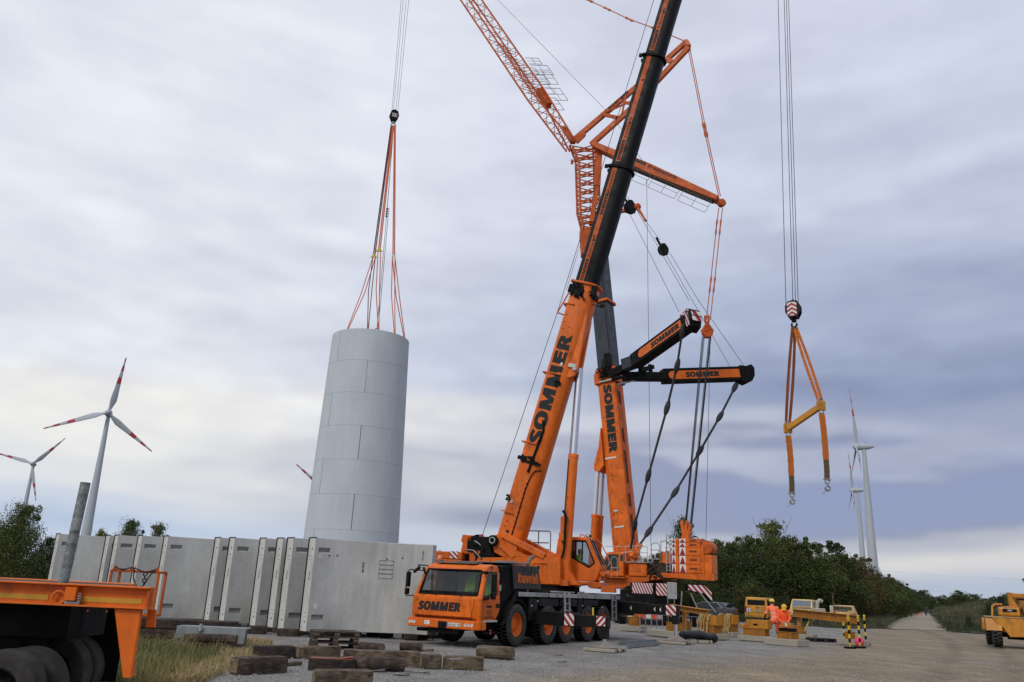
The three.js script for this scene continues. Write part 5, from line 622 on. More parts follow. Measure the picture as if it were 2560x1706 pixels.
// ------------------------------------------------------------------ lattice head, jib and back masts
const unitBar = new THREE.CylinderGeometry(1, 1, 1, 6); boxUV(unitBar);
function barPart(name, a, b, r, mat, parent) { const m = shade(new THREE.Mesh(unitBar, mat)), d = b.clone().sub(a), l = d.length(); m.name = name; m.position.copy(a).add(b).multiplyScalar(0.5).sub(big.position); m.quaternion.setFromUnitVectors(Y, d.normalize()); m.scale.set(r, l, r); big.add(m); return m; }
function lattice(ringA, ringB, n, rc, rb, dense = 1) { // rings: four corner points each
  const at = (i, t) => ringA[i].clone().lerp(ringB[i], t); for (let i = 0; i < 4; i++) barPart('chord', ringA[i], ringB[i], rc, M.orangeLat);
  for (let k = 0; k < n; k++) for (let i = 0; i < 4; i++) { const j = (i + 1) % 4, t0 = k / n, t1 = (k + 0.5) / n, t2 = (k + 1) / n; barPart('brace', at(i, t0), at(j, t1), rb, M.orangeLat); barPart('brace', at(j, t1), at(i, t2), rb, M.orangeLat); if (dense > 1) barPart('brace', at(i, t1), at(j, t1), rb, M.orangeLat); }
}
const ring = (c, ux, uy, a, b) => [[-1, -1], [1, -1], [1, 1], [-1, 1]].map(([i, j]) => c.clone().addScaledVector(ux, i * a).addScaledVector(uy, j * b));
const jr = wd(1425, 362, 60), jt = wd(1178, 0, 66), jd = jt.clone().sub(jr).normalize(), jz = V3(0.42, 0, 0.9).addScaledVector(jd, -V3(0.42, 0, 0.9).dot(jd)).normalize(), jx = jd.clone().cross(jz).normalize();
{ const L1 = jr.distanceTo(jt), c = t => jr.clone().addScaledVector(jd, t), r0 = ring(c(-0.1), jx, jz, 0.16, 0.6), r1 = ring(c(6.6), jx, jz, 0.72, 0.45), r2 = ring(c(34.5), jx, jz, 0.72, 0.45), r3 = ring(c(38), jx, jz, 0.25, 0.4);
  lattice(r0, r1, 5, 0.075, 0.03, 1); lattice(r1, r2, 15, 0.08, 0.028, 1); lattice(r2, r3, 3, 0.07, 0.035, 1);
  for (let k = 0; k < 10; k++) { const t = 5.2 + k * 0.9; barPart('brace', c(t).addScaledVector(jx, 0.72).addScaledVector(jz, -0.5), c(t + 0.8).addScaledVector(jx, -0.72).addScaledVector(jz, 0.5), 0.03, M.orangeLat); barPart('brace', c(t + 0.4).addScaledVector(jx, 0.7), c(t + 0.9).addScaledVector(jx, -0.7), 0.035, M.orangeLat); }
  let mb = new MB(); mb.beam(c(5.2).addScaledVector(jx, 0.55), c(7.4).addScaledVector(jx, 0.6), 0.6, 0.5, jx, 0.03).beam(c(0.2).addScaledVector(jx, 0.45), c(2.2).addScaledVector(jx, 0.55), 0.3, 0.45, jx, 0.03); B('rope_winch', mb, M.orangeLat);
  mb = new MB(); mb.beam(c(36.8), c(38.6), 0.7, 0.8, jx, 0.05); B('jib_head', mb, M.orangeLat);
  // work platform rails on the jib, right side
  const rp = (t, o, z) => c(t).addScaledVector(jx, 0.85 * sgn + o * sgn).addScaledVector(jz, z); let sgn = V3(1, 0, 0).dot(jx) > 0 ? 1 : -1;
  for (const [t0, t1, o0, o1] of [[5.3, 7.0, 0.1, 1.5], [7.6, 9.4, 0.1, 1.7], [9.0, 10.4, 0.1, 1.9], [10.6, 11.5, 0.1, 1.5]]) for (const z of [-0.5, 0.5]) { const q = new MB(); q.pipe([rp(t0, o0, z), rp(t0, o1, z), rp(t1, o1, z), rp(t1, o0, z)], 0.025, 5).pipe([rp((t0 + t1) / 2, o0, z), rp((t0 + t1) / 2, o1, z)], 0.02, 5).pipe([rp(t0, (o0 + o1) / 2, z), rp(t1, (o0 + o1) / 2, z)], 0.02, 5); B('platform_rail', q, M.grey); }
}
{ // adapter between boom and jib
  const mk = (u0, u1, w, d, dz) => [wd(u0, w, d + dz), wd(u1, w, d + dz), wd(u1 + 12, w - 4, d - dz), wd(u0 + 9, w + 3, d - dz)];
  const q0 = mk(1458, 1476, 592, 59.3, 0.5), q1 = mk(1443, 1488, 535, 59.6, 0.75), q2 = mk(1439, 1484, 404, 60, 0.8), q3 = mk(1424, 1482, 364, 60, 0.8);
  lattice(q0, q1, 4, 0.09, 0.045, 2); lattice(q1, q2, 6, 0.09, 0.045, 2); lattice(q2, q3, 2, 0.09, 0.05, 2);
  let mb = new MB(); mb.beam(wd(1498, 372, 59.4), wd(1492, 470, 59.2), 0.9, 0.5, V3(1, 0, 0), 0.03).beam(wd(1492, 470, 59.2), wd(1478, 560, 59.1), 0.8, 0.35, V3(1, 0, 0), 0.03); B('adapter_box', mb, M.orangeLat);
  mb = new MB(); mb.beam(wd(1462, 575, 59.2), wd(1466, 640, 59.2), 1.0, 0.8, V3(1, 0, 0), 0.05).bar(wd(1452, 598, 59), wd(1470, 606, 59), 0.2, 8); B('adapter_foot', mb, M.orangeLat);
  mb = new MB(); mb.poly([[-0.35, -0.1], [0.35, -0.1], [0.12, 0.9], [-0.1, 0.9]], wd(1440, 352, 59.5), V3(0.6, -0.8, 0), V3(0.8, 0.6, 0), 0.3, { b: 0.02 }); B('pivot_lug', mb, M.orangeLat);
  for (const [u, w, d] of [[1431, 405, 60.2]]) { mb = new MB(); mb.bar(wd(u, w, d), wd(u + 14, w - 5, d), 0.06, 6).bar(wd(u - 1, w + 5, d), wd(u - 1, w - 5, d), 0.1, 8); B('rope_roller', mb, M.orangeLat); }
  // upper back mast: two legs with cross ties
  const tipA = wd(1715, 106, 57.5), tipB = wd(1722, 119, 55.9), ra = wd(1428, 356, 60.9), rb = wd(1478, 362, 59);
  const kA = wd(1509, 290, 60.2), kB = wd(1512, 326, 58.5), mA = wd(1586, 222, 59.5), mB2 = wd(1582, 268, 57.9);
  for (const [a, b, w] of [[ra, mA, 0.42], [mA, tipA, 0.4], [rb, mB2, 0.42], [mB2, tipB, 0.4]]) { mb = new MB(); mb.beam(a, b, 0.3, w, Y, 0.02); B('mast_leg', mb, M.orangeLat); }
  for (const [t, w] of [[0.28, 0.5], [0.42, 0.3], [0.84, 0.5]]) { mb = new MB(); mb.beam(ra.clone().lerp(tipA, t), rb.clone().lerp(tipB, t), w, 0.25, Y, 0.02); B('mast_tie', mb, M.orangeLat); }
  for (const [s, t] of [[0.3, 0.48], [0.48, 0.32]]) { mb = new MB(); mb.bar(ra.clone().lerp(tipA, s), rb.clone().lerp(tipB, t), 0.08, 6); B('mast_tie', mb, M.orangeLat); }
  mb = new MB(); mb.beam(tipA, tipB, 0.35, 0.5, Y, 0.06); B('mast_tip', mb, M.orangeLat);
  { const dir = tipA.clone().sub(ra).normalize(), side = V3(0, 0, 1).addScaledVector(dir, -dir.z).normalize(), upv = side.clone().cross(dir); mb = new MB(); mb.text('SOMMER', ra.clone().lerp(tipA, 0.33).addScaledVector(side, 0.16).addScaledVector(upv, -0.12), dir, upv, 0.26, { w: 2.2, fat: 0.05, depth: 0.006 }); B('lettering', mb, M.blackLetter); }
  // lower back mast with hanging walkway
  const m0 = wd(1487, 366, 59), m1 = wd(1558, 396, 58.2), m2 = wd(1796, 500, 55.6); const md = m2.clone().sub(m0).normalize(); let ms = md.clone().cross(Y).normalize(); if (ms.z < 0) ms.negate(); const mu = ms.clone().cross(md).normalize(); if (mu.y < 0) mu.negate();
  mb = new MB(); const ML = m0.distanceTo(m2); mb.poly([[0, -0.2], [0, 0.22], [ML * 0.45, 0.36], [ML, 0.16], [ML, -0.22], [ML * 0.5, -0.42]], m0.clone().addScaledVector(ms, -0.45), md, mu, 0.9, { b: 0.03 }); const mast = B('lower_mast', mb, M.orangeLat);
  mb = new MB(); mb.text('SOMMER', m0.clone().addScaledVector(md, ML * 0.27).addScaledVector(ms, 0.452).addScaledVector(mu, 0.0), md, mu, 0.3, { w: 1.9, fat: 0.06, depth: 0.006 }); mb.text('Kranverleih', m0.clone().addScaledVector(md, ML * 0.27 + 2.1).addScaledVector(ms, 0.452).addScaledVector(mu, -0.02), md, mu, 0.3, { w: 2.5, fat: 0.01, slant: 0.12, depth: 0.006 }); B('lettering', mb, M.blackLetter, mast);
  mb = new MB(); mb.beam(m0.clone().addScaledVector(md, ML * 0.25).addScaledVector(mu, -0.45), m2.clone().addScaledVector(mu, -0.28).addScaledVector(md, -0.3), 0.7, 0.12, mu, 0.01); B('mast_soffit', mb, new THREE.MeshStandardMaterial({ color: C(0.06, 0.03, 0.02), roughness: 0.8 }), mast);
  for (let k = 0; k < 3; k++) { const t0 = ML * (0.3 + k * 0.235), t1 = t0 + ML * 0.21, pt = (t, e) => m0.clone().addScaledVector(md, t).addScaledVector(mu, -0.4 - e * 0.55).addScaledVector(ms, 0.42); const q = new MB(); for (const e of [0.15, 1.0, 1.9]) q.bar(pt(t0, e), pt(t1, e), 0.018, 5); for (let i = 0; i <= 2; i++) q.bar(pt(mix(t0, t1, i / 2), 0.1), pt(mix(t0, t1, i / 2), 1.9), 0.018, 5); B('walkway_rail', q, M.grey, mast); }
  mb = new MB(); mb.lathe([[0.001, -0.16], [0.3, -0.16], [0.3, 0.16], [0.2, 0.2], [0.001, 0.2]], wd(1804, 508, 55.5), V3(0.3, 0, 1), 18); B('mast_sheave', mb, M.orangeLat);
  // pendants
  const pend = (pts, d0, d1, off, r = 0.04, mat = M.orangeRope) => { for (const o of off) { for (let i = 0; i + 1 < pts.length; i++) { const n = pts.length - 1, a = wd(...pts[i], mix(d0, d1, i / n)), b = wd(...pts[i + 1], mix(d0, d1, (i + 1) / n)); a.x += o; b.x += o; const q = new MB(); q.bar(a, b, r, 6); const p = B('pendant', q, mat); if (i) { const k = new MB(); k.lathe([[r, -0.7], [r * 2.4, -0.45], [r * 1.3, 0], [r * 2.4, 0.45], [r, 0.7]], a, b.clone().sub(a), 8); B('pendant_link', k, mat, p); } } } };
  pend([[1723, 122], [1763, 325], [1799, 490]], 56, 55.6, [-0.07, 0.07]); pend([[1802, 520], [1796, 568], [1781, 712], [1771, 800]], 55.5, 55.4, [-0.14, 0.14], 0.035);
  pend([[1714, 104], [1640, 72], [1573, 48], [1518, 22], [1470, 0], [1300, -70]], 57.5, 68, [0], 0.05);
  // pendant block and its ropes down to the winch
  mb = new MB(); const pb = wd(1768, 830, 55.4); mb.poly([[-0.42, 0.1], [-0.2, 0.45], [-0.05, 0.75], [0.05, 0.75], [0.2, 0.45], [0.45, 0.1], [0.35, -0.25], [0.15, -0.45], [-0.15, -0.45], [-0.35, -0.2]], pb.clone().add(V3(0, 0, -0.2)), X, Y, 0.4, { b: 0.05 }); mb.bar([pb.x - 0.12, pb.y + 0.7, pb.z], [pb.x - 0.12, pb.y + 1.2, pb.z], 0.08, 8).bar([pb.x + 0.12, pb.y + 0.7, pb.z], [pb.x + 0.12, pb.y + 1.2, pb.z], 0.08, 8).box(pb.x, pb.y + 0.1, pb.z + 0.22, 0.5, 0.1, 0.06, { r: [0, 0, 25] }); B('pendant_block', mb, M.orangeLat);
  for (const [du, d2, r] of [[-12, -14, 0.03], [-9, -11.5, 0.03], [-6.5, -9, 0.018], [4.5, 2.5, 0.018], [7, 5.5, 0.03], [9.5, 8.5, 0.035]]) { const a = wd(1768 + du, 842, 55.4), b = wd(1722 + d2 * 0.72, 1325, 57.2); mb = new MB(); mb.bar(a, b, r, 6); B('hoist_rope', mb, M.rope); }
  // thin ropes
  for (const [a, d0, b, d1] of [[[1245, 0], 66, [1511, 272], 60], [[1511, 272], 60, [1549, 316], 59.4], [[1549, 316], 59.4, [1607, 404], 59], [[1617, 448], 58, [1628, 1402], 56], [[1776, 850], 55.4, [1765, 1352], 57.5], [[1576, 538], 57, [1698, 780], 50.2], [[1589, 520], 57, [1723, 752], 49.9], [[1674, 632], 56, [1744, 748], 52], [[1744, 748], 52, [1863, 919], 58], [[1650, 610], 57, [1829, 923], 58.2], [[1560, 482], 58.5, [1650, 600], 57], [[1455, 598], 59, [1416, 725], 58.4]]) { mb = new MB(); mb.bar(wd(...a, d0), wd(...b, d1), 0.017, 5); B('stay_rope', mb, M.rope); }
  for (const [u, w, d, s] of [[1575, 520, 57.5, 0.75], [1658, 626, 56.5, 0.62]]) { const c = wd(u, w, d); mb = new MB(); mb.lathe([[s * 0.65, -0.16], [s * 0.7, -0.1], [s * 0.7, 0.1], [s * 0.65, 0.16], [0.001, 0.2]], c, V3(0.5, 0.1, 1), 14); mb.poly([[-s * 0.5, -s * 0.7], [s * 0.5, -s * 0.7], [s * 0.62, 0.1], [s * 0.2, s * 0.8], [-s * 0.2, s * 0.8], [-s * 0.62, 0.1]], c.clone().add(V3(0, 0, 0.1)), X, Y, 0.12, { b: 0.03 }); mb.bar(c, c.clone().add(V3(-0.5, 1.0, 0)), 0.09, 6); B('rope_block', mb, M.blackMat); }
  mb = new MB(); mb.beam(wd(1540, 532, 58), wd(1590, 520, 57.5), 0.3, 0.22).beam(wd(1592, 515, 57.3), wd(1614, 552, 57), 0.3, 0.18).ball(wd(1594, 517, 57.3), 0.28, 8); B('stay_arm', mb, M.orangeLat);
}
// ------------------------------------------------------------------ tower of stacked concrete rings
{
  const tb = wd(878.5, 1350, 70), base = V3(tb.x, 0, tb.z), yT = wd(930, 850, 70).y; const N = 8, hR = (yT) / N * 1.0, R0 = 4.02, Rt = 3.36; const tw = thing('concrete_tower', 'pale tower of stacked concrete rings standing behind the panels', 'tower', base);
  for (let k = 0; k < N; k++) { const rb = mix(R0, Rt, k / N), rt = mix(R0, Rt, (k + 1) / N), g = 0.013; for (let j = 0; j < 3; j++) { const st = (k % 2 ? 0.62 : -0.62) + j * 2.0944 + 1.5708 - 0.28 + (k % 2 ? 0 : 0), da = 0.006, pos = [], idx = [], n = 20; const th = 0.35;
    const prof = [[rb - g, 0], [rb, g], [rt, hR - g], [rt - g, hR - 0.004], [rt - th, hR - 0.004], [rb - th, 0]]; for (let i = 0; i <= n; i++) { const a = -(st + da + (2.0944 - 2 * da) * i / n), c = Math.cos(a), s = -Math.sin(a); for (const [r, y] of prof) pos.push(base.x + c * r, k * hR + y, base.z - s * r); }
    const m = prof.length; for (let i = 0; i < n; i++) for (let q = 0; q < m; q++) { const a = i * m + q, b = i * m + (q + 1) % m, c = a + m, d = b + m; idx.push(a, c, b, b, c, d); } for (let q = 1; q + 1 < m; q++) { idx.push(0, q, q + 1); const e = n * m; idx.push(e, e + q + 1, e + q); }
    let geo = new THREE.BufferGeometry(); geo.setAttribute('position', new THREE.Float32BufferAttribute(pos, 3)); geo.setIndex(idx); geo = toCreasedNormals(geo.toNonIndexed(), 0.5); const mb = new MB(); mb.add(geo); mb.build('ring_segment', M.concreteTower, tw); } }
  const top = V3(base.x, yT, base.z);
  // hook block of the jib and its four-leg sling
  const hb0 = wd(985, 292, 70.2); const jtip = jr.clone().addScaledVector(jd, 38.4); for (const [du, dz] of [[-0.42, 0], [-0.14, 0.15], [0.2, 0], [0.5, -0.1]]) { const q = new MB(); q.bar([hb0.x + du * 0.6, hb0.y + 0.5, hb0.z + dz], [jtip.x + du, jtip.y, jtip.z + dz], 0.018, 5); B('hoist_rope', q, M.rope); }
  const hk = thing('hook_block', 'small black hook block with striped plate hanging above the concrete tower', 'hook', hb0); const FHk = frameAt(hb0.x, hb0.y, hb0.z, 20); let mb = new MB(FHk); for (const z of [-0.3, 0.2]) mb.poly([[-0.34, 0.5], [-0.44, 0.05], [-0.2, -0.5], [0.2, -0.5], [0.44, 0], [0.34, 0.5], [0, 0.68]], [0, 0, z], X, Y, 0.1, { b: 0.03 }); mb.lathe([[0.38, -0.2], [0.38, 0.2], [0.001, 0.21]], [0, 0.1, 0], Z, 16).box(0, -0.4, 0, 0.3, 0.2, 0.5); B('side_plate', mb, M.blackMat, hk); plate('warning_plate', stripeTex(64, 64, 4, 0.8, '#5a1a26', '#cfc9c5'), [-0.02, 0.02, 0.315], X, Y, 0.5, 0.42, FHk, hk, 0.015);
  mb = new MB(FHk); mb.bar([0, -0.5, 0], [0, -0.75, 0], 0.1, 10).add(new THREE.TorusGeometry(0.22, 0.06, 8, 16), new THREE.Matrix4().setPosition(0, -0.92, 0)); B('hook', mb, M.steel, hk);
  const sm = [new THREE.MeshStandardMaterial({ color: C(0.55, 0.13, 0.06), roughness: 0.85 }), new THREE.MeshStandardMaterial({ color: C(0.16, 0.05, 0.045), roughness: 0.9 })];
  const hp = hb0.clone().add(V3(0, -0.95, 0)), lk = [[935, 640, 71.5, 0], [948, 625, 68.6, 1], [984, 640, 69.4, 2]].map(q => wd(q[0], q[1], q[2])), lab = ['dark red sling from the small hook to the left yellow link', 'red lifting sling from the small hook to the middle yellow link', 'red lifting sling from the small hook to the right shackle']; const linkMat = M.signYellow;
  lk.forEach((l, i) => { const q = new MB(); for (const o of [-0.09, 0.09]) q.beam(hp.clone().add(V3((i - 1) * 0.16 + o * 0.5, 0, 0)), l.clone().add(V3(o * 0.8, 0.1, 0)), 0.11, 0.04, V3(0.3, 0, 1), 0.005); single('long_sling', q, sm[i === 0 ? 1 : 0], l, lab[i], 'sling', 'slings of the tower lift'); const w = new MB(); if (i < 2) w.pz([[-0.3, -0.16], [0.3, -0.16], [0.07, 0.2], [-0.07, 0.2]], -0.06, 0.06); else w.add(new THREE.TorusGeometry(0.12, 0.04, 6, 12), new THREE.Matrix4()).box(0, 0.16, 0, 0.26, 0.06, 0.06); const w2 = new MB(frameAt(l.x, l.y, l.z, 0)); w2.g = w.g; single('sling_link', w2, i < 2 ? linkMat : M.steel, l, ['small yellow triangular link at the end of the left dark sling', 'small yellow triangular link at the end of the middle red sling', 'small grey shackle at the end of the right red sling'][i], 'shackle', 'links of the tower lift'); });
  const rim = a => V3(base.x + Math.cos(a) * 3.18, yT, base.z - Math.sin(a) * 3.18);
  [[0, 868, 828, 1, 'short red sling from the left yellow link to the tower rim, leftmost of the four'], [0, 919, 822, 0, 'short dark sling from the left yellow link to the back of the tower rim'], [1, 948, 823, 0, 'short red sling from the middle yellow link to the tower rim'], [2, 994, 833, 1, 'short red sling from the right shackle to the tower rim, nearer the middle'], [2, 1016, 846, 0, 'short red sling from the right shackle down to the right tower rim']].forEach(([i, u, w, m, l]) => { const d = sight(u, w), c0 = V3(0, EYE, 0), t = (yT - c0.y) / d.y; let p = c0.clone().addScaledVector(d, t); const off = p.clone().sub(top); off.y = 0; if (off.length() > 3.18) off.setLength(3.18); p = top.clone().add(off); const q = new MB(); for (const o of [-0.08, 0.1]) { const a = lk[i].clone().add(V3(o * 1.3, -0.15, 0)), mid = a.clone().lerp(p, 0.5).add(V3((p.x < a.x ? 0.16 : -0.1) + o, 0, 0)); q.beam(a, mid, 0.08, 0.035, V3(0.3, 0, 1), 0.005).beam(mid, p.clone().add(V3(o * 0.4, 0.1, 0)), 0.08, 0.035, V3(0.3, 0, 1), 0.005); } q.box(p.x, p.y + 0.06, p.z, 0.16, 0.16, 0.12); single('short_sling', q, sm[i === 0 && m === 0 ? 1 : 0], p, l, 'sling', 'slings of the tower lift'); });
  { const a = wd(968, 520, 70), b = wd(942, 822, 70.5); const q = new MB(); q.bar(hp.clone().add(V3(0.05, 0, 0)), a, 0.03, 5).bar(a, b, 0.025, 5).bar(a.clone().add(V3(0.15, 0, 0)), b.clone().add(V3(0.12, 0, 0)), 0.025, 5); for (let i = 0; i < 4; i++) q.box(a.x, a.y - 0.1 - i * 0.25, a.z, 0.18, 0.16, 0.1); q.add(new THREE.TorusGeometry(0.14, 0.04, 6, 12, 4.5), new THREE.Matrix4().setPosition(b.x, b.y - 0.12, b.z)); single('spare_chain', q, M.rope, b, 'dark spare chain hanging unused between the red slings over the tower', 'chain'); }
}
// ------------------------------------------------------------------ curved concrete panels standing on timber
{
  const R = 4.2, T = 0.42, Hh = 2.82, ch = 3.8, ha = Math.asin(ch / 2 / R), n = 22;
  const at = (s, r) => { const a = -ha + 2 * ha * s; return [ch / 2 + Math.sin(a) * r, Math.cos(ha) * R - Math.cos(a) * r]; }; // x, z ; hollow side towards +z
  const pos = [], idx = [], prof = [[R, 0.012], [R + 0.012, 0], [R + T - 0.012, 0], [R + T, 0.012], [R + T, Hh - 0.012], [R + T - 0.012, Hh], [R + 0.012, Hh], [R, Hh - 0.012]], m = prof.length;
  for (let i = 0; i <= n; i++) for (const [r, y] of prof) { const [x, z] = at(i / n, r); pos.push(x, y, z); }
  for (let i = 0; i < n; i++) for (let q = 0; q < m; q++) { const a = i * m + q, b = i * m + (q + 1) % m, c = a + m, d = b + m; idx.push(a, b, c, b, d, c); } for (let q = 1; q + 1 < m; q++) { idx.push(0, q + 1, q); const e = n * m; idx.push(e, e + q, e + q + 1); }
  let g = new THREE.BufferGeometry(); g.setAttribute('position', new THREE.Float32BufferAttribute(pos, 3)); g.setIndex(idx); g = clean(g); g.computeVertexNormals(); boxUV(g);
  const cut = []; const put = (s, y, w, h, d, tilt = 0) => { const [x, z] = at(s, R), a = -ha + 2 * ha * s; const q = clean(new THREE.BoxGeometry(w, h, d)); q.applyMatrix4(new THREE.Matrix4().makeRotationX(tilt)); q.applyMatrix4(new THREE.Matrix4().makeRotationY(-a).setPosition(x, y, z)); boxUV(q); cut.push(q); };
  put(0.085, 2.45, 0.42, 0.15, 0.24, 0.5); put(0.085, 0.42, 0.42, 0.15, 0.24, -0.4); put(0.92, 2.45, 0.06, 0.3, 0.1);
  const sx = 0.62; for (let i = 0; i < 5; i++) put(sx, 1.68 + i * 0.14, 0.46, i % 4 ? 0.035 : 0.02, 0.07); for (const o of [-0.058, 0.058]) put(sx + o, 1.96, 0.018, 0.58, 0.06);
  const ev = new Evaluator(); ev.attributes = ['position', 'normal', 'uv']; ev.useGroups = false; let br = new Brush(g); br.updateMatrixWorld(); for (const c of cut) { const b = new Brush(c); b.updateMatrixWorld(); br = ev.evaluate(br, b, SUBTRACTION); }
  let body = clean(br.geometry); body = toCreasedNormals(body, 0.4); boxUV(body);
  // end face frame at the left end
  const [x0, z0] = at(0, R), [x1, z1] = at(0, R + T), tx = -Math.cos(ha), tz = Math.sin(ha), rx = (x1 - x0) / T, rz = (z1 - z0) / T;
  const spots = [[790, 1350, 27.0], [734, 1353, 27.65], [708, 1350, 28.22], [664, 1353, 28.82], [587, 1350, 29.45], [550, 1352, 30.0], [420, 1350, 30.7], [355, 1345, 31.3], [296, 1344, 31.88], [274, 1343, 32.44], [149, 1336, 33.1]];
  const place = ['nearest, rightmost curved concrete panel, its hollow face towards the viewer', 'narrow visible concrete panel end directly left of the nearest panel', 'concrete panel end third from the right in the row', 'concrete panel fourth from the right, its face in the shade', 'concrete panel fifth from the right with a slotted square on its face', 'narrow concrete panel end sixth from the right', 'wide open concrete panel face in the middle of the row', 'concrete panel fourth from the left, behind the orange rack', 'concrete panel third from the left with a slotted square, behind the orange rack', 'narrow concrete panel end second from the left', 'leftmost concrete panel of the row, partly behind the steel post'];
  spots.forEach(([u, w, d], k) => {
    const p = atDepth(u, w, d), F = frameAt(p.x, 0.17, -d, 16), t = thing('precast_wall', place[k], 'concrete wall', inF(F, ch / 2, 0, 0), 'curved concrete tower panels');
    const a = shade(new THREE.Mesh(body, M.concrete)); a.name = 'shell'; t.add(a); a.matrix.copy(t.matrixWorld.clone().invert().multiply(F)); a.matrix.decompose(a.position, a.quaternion, a.scale);
    let mb = new MB(F); const ef = (r, y, o) => [x0 + rx * r + tx * o, y, z0 + rz * r + tz * o]; // end face, strip in a paler concrete colour
    mb.tri([[ef(0.015, 0.012, 0.004), ef(T - 0.02, 0.012, 0.004), ef(T - 0.02, Hh - 0.015, 0.004), ef(0.015, Hh - 0.015, 0.004)].reverse()]); P('end_face', mb, M.concreteEdge, t);
    mb = new MB(F); mb.beam(ef(T - 0.01, 0, 0.0), ef(T - 0.01, Hh + 0.02, 0.0), 0.06, 0.05).beam(ef(T + 0.01, Hh + 0.01, -0.01), ef(0.0, Hh + 0.01, -0.01), 0.05, 0.03); P('gasket', mb, M.blackMat, t);
    for (const y of [0.28, 2.48]) { mb = new MB(F); mb.lathe([[0.032, 0], [0.03, 0.006], [0.001, 0.006]], ef(0.16, y, 0.003), [tx, 0, tz], 10); P('dowel_hole', mb, M.blackLetter, t); }
    for (const y of [0.55, 2.26]) { mb = new MB(F); mb.beam(ef(0.1, y, 0.004), ef(0.24, y, 0.004), 0.02, 0.012).beam(ef(0.1, y - 0.12, 0.004), ef(0.24, y - 0.12, 0.004), 0.015, 0.008); P('cast_recess', mb, M.grey, t); }
    mb = new MB(F); const ey = V3(rx, 0, rz), dn = V3(0, -1, 0); mb.text('links 00', ef(0.2, 1.78, 0.006), V3(0, -1, 0), V3(-rx, 0, -rz).multiplyScalar(1), 0.055, { fat: 0, depth: 0.002 }); if (mb.g[0]) P('stencil_mark', mb, M.blackLetter, t);
    if (k === 0) { const [x, z] = at(0.42, R - 0.004), aa = -ha + 2 * ha * 0.42; mb = new MB(F); mb.text('links 00', [x, 2.15, z], V3(0, -1, 0), V3(Math.cos(aa), 0, Math.sin(aa)), 0.07, { fat: 0.01, depth: 0.002 }); P('stencil_mark', mb, M.blackLetter, t); for (const [s, y] of [[0.13, 2.3], [0.2, 2.32], [0.62, 2.3], [0.75, 2.35]]) { const [xx, zz] = at(s, R - 0.002); mb = new MB(F); mb.lathe([[0.03, 0], [0.028, 0.004], [0.001, 0.004]], [xx, y, zz], [0, 0, 1], 10); P('dowel_hole', mb, M.blackLetter, t); } for (const [s, y] of [[0.06, 2.28], [0.06, 0.75]]) { const [xx, zz] = at(s, R - 0.004); mb = new MB(F); mb.box(xx, y, zz, 0.13, 0.16, 0.006, { b: 0, r: [0, 23, -20] }); P('paper_tag', mb, M.white, t); } }
    for (const s of [0.12, 0.85]) { const [bx, bz] = at(s, R + T / 2), q = new MB(F); q.box(bx, -0.086, bz, 0.42, 0.16, 0.62, { b: 0.02 }); const c = inF(F, bx, -0.17, bz); single('bearer', q, M.wood[2], c, `short dark timber under the ${s < 0.5 ? 'left' : 'right'} end of the ${['nearest concrete panel', 'second concrete panel from the right', 'third concrete panel from the right', 'fourth concrete panel from the right', 'fifth concrete panel from the right', 'sixth concrete panel from the right', 'wide middle concrete panel', 'fourth concrete panel from the left', 'third concrete panel from the left', 'second concrete panel from the left', 'leftmost concrete panel'][k]}`, 'timber', 'timbers under the concrete panels'); }
  });
}
// ------------------------------------------------------------------ timbers lying on the gravel
function woodBody(l, h, w, round, sd) {
  let g; if (round) { g = new THREE.CylinderGeometry(h * 0.54, h * 0.54, l, 16, 8); g.rotateZ(Math.PI / 2); g.scale(1, 1, w / h); g.translate(0, h / 2, 0); const p = g.attributes.position; for (let i = 0; i < p.count; i++) p.setY(i, Math.max(0.0, Math.min(h * (round === 2 ? 0.93 : 1.0), p.getY(i)))); }
  else { g = new THREE.BoxGeometry(l, h, w, 14, 4, 4); g.translate(0, h / 2, 0); }
  g = mergeVertices((() => { const q = g.clone(); q.deleteAttribute('normal'); q.deleteAttribute('uv'); return q; })(), 1e-4); const p = g.attributes.position;
  for (let i = 0; i < p.count; i++) { const x = p.getX(i), y = p.getY(i), z = p.getZ(i), k = 0.022; let dx = (fbm(x * 3 + sd, y * 5, z * 5, 3) - 0.5) * k, dy = (fbm(x * 2.4, y * 5 + sd, z * 5, 3) - 0.5) * k * 1.2, dz = (fbm(x * 3, y * 5, z * 5 + sd, 3) - 0.5) * k * 1.6; const ex = Math.abs(Math.abs(x) - l / 2) < 0.01 ? 1 : 0, ez = Math.abs(Math.abs(z) - w / 2) < 0.01 ? 1 : 0, ey = y > h - 0.01 ? 1 : 0; if (ex + ey + ez > 1) { const c = 0.006 + 0.012 * vnoise(x * 4 + sd, y * 9, z * 9); dx -= Math.sign(x) * c * ex * 0.6; dz -= Math.sign(z) * c * ez; dy -= c * ey; } if (y < 0.005) dy = 0; p.setXYZ(i, x + dx, y + dy, z + dz); }
  return toCreasedNormals(g, 0.7);
}
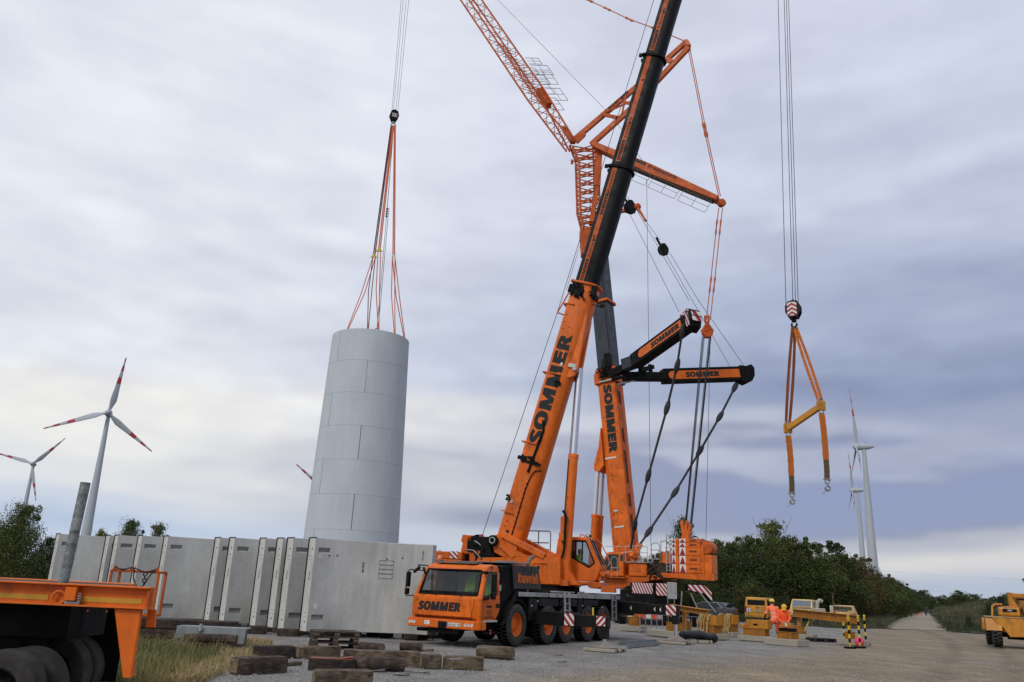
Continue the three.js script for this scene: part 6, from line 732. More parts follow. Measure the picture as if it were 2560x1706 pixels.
function timber(u0, w0, u1, w1, h, w, mi, label, o = {}) {
  const a = onGround(u0, w0), b = onGround(u1, w1); const ang = Math.atan2(-(b.z - a.z), b.x - a.x), l = Math.max(0.25, Math.hypot(b.x - a.x, b.z - a.z)) - 0.015, c = a.clone().add(b).multiplyScalar(0.5); const F = frameAt(c.x + Math.sin(ang) * -w / 2 * 1, o.y ?? 0, c.z - Math.cos(ang) * w / 2, ang * 180 / Math.PI);
  F.setPosition(c.x - Math.sin(ang) * w / 2, o.y ?? 0, c.z - Math.cos(ang) * w / 2); const g = woodBody(l, h, w, o.round, u0 * 0.37); const t = thing('timber', label, 'timber', V3(0, 0, 0).applyMatrix4(F), 'timbers lying on the gravel'); const mb = new MB(F); mb.add(g); P('log', mb, M.wood[mi], t);
  const e = new MB(F); const eg = o.round ? new THREE.CylinderGeometry(h * 0.44, h * 0.44, 0.012, 12).rotateZ(Math.PI / 2).scale(1, 1, w / h) : new RoundedBoxGeometry(0.012, h * 0.84, w * 0.84, 1, 0.004); for (const s of [-1, 1]) e.add(eg.clone(), new THREE.Matrix4().setPosition(s * (l / 2 + 0.002), h * (o.round ? 0.5 : 0.5), 0)); const parts = e.g; parts.forEach(q => { const m = new MB(F); m.g = [q]; P('end_grain', m, M.woodEnd, t); }); return t;
}
timber(592, 1689, 719, 1683, 0.29, 0.3, 0, 'squared timber with dark stained face, left foreground at the grass edge');
timber(630, 1647, 737, 1647, 0.26, 0.3, 2, 'dark squared timber behind the left foreground timber, left of its pair');
timber(747, 1648, 852, 1645, 0.25, 0.3, 3, 'brown squared timber lying end to end right of the dark one');
timber(768, 1677, 886, 1680, 0.25, 0.34, 2, 'blackened timber with a rusty strip on top, middle foreground');
timber(889, 1679, 1013, 1681, 0.26, 0.28, 0, 'rounded brown log in front of the long beam', { round: 1 });
timber(855, 1663, 1049, 1669, 0.31, 0.3, 3, 'long pale beam lying behind the rounded log');
timber(1053, 1672, 1104, 1673, 0.28, 0.3, 1, 'short squared block at the right end of the long beam');
timber(1106, 1672, 1207, 1677, 0.26, 0.32, 3, 'pale squared timber under a grey sheet scrap, right of the block');
timber(893, 1629, 944, 1634, 0.24, 0.3, 0, 'short rounded log stub behind the long beam, right of the pallets', { round: 2 });
timber(997, 1628, 1050, 1631, 0.22, 0.3, 0, 'short flat-topped log between the pallets and the crane cab', { round: 2 });
timber(1188, 1645, 1277, 1652, 0.3, 0.3, 3, 'rounded log with a board on top, alone in front of the crane wheel', { round: 1 });
timber(784, 1724, 931, 1724, 0.29, 0.3, 1, 'timber cut off by the bottom edge of the picture');
timber(1013, 1599, 1072, 1600, 0.26, 0.4, 2, 'dark timber block behind the crane bumper');
timber(930, 1652, 1000, 1648, 0.12, 0.16, 1, 'thin plank lying across behind the long beam');
timber(700, 1668, 756, 1664, 0.08, 0.14, 3, 'thin pale plank between the left foreground timbers');
timber(1000, 1640, 1046, 1636, 0.1, 0.14, 0, 'thin dark plank in front of the flat-topped log');
timber(610, 1584, 662, 1586, 0.22, 0.5, 2, 'black timber block left under the shaded panels');
timber(690, 1590, 742, 1592, 0.2, 0.5, 0, 'brown timber block in front of the fourth panel');
{ // scraps
  const scrap = (u, w, sx, sz, ang, mat, label, y = 0.012, h = 0.012) => { const p = onGround(u, w, y), mb = new MB(frameAt(p.x, y, p.z, ang)); const g = new THREE.PlaneGeometry(sx, sz, 4, 2); g.rotateX(-Math.PI / 2); const q = g.attributes.position; for (let i = 0; i < q.count; i++) q.setY(i, 0.02 * Math.sin(q.getX(i) * 9 + u) + 0.01); mb.box(0, h / 2 + 0.004, 0, sx, h, sz, { b: 0.003 }); mb.box(sx * 0.3, h / 2 + 0.02, 0, sx * 0.4, h * 0.8, sz * 0.9, { r: [0, 8, 9], b: 0.003 }); return single('scrap', mb, mat, V3(p.x, y, p.z), label, 'scrap', 'scraps lying about the timbers'); };
  const sheetGrey = new THREE.MeshStandardMaterial({ color: C(0.24, 0.23, 0.25), roughness: 0.8, map: dirtTex });
  scrap(935, 1678, 0.42, 0.2, 12, sheetGrey, 'bent grey sheet scrap leaning at the rounded log'); scrap(1004, 1687, 0.32, 0.16, 5, sheetGrey, 'small grey sheet scrap flat on the gravel right of the log'); scrap(1140, 1650, 0.26, 0.24, 10, sheetGrey, 'grey sheet scrap on top of the pale squared timber', 0.27);
  scrap(1045, 1684, 0.5, 0.05, -8, M.wood[0], 'thin dark stick lying right of the grey scrap'); scrap(1395, 1640, 0.28, 0.04, -12, M.wood[0], 'thin stick on the open gravel'); scrap(1405, 1656, 0.24, 0.05, -15, M.wood[1], 'second thin stick on the open gravel, nearer'); scrap(1215, 1621, 0.36, 0.14, 0, sheetGrey, 'grey board on top of the lone rounded log', 0.3); scrap(1065, 1628, 0.4, 0.12, -20, M.wood[3], 'split board beside the short flat-topped log', 0.03, 0.03); scrap(830, 1648, 0.8, 0.26, 4, new THREE.MeshStandardMaterial({ color: C(0.3, 0.1, 0.05), roughness: 0.9, map: dirtTex }), 'rusty red strip lying on the blackened timber', 0.26);
}
// stack of pallets
function pallet(F, name, label, group, mats) {
  const t = thing(name, label, 'pallet', V3(0, 0, 0).applyMatrix4(F), group), q = (n, x, y, z, sx, sy, sz, m) => { const mb = new MB(F); mb.box(x, y, z, sx, sy, sz, { b: 0.004 }); P(n, mb, m, t); };
  for (const z of [-0.35, 0, 0.35]) { q('bottom_board', 0, 0.011, z, 1.2, 0.022, 0.1, mats[0]); for (const x of [-0.53, 0, 0.53]) q('block', x, 0.061, z, 0.14, 0.078, 0.1, mats[1]); } for (const x of [-0.53, 0, 0.53]) q('stringer', x, 0.111, 0, 0.14, 0.022, 0.8, mats[0]);
  for (let i = 0; i < 5; i++) q('deck_board', 0, 0.133, -0.34 + i * 0.17, 1.2, 0.022, 0.12, mats[(i + 1) % 2]); return t;
}
[['bottom pallet of the stack of three near the panels', 0, 20], ['middle pallet of the stack of three near the panels', 0.146, 17], ['top pallet of the stack of three near the panels', 0.292, 21]].forEach(([l, y, a]) => pallet(frameAt(-4.36, y + 0.005, -23.3, a), 'pallet', l, 'stacked wooden pallets', [M.wood[2], M.wood[1]]));
// ------------------------------------------------------------------ sleeper stack, trough and rack behind the trailer
{
  const F = frameAt(-7.6, 0, -22.0, 6); reseed(91); const rows = [[0, 0.19, 3], [0.2, 0.2, 2], [0.41, 0.22, 2]]; let k = 0; const nm = ['bottom', 'middle', 'top'], zz = ['front', 'middle', 'rear'];
  rows.forEach(([y, h, n], r) => { for (let i = 0; i < n; i++) { const l = r === 2 ? 3.0 : 2.2; const g = woodBody(l, h - 0.01, 0.26, 0, 30 + k++); const fx = r === 2 ? -0.5 : -0.9; const Fk = F.clone().multiply(new THREE.Matrix4().setPosition(fx, y, 0.36 - i * 0.3)); const mb = new MB(Fk); mb.add(g); single('sleeper', mb, M.wood[r === 2 ? 2 : 0], V3(0, 0, 0).applyMatrix4(Fk), `old ${zz[i]} railway sleeper in the ${nm[r]} layer of the stack behind the trailer`, 'sleeper', 'stacked sleepers behind the trailer'); } });
  // grey trough with two logs in front
  const FT = frameAt(-6.85, 0, -20.9, 4), t = thing('steel_trough', 'low grey sheet steel trough behind two dark logs in the grass', 'trough', inF(FT, 0, 0, 0)); const gm = new THREE.MeshStandardMaterial({ color: C(0.3, 0.33, 0.34), roughness: 0.6, metalness: 0.2, map: dirtTex }); let mb = new MB(FT); mb.poly([[-0.85, 0.08], [0.8, 0.16], [0.82, 0.52], [-0.8, 0.52]], [0, 0, 0], X, Y, 0.03, { b: 0.005 }); P('front_plate', mb, gm, t); mb = new MB(FT); mb.box(0, 0.5, -0.25, 1.65, 0.03, 0.5); P('top_plate', mb, gm, t); mb = new MB(FT); mb.box(0, 0.25, -0.45, 1.5, 0.5, 0.03); P('back_plate', mb, gm, t); mb = new MB(FT); mb.bar([-0.25, 0.58, 0.03], [-0.25, 0.42, 0.05], 0.04, 8).add(new THREE.TorusGeometry(0.05, 0.014, 6, 12), new THREE.Matrix4().setPosition(-0.25, 0.46, 0.06)); P('lifting_eye', mb, M.steel, t);
  const F1 = frameAt(-6.72, 0, -20.55, 4); [[0.0, 0.17, 1.12, 'lower dark log in front of the grey trough'], [0.185, 0.2, 1.2, 'upper dark log in front of the grey trough']].forEach(([y, h, l, lab], i) => { const Fi = F1.clone().multiply(new THREE.Matrix4().setPosition(0, y, 0)), q = new MB(Fi); q.add(woodBody(l, h, 0.24, i, 50 + i)); single('log', q, M.wood[0], V3(0, 0, 0).applyMatrix4(Fi), lab, 'log', 'logs in front of the trough'); });
  { const a = V3(-7.35, 0.3, -20.4), b = V3(-7.9, 0.03, -19.7), q = new MB(); q.beam(a, b, 0.14, 0.03); single('board', q, M.wood[3], V3(-7.6, 0, -20), 'pale board leaning from the dark logs into the grass', 'board'); }
  // orange rack with a chain
  const FR = frameAt(-9.3, 0.63, -22.1, 5), rk = thing('steel_rack', 'small orange steel frame with a chain hanging from it, on the sleepers', 'rack', inF(FR, 0, 0, 0)); const om = M.orangeLat;
  for (const x of [-0.58, 0.58]) for (const z of [-0.3, 0.3]) { mb = new MB(FR); mb.box(x, 0.55, z, 0.06, 1.1, 0.06, { b: 0.008 }); P('post', mb, om, rk); }
  for (const y of [0.03, 1.08]) { for (const z of [-0.3, 0.3]) { mb = new MB(FR); mb.box(0, y, z, 1.12, 0.06, 0.05, { b: 0.008 }); P('rail', mb, om, rk); } for (const x of [-0.58, 0.58]) { mb = new MB(FR); mb.box(x, y, 0, 0.05, 0.06, 0.56, { b: 0.008 }); P('rail', mb, om, rk); } }
  mb = new MB(FR); mb.box(0.3, 0.28, 0.3, 0.5, 0.05, 0.05).box(0.3, 0.38, 0.3, 0.5, 0.02, 0.03); P('rail', mb, om, rk); for (const x of [-0.5, -0.08, 0.52]) { mb = new MB(FR); mb.pz([[x - 0.06, 1.1], [x + 0.06, 1.1], [x + 0.03, 1.2], [x - 0.03, 1.2]], 0.28, 0.34, { b: 0.004 }); P('lug', mb, om, rk); }
  mb = new MB(FR); mb.tube([[-0.5, 1.16, 0.33], [-0.3, 1.12, 0.34], [-0.05, 1.16, 0.34], [0.0, 0.9, 0.35], [0.12, 0.72, 0.36], [0.25, 0.74, 0.36], [0.36, 0.95, 0.35], [0.48, 1.14, 0.34]], 0.018, 6, 40); P('chain', mb, M.rope, rk); mb = new MB(FR); mb.tube([[-0.02, 1.16, 0.33], [0.25, 1.08, 0.35], [0.5, 1.15, 0.33]], 0.018, 6, 16); for (let i = 0; i < 4; i++) mb.add(new THREE.TorusGeometry(0.045, 0.015, 6, 10), new THREE.Matrix4().makeRotationY(i * 1.57 + 0.4).setPosition(0.27, 1.02 - i * 0.075, 0.36)); P('chain', mb, M.rope, rk);
}
// ------------------------------------------------------------------ orange trailer in the left corner
{
  const D = 9.6, xr = atDepth(378, 1470, D).x, F = frameAt(xr, 0, -D, 0.5), tr = thing('trailer', 'orange flatbed trailer end with yellow reflective band in the left corner', 'trailer', inF(F, -3, 0, -1.2));
  const yt = atDepth(376, 1469, D).y, yb = atDepth(372, 1525, D).y; let mb = new MB(F); mb.box(-4, (yt + yb) / 2, -0.07, 7.95, yt - yb - 0.03, 0.02, { b: 0.003 }).box(-4.0, yt - 0.009, -0.03, 8, 0.02, 0.15, { b: 0.006 }).box(-4, yb + 0.009, -0.035, 8, 0.02, 0.14, { b: 0.006 }); const beam = P('side_beam', mb, M.orange, tr);
  mb = new MB(F); mb.box(-0.02, (yt + yb) / 2, -0.05, 0.035, yt - yb - 0.02, 0.12, { b: 0.006 }); P('end_cap', mb, M.orangeDeep, tr); mb = new MB(F); mb.box(-5, (yt + yb) / 2, -2.43, 7.6, yt - yb, 0.12); P('side_beam', mb, M.orange, tr);
  for (let i = 0; i < 11; i++) { mb = new MB(F); const xe = -0.2 - i * 0.115; mb.box((xe - 8) / 2, yt - 0.035, -0.22 - i * 0.212, 8 + xe, 0.04, 0.206, { b: 0.004 }); P('deck_plank', mb, M.wood[i % 2 ? 0 : 2], tr); }
  for (const [x0, x1] of [[-7.9, -1.14], [-0.76, -0.1]]) { mb = new MB(F); mb.box((x0 + x1) / 2, yb + 0.078, -0.056, x1 - x0, 0.055, 0.006, { b: 0 }); P('reflective_band', mb, new THREE.MeshStandardMaterial({ color: C(0.62, 0.34, 0.015), roughness: 0.5, map: dirtTex }), beam); }
  { const x = -0.86; mb = new MB(F); mb.px([[0.0, yt - 0.02], [0.045, yt - 0.04], [0.04, yb + 0.06], [-0.05, yb + 0.06], [-0.05, yt - 0.02]], x - 0.065, x + 0.065, { b: 0.008 }); P('stake_pocket', mb, M.orange, beam); mb = new MB(F); mb.lathe([[0.08, 0], [0.08, 0.02], [0.055, 0.02], [0.055, 0]], [x - 0.15, yb + 0.085, -0.03], [0.3, 0, 1], 16); P('lashing_ring', mb, M.orange, beam); mb = new MB(F); mb.box(x + 0.015, yb + 0.035, -0.02, 0.17, 0.04, 0.05); for (let i = 0; i < 4; i++) mb.add(new THREE.TorusGeometry(0.016, 0.005, 5, 8), new THREE.Matrix4().setPosition(x + 0.095, yb + 0.04 + i * 0.028, 0.015)); P('latch', mb, M.steel, beam); }
  // tapered bracket and plate hanging under the beam
  const lx = (u, w) => { const q = atDepth(u, w, D); return [q.x - xr, Math.min(q.y, yb - 0.004)]; }; mb = new MB(F); mb.pz([lx(283, 1522), lx(351, 1522), lx(324, 1697), lx(304, 1697)], -0.08, -0.02, { b: 0.008 }); mb.pz([lx(277, 1522), lx(290, 1522), lx(308, 1697), lx(301, 1697)], -0.32, -0.08, { b: 0.008 }); P('bracket', mb, M.orange, tr); mb = new MB(F); mb.pz([lx(351, 1522), lx(371, 1522), lx(368, 1572), lx(344, 1572)], -0.24, -0.2, { b: 0.005 }); P('end_plate', mb, M.orange, tr);
  for (const x of [-0.66, -0.45]) { mb = new MB(F); mb.lathe([[0.011, 0], [0.01, 0.006], [0.001, 0.007]], [x, yb - 0.04, -0.018], Z, 8); P('bolt', mb, M.orangeDeep, tr); }
  mb = new MB(F); mb.box(-4.9, yb - 0.2, -1.25, 7.4, 0.4, 1.0).bar([-2.4, 0.44, -2.4], [-2.4, 0.44, 0.1], 0.07, 10).box(-4.6, 0.75, -1.25, 5.6, 0.5, 0.7); P('chassis', mb, M.blackMat, tr); mb = new MB(F); mb.box(-4.7, 0.75, -2.36, 7.0, 0.95, 0.03); P('shade_plate', mb, M.blackMat, tr);  // black plate and chassis boxes added to deepen the shade under the bed
  const wx = atDepth(-10, 1700, 9.3).x - xr; for (const [x, z] of [[wx, 0.16], [wx + 0.02, -0.28], [wx - 0.45, -1.85], [wx - 0.45, -2.2], [wx - 1.0, 0.16], [wx - 1.0, -0.28]]) { const t = makeWheel(F, x, 0.43, z, 1, 0.43, 0.3, tr, M.blackMat, 0, Z); t.name = 'wheel'; }
  const FP = frameAt(atDepth(158, 1456, 10.4).x, yt - 0.016, -10.4, 0); const hP = atDepth(203, 1203, 10.4).y - yt; const q = new MB(FP); q.lathe([[0.001, 0], [0.06, 0], [0.06, hP - 0.006], [0.056, hP], [0.05, hP], [0.05, hP - 0.1], [0.001, hP - 0.1]], [0, 0, 0], V3(0.03, 1, 0), 20); single('steel_post', q, M.galv, V3(0, 0, 0).applyMatrix4(FP), 'galvanised steel tube standing upright on the trailer bed', 'post');
}
// ------------------------------------------------------------------ yellow pre-assembly supports on concrete pads
const dirtyYellow = paint(0.4, 0.16, 0.012, 0.7, { clearcoat: 0 }), supYellow = paint(0.52, 0.21, 0.012, 0.65, { clearcoat: 0 });
function pad(u0, w0, u1, w1, dep, h, label) { const a = onGround(u0, w0), b = onGround(u1, w1), ang = Math.atan2(-(b.z - a.z), b.x - a.x), l = Math.hypot(b.x - a.x, b.z - a.z), c = a.clone().add(b).multiplyScalar(0.5), F = frameAt(c.x - Math.sin(ang) * dep / 2, 0, c.z - Math.cos(ang) * dep / 2, ang * 180 / Math.PI); const mb = new MB(F); mb.box(0, h / 2, 0, l, h, dep, { b: 0.025, s: 2 }); single('concrete_pad', mb, M.concretePad, V3(0, 0, 0).applyMatrix4(F), label, 'concrete pad', 'concrete pads under the yellow supports'); return { F, l, h, dep }; }
function support(pd, x, z, w, d, H, kind, label) {
  const F = pd.F.clone().multiply(new THREE.Matrix4().setPosition(x, pd.h + 0.004, z)), t = thing('steel_support', label, 'support', V3(0, 0, 0).applyMatrix4(F), 'yellow steel supports'); const h0 = H * 0.45; let mb = new MB(F);
  mb.box(0, h0 / 2, 0, w * 0.92, h0, d * 0.9, { b: 0.01 }).box(0, 0.012, 0, w, 0.024, d).box(0, h0 - 0.014, 0, w, 0.028, d); P('pedestal', mb, dirtyYellow, t); for (let i = 0; i < 4; i++) { mb = new MB(F); mb.box(-w * 0.42 + i * w * 0.28, h0 / 2, d * 0.46, 0.02, h0 - 0.06, d * 0.08, { b: 0.003 }); P('rib', mb, supYellow, t); }
  if (kind === 1) { mb = new MB(F); mb.pz([[-w * 0.62, h0], [w * 0.6, h0], [w * 0.6, H], [-w * 0.2, H], [-w * 0.26, h0 + (H - h0) * 0.45], [-w * 0.62, h0 + (H - h0) * 0.36]], -d * 0.4, d * 0.4, { b: 0.012 }); P('cradle', mb, supYellow, t); mb = new MB(F); mb.pz([[-w * 0.42, h0 + 0.1], [-w * 0.2, h0 + 0.1], [-w * 0.12, H], [-w * 0.3, H]], d * 0.2, d * 0.44, { b: 0.01 }); P('horn', mb, supYellow, t); mb = new MB(F); mb.box(w * 0.06, h0 + (H - h0) * 0.45, d * 0.39, w * 0.2, (H - h0) * 0.22, d * 0.06); P('slot', mb, M.blackMat, t); }
  else if (kind === 2) { mb = new MB(F); mb.box(0, h0 + (H - h0) * 0.22, 0, w * 0.8, (H - h0) * 0.42, d * 0.7); P('jack', mb, M.blackMat, t); mb = new MB(F); mb.box(0, h0 + (H - h0) * 0.75, 0, w * 0.6, (H - h0) * 0.5, d * 0.5, { b: 0.02 }); P('saddle', mb, supYellow, t); mb = new MB(F); mb.box(w * 0.05, h0 + (H - h0) * 0.8, d * 0.262, w * 0.12, (H - h0) * 0.35, 0.01); P('paper_tag', mb, M.white, t); }
  else { mb = new MB(F); mb.box(0, (h0 + H) / 2, 0, w * 0.35, H - h0, d * 0.4); P('column', mb, supYellow, t); }
  return t;
}
{
  const p1 = pad(1911, 1611, 1993, 1618.5, 0.9, 0.26, 'pale concrete pad under the workers, front of the row'); support(p1, 0.02, -0.1, 0.72, 0.6, 0.6, 2, 'yellow support with black jack between the two orange workers');
  const p2 = pad(1844, 1601, 1926, 1607, 0.9, 0.22, 'concrete pad left behind the front worker'); support(p2, -0.05, -0.1, 1.05, 0.7, 0.66, 1, 'stepped yellow support left of the workers');
  const p3 = pad(1978, 1597, 2032, 1601, 0.7, 0.24, 'concrete pad under the left end of the long yellow beam'); support(p3, -0.2, 0, 0.5, 0.5, 0.78, 0, 'narrow yellow support under the left end of the long beam');
  const p4 = pad(2092, 1611, 2157, 1617, 0.5, 0.25, 'concrete pad behind the striped posts, right end of the beam'); support(p4, -0.12, 0, 0.34, 0.34, 0.66, 0, 'small yellow support among the striped posts');
  const p5 = pad(1616, 1589, 1692, 1597, 1.0, 0.26, 'concrete pad behind the rear outrigger jack'); support(p5, 0.25, -0.1, 0.55, 0.6, 0.8, 2, 'yellow support seen just under the rear outrigger beam');
  const p6 = pad(1547, 1577, 1603, 1581, 0.7, 0.26, 'concrete pad far left under the outrigger beam'); support(p6, 0.1, 0, 0.5, 0.5, 0.9, 0, 'small yellow support with black bucket beside it');
  const p7 = pad(1712, 1594, 1790, 1601, 1.0, 0.24, 'concrete pad behind the black bundle'); support(p7, 0.2, 0, 0.85, 0.7, 0.74, 1, 'wide yellow support hung with cords, above the black bundle');
  const p8 = pad(1797, 1591, 1832, 1594, 0.7, 0.22, 'small concrete pad at the right of the left group'); support(p8, 0, 0, 0.62, 0.6, 0.76, 1, 'tall yellow support right of the black bundle, draped with ropes');
  const p9 = pad(1668, 1586, 1722, 1590, 0.7, 0.22, 'concrete pad between the jack and the bundle'); support(p9, 0.2, 0, 0.5, 0.5, 0.9, 0, 'slim yellow support carrying the short beam');
  // beams across the supports
  const beamI = (a, b, h, w, label, mat = supYellow) => { const d = b.clone().sub(a), t = thing('steel_beam', label, 'beam', a.clone().add(b).multiplyScalar(0.5), 'yellow steel beams'); let mb = new MB(); mb.beam(a, b, 0.02, h - 0.04, Y, 0.002); P('web', mb, dirtyYellow, t); for (const s of [-1, 1]) { mb = new MB(); mb.beam(a.clone().add(V3(0, s * (h / 2 - 0.012), 0)), b.clone().add(V3(0, s * (h / 2 - 0.012), 0)), w, 0.024, Y, 0.004); P('flange', mb, mat, t); } for (let i = 1; i < 5; i++) { const c = a.clone().addScaledVector(d, i / 5); mb = new MB(); mb.box(c.x, c.y, c.z + w * 0.2, 0.02, h - 0.05, w * 0.3, { b: 0 }); P('stiffener', mb, mat, t); } return t; };
  const topOf = (pd, x, z, y) => inF(pd.F, x, y, z); const b1a = topOf(p3, -0.5, 0, 1.2), b1b = topOf(p4, 0.35, 0, 1.09); beamI(b1a, b1b, 0.36, 0.26, 'long yellow I-beam running from the workers to the striped posts');
  beamI(topOf(p9, -0.5, 0, 1.24), topOf(p7, 0.1, 0, 1.1), 0.22, 0.3, 'short yellow beam between the jack and the wide support'); 
  reseed(71); for (const [pd, x0, n, lab] of [[p8, 0, 9, 'tangle of ropes draped over the tall yellow support'], [p7, 0.1, 6, 'cords hanging over the wide yellow support']]) { const mb = new MB(pd.F); for (let i = 0; i < n; i++) { const x = x0 + rr(-0.4, 0.4), H = 0.99; mb.tube([[x - 0.1, H, -0.1], [x, H + 0.02, 0.28], [x + rr(-0.04, 0.04), H - 0.25, 0.42], [x + rr(-0.06, 0.06), rr(0.35, 0.6), 0.43], [x + rr(-0.2, 0.3), rr(0.05, 0.3), 0.5]], 0.022, 5, 20); } single('ropes', mb, new THREE.MeshStandardMaterial({ color: C(0.4, 0.3, 0.12), roughness: 0.95 }), inF(pd.F, 0, 0, 0), lab, 'rope', 'ropes on the supports'); }
  { const mb = new MB(); const a = topOf(p3, 0.1, 0.2, 1.42); mb.tube([[a.x - 0.5, a.y + 0.03, a.z], [a.x, a.y + 0.06, a.z + 0.1], [a.x + 0.35, a.y + 0.02, a.z + 0.1], [a.x + 0.38, a.y - 0.5, a.z + 0.25], [a.x + 0.3, a.y - 0.6, a.z + 0.2]], 0.04, 6, 24).tube([[a.x + 0.3, a.y - 0.05, a.z + 0.2], [a.x + 0.05, a.y - 0.6, a.z + 0.5], [a.x - 0.3, a.y - 1.05, a.z + 0.8]], 0.04, 6, 16); single('ropes', mb, new THREE.MeshStandardMaterial({ color: C(0.42, 0.3, 0.1), roughness: 0.95 }), a, 'yellowish webbing looped over the long beam beside the workers', 'rope', 'ropes on the supports'); }
  { const pl = onGround(2063, 1606), F = frameAt(pl.x, 0.004, pl.z - 0.4, 8); pallet(F, 'pallet', 'single dark pallet lying under the long yellow beam', undefined, [M.wood[2], M.wood[2]]); }
  { const c = onGround(2150, 1618); const q = new MB(); q.ball([c.x, 0.2, c.z], 0.2, 18); q.bar([c.x, 0.38, c.z], [c.x, 0.43, c.z], 0.03, 8); single('marker_ball', q, new THREE.MeshStandardMaterial({ color: C(0.85, 0.05, 0.16), roughness: 0.5 }), c, 'bright pink ball lying beside the striped posts', 'ball'); }
  // striped posts
  const mk = () => { const t = thing('striped_post', 'x', 'post', [0, 0, 0], 'black and yellow striped posts'); const n = 7, h = 1.15 / n; for (let i = 0; i < n; i++) { const q = new MB(); q.bar([0, 0.06 + i * h, 0], [0, 0.06 + (i + 1) * h, 0], 0.045, 12); P('stripe', q, i % 2 ? M.blackMat : M.signYellow, t); } let q = new MB(); q.ball([0, 1.24, 0], 0.055, 10).bar([-0.09, 1.17, 0], [0.09, 1.17, 0], 0.025, 6); P('cap', q, M.signYellow, t); q = new MB(); q.box(0, 0.035, 0, 0.42, 0.07, 0.3, { b: 0.015 }); P('foot', q, M.blackMat, t); return t; };
  const post = mk(); [[2126, 1622, 'front left striped post, nearest of the four'], [2151, 1621, 'front right striped post beside the pink ball'], [2166, 1613, 'rear right striped post with a tape tied to it'], [2112, 1604, 'rear left striped post behind the end of the long beam']].forEach(([u, w, l], i) => { const p = onGround(u, w); if (!i) { post.position.copy(p); post.userData.label = l; } else copy(post, p, i * 0.7, l); });
  // black bundle on little blocks
  { const p = onGround(1746, 1608), F = frameAt(p.x, 0, p.z, 5), t = thing('tarp_bundle', 'rolled black tarpaulin bundle on small pale blocks near the rear jack', 'bundle', p); let q = new MB(F); reseed(73); for (let i = 0; i < 6; i++) { const y = 0.22 + rr(0, 0.16), z = rr(-0.15, 0.15); q.tube([[-0.62, y, z], [-0.3, y + rr(-0.03, 0.04), z + rr(-0.05, 0.05)], [0.1, y + rr(-0.03, 0.04), z], [0.4, y - 0.05, z], [0.66, y - 0.02, z]], rr(0.08, 0.13), 8, 16); } q.ball([-0.6, 0.25, 0], 0.2, 10).ball([0.62, 0.2, 0], 0.19, 10); P('roll', q, new THREE.MeshStandardMaterial({ color: C(0.012, 0.013, 0.016), roughness: 0.45 }), t); for (const [x, w] of [[-0.42, 0.3], [0.15, 0.42], [0.45, 0.1]]) { q = new MB(F); q.box(x, 0.06, 0.12, w, 0.12, 0.24); P('block', q, M.concretePad, t); } q = new MB(F); q.tube([[-0.1, 0.46, 0], [0.05, 0.52, 0.05], [0.2, 0.46, 0.1], [0.1, 0.44, 0.14]], 0.02, 5); P('cord', q, new THREE.MeshStandardMaterial({ color: C(0.35, 0.28, 0.2), roughness: 0.9 }), t); }
  // bucket, steel channels, lumps of foam on the pad
  { const p = onGround(1557, 1576), q = new MB(frameAt(p.x, 0.27, p.z - 0.3, 0)); q.lathe([[0.001, 0], [0.16, 0], [0.21, 0.36], [0.225, 0.37], [0.2, 0.36], [0.15, 0.03], [0.001, 0.03]], [0, 0, 0], Y, 18); single('bucket', q, M.black, V3(p.x, 0.27, p.z - 0.3), 'black bucket standing on the far left concrete pad', 'bucket'); }
  for (const [u0, w0, u1, w1, l] of [[1546, 1613, 1640, 1607, 'long steel channel lying on the gravel, farther one'], [1570, 1621, 1648, 1613, 'long steel channel lying on the gravel, nearer one']]) { const a = onGround(u0, w0), b = onGround(u1, w1), q = new MB(), s = V3(0, 0, 0.06); q.beam(a.clone().setY(0.02), b.clone().setY(0.02), 0.14, 0.015).beam(a.clone().setY(0.06).add(s), b.clone().setY(0.06).add(s), 0.012, 0.1).beam(a.clone().setY(0.06).sub(s), b.clone().setY(0.06).sub(s), 0.012, 0.1); single('steel_channel', q, M.galv, a, l, 'channel', 'steel channels on the gravel'); }
  // red-white barrier and low mesh fence seen under the beam
  { const a = onGround(1553, 1562), b = onGround(1645, 1566), t = thing('barrier_tape', 'red and white barrier band between thin posts, behind the outrigger', 'barrier', a); const d = b.clone().sub(a); for (let i = 0; i < 6; i++) { const p0 = a.clone().addScaledVector(d, i / 6), p1 = a.clone().addScaledVector(d, (i + 0.97) / 6), q = new MB(); q.beam(p0.clone().setY(0.62 - i * 0.015), p1.clone().setY(0.62 - i * 0.02), 0.02, 0.3); P('band', q, i % 3 === 1 ? M.white : paint(0.75, 0.08, 0.03, 0.6), t); const z = new MB(); z.bar(p0.clone().setY(0), p0.clone().setY(0.85), 0.02, 6); P('post', z, M.grey, t); } }
  { const a = onGround(1600, 1582), b = onGround(1745, 1592), t = thing('low_fence', 'thin grey low rail fence standing among the supports', 'fence', a), d = b.clone().sub(a); for (const y of [0.12, 0.85]) { const q = new MB(); q.bar(a.clone().setY(y), b.clone().setY(y), 0.016, 5); P('rail', q, M.alu, t); } for (let i = 0; i <= 10; i++) { const p = a.clone().addScaledVector(d, i / 10), q = new MB(); q.bar(p.clone().setY(0), p.clone().setY(0.85), 0.014, 5); P('picket', q, M.alu, t); } }
}
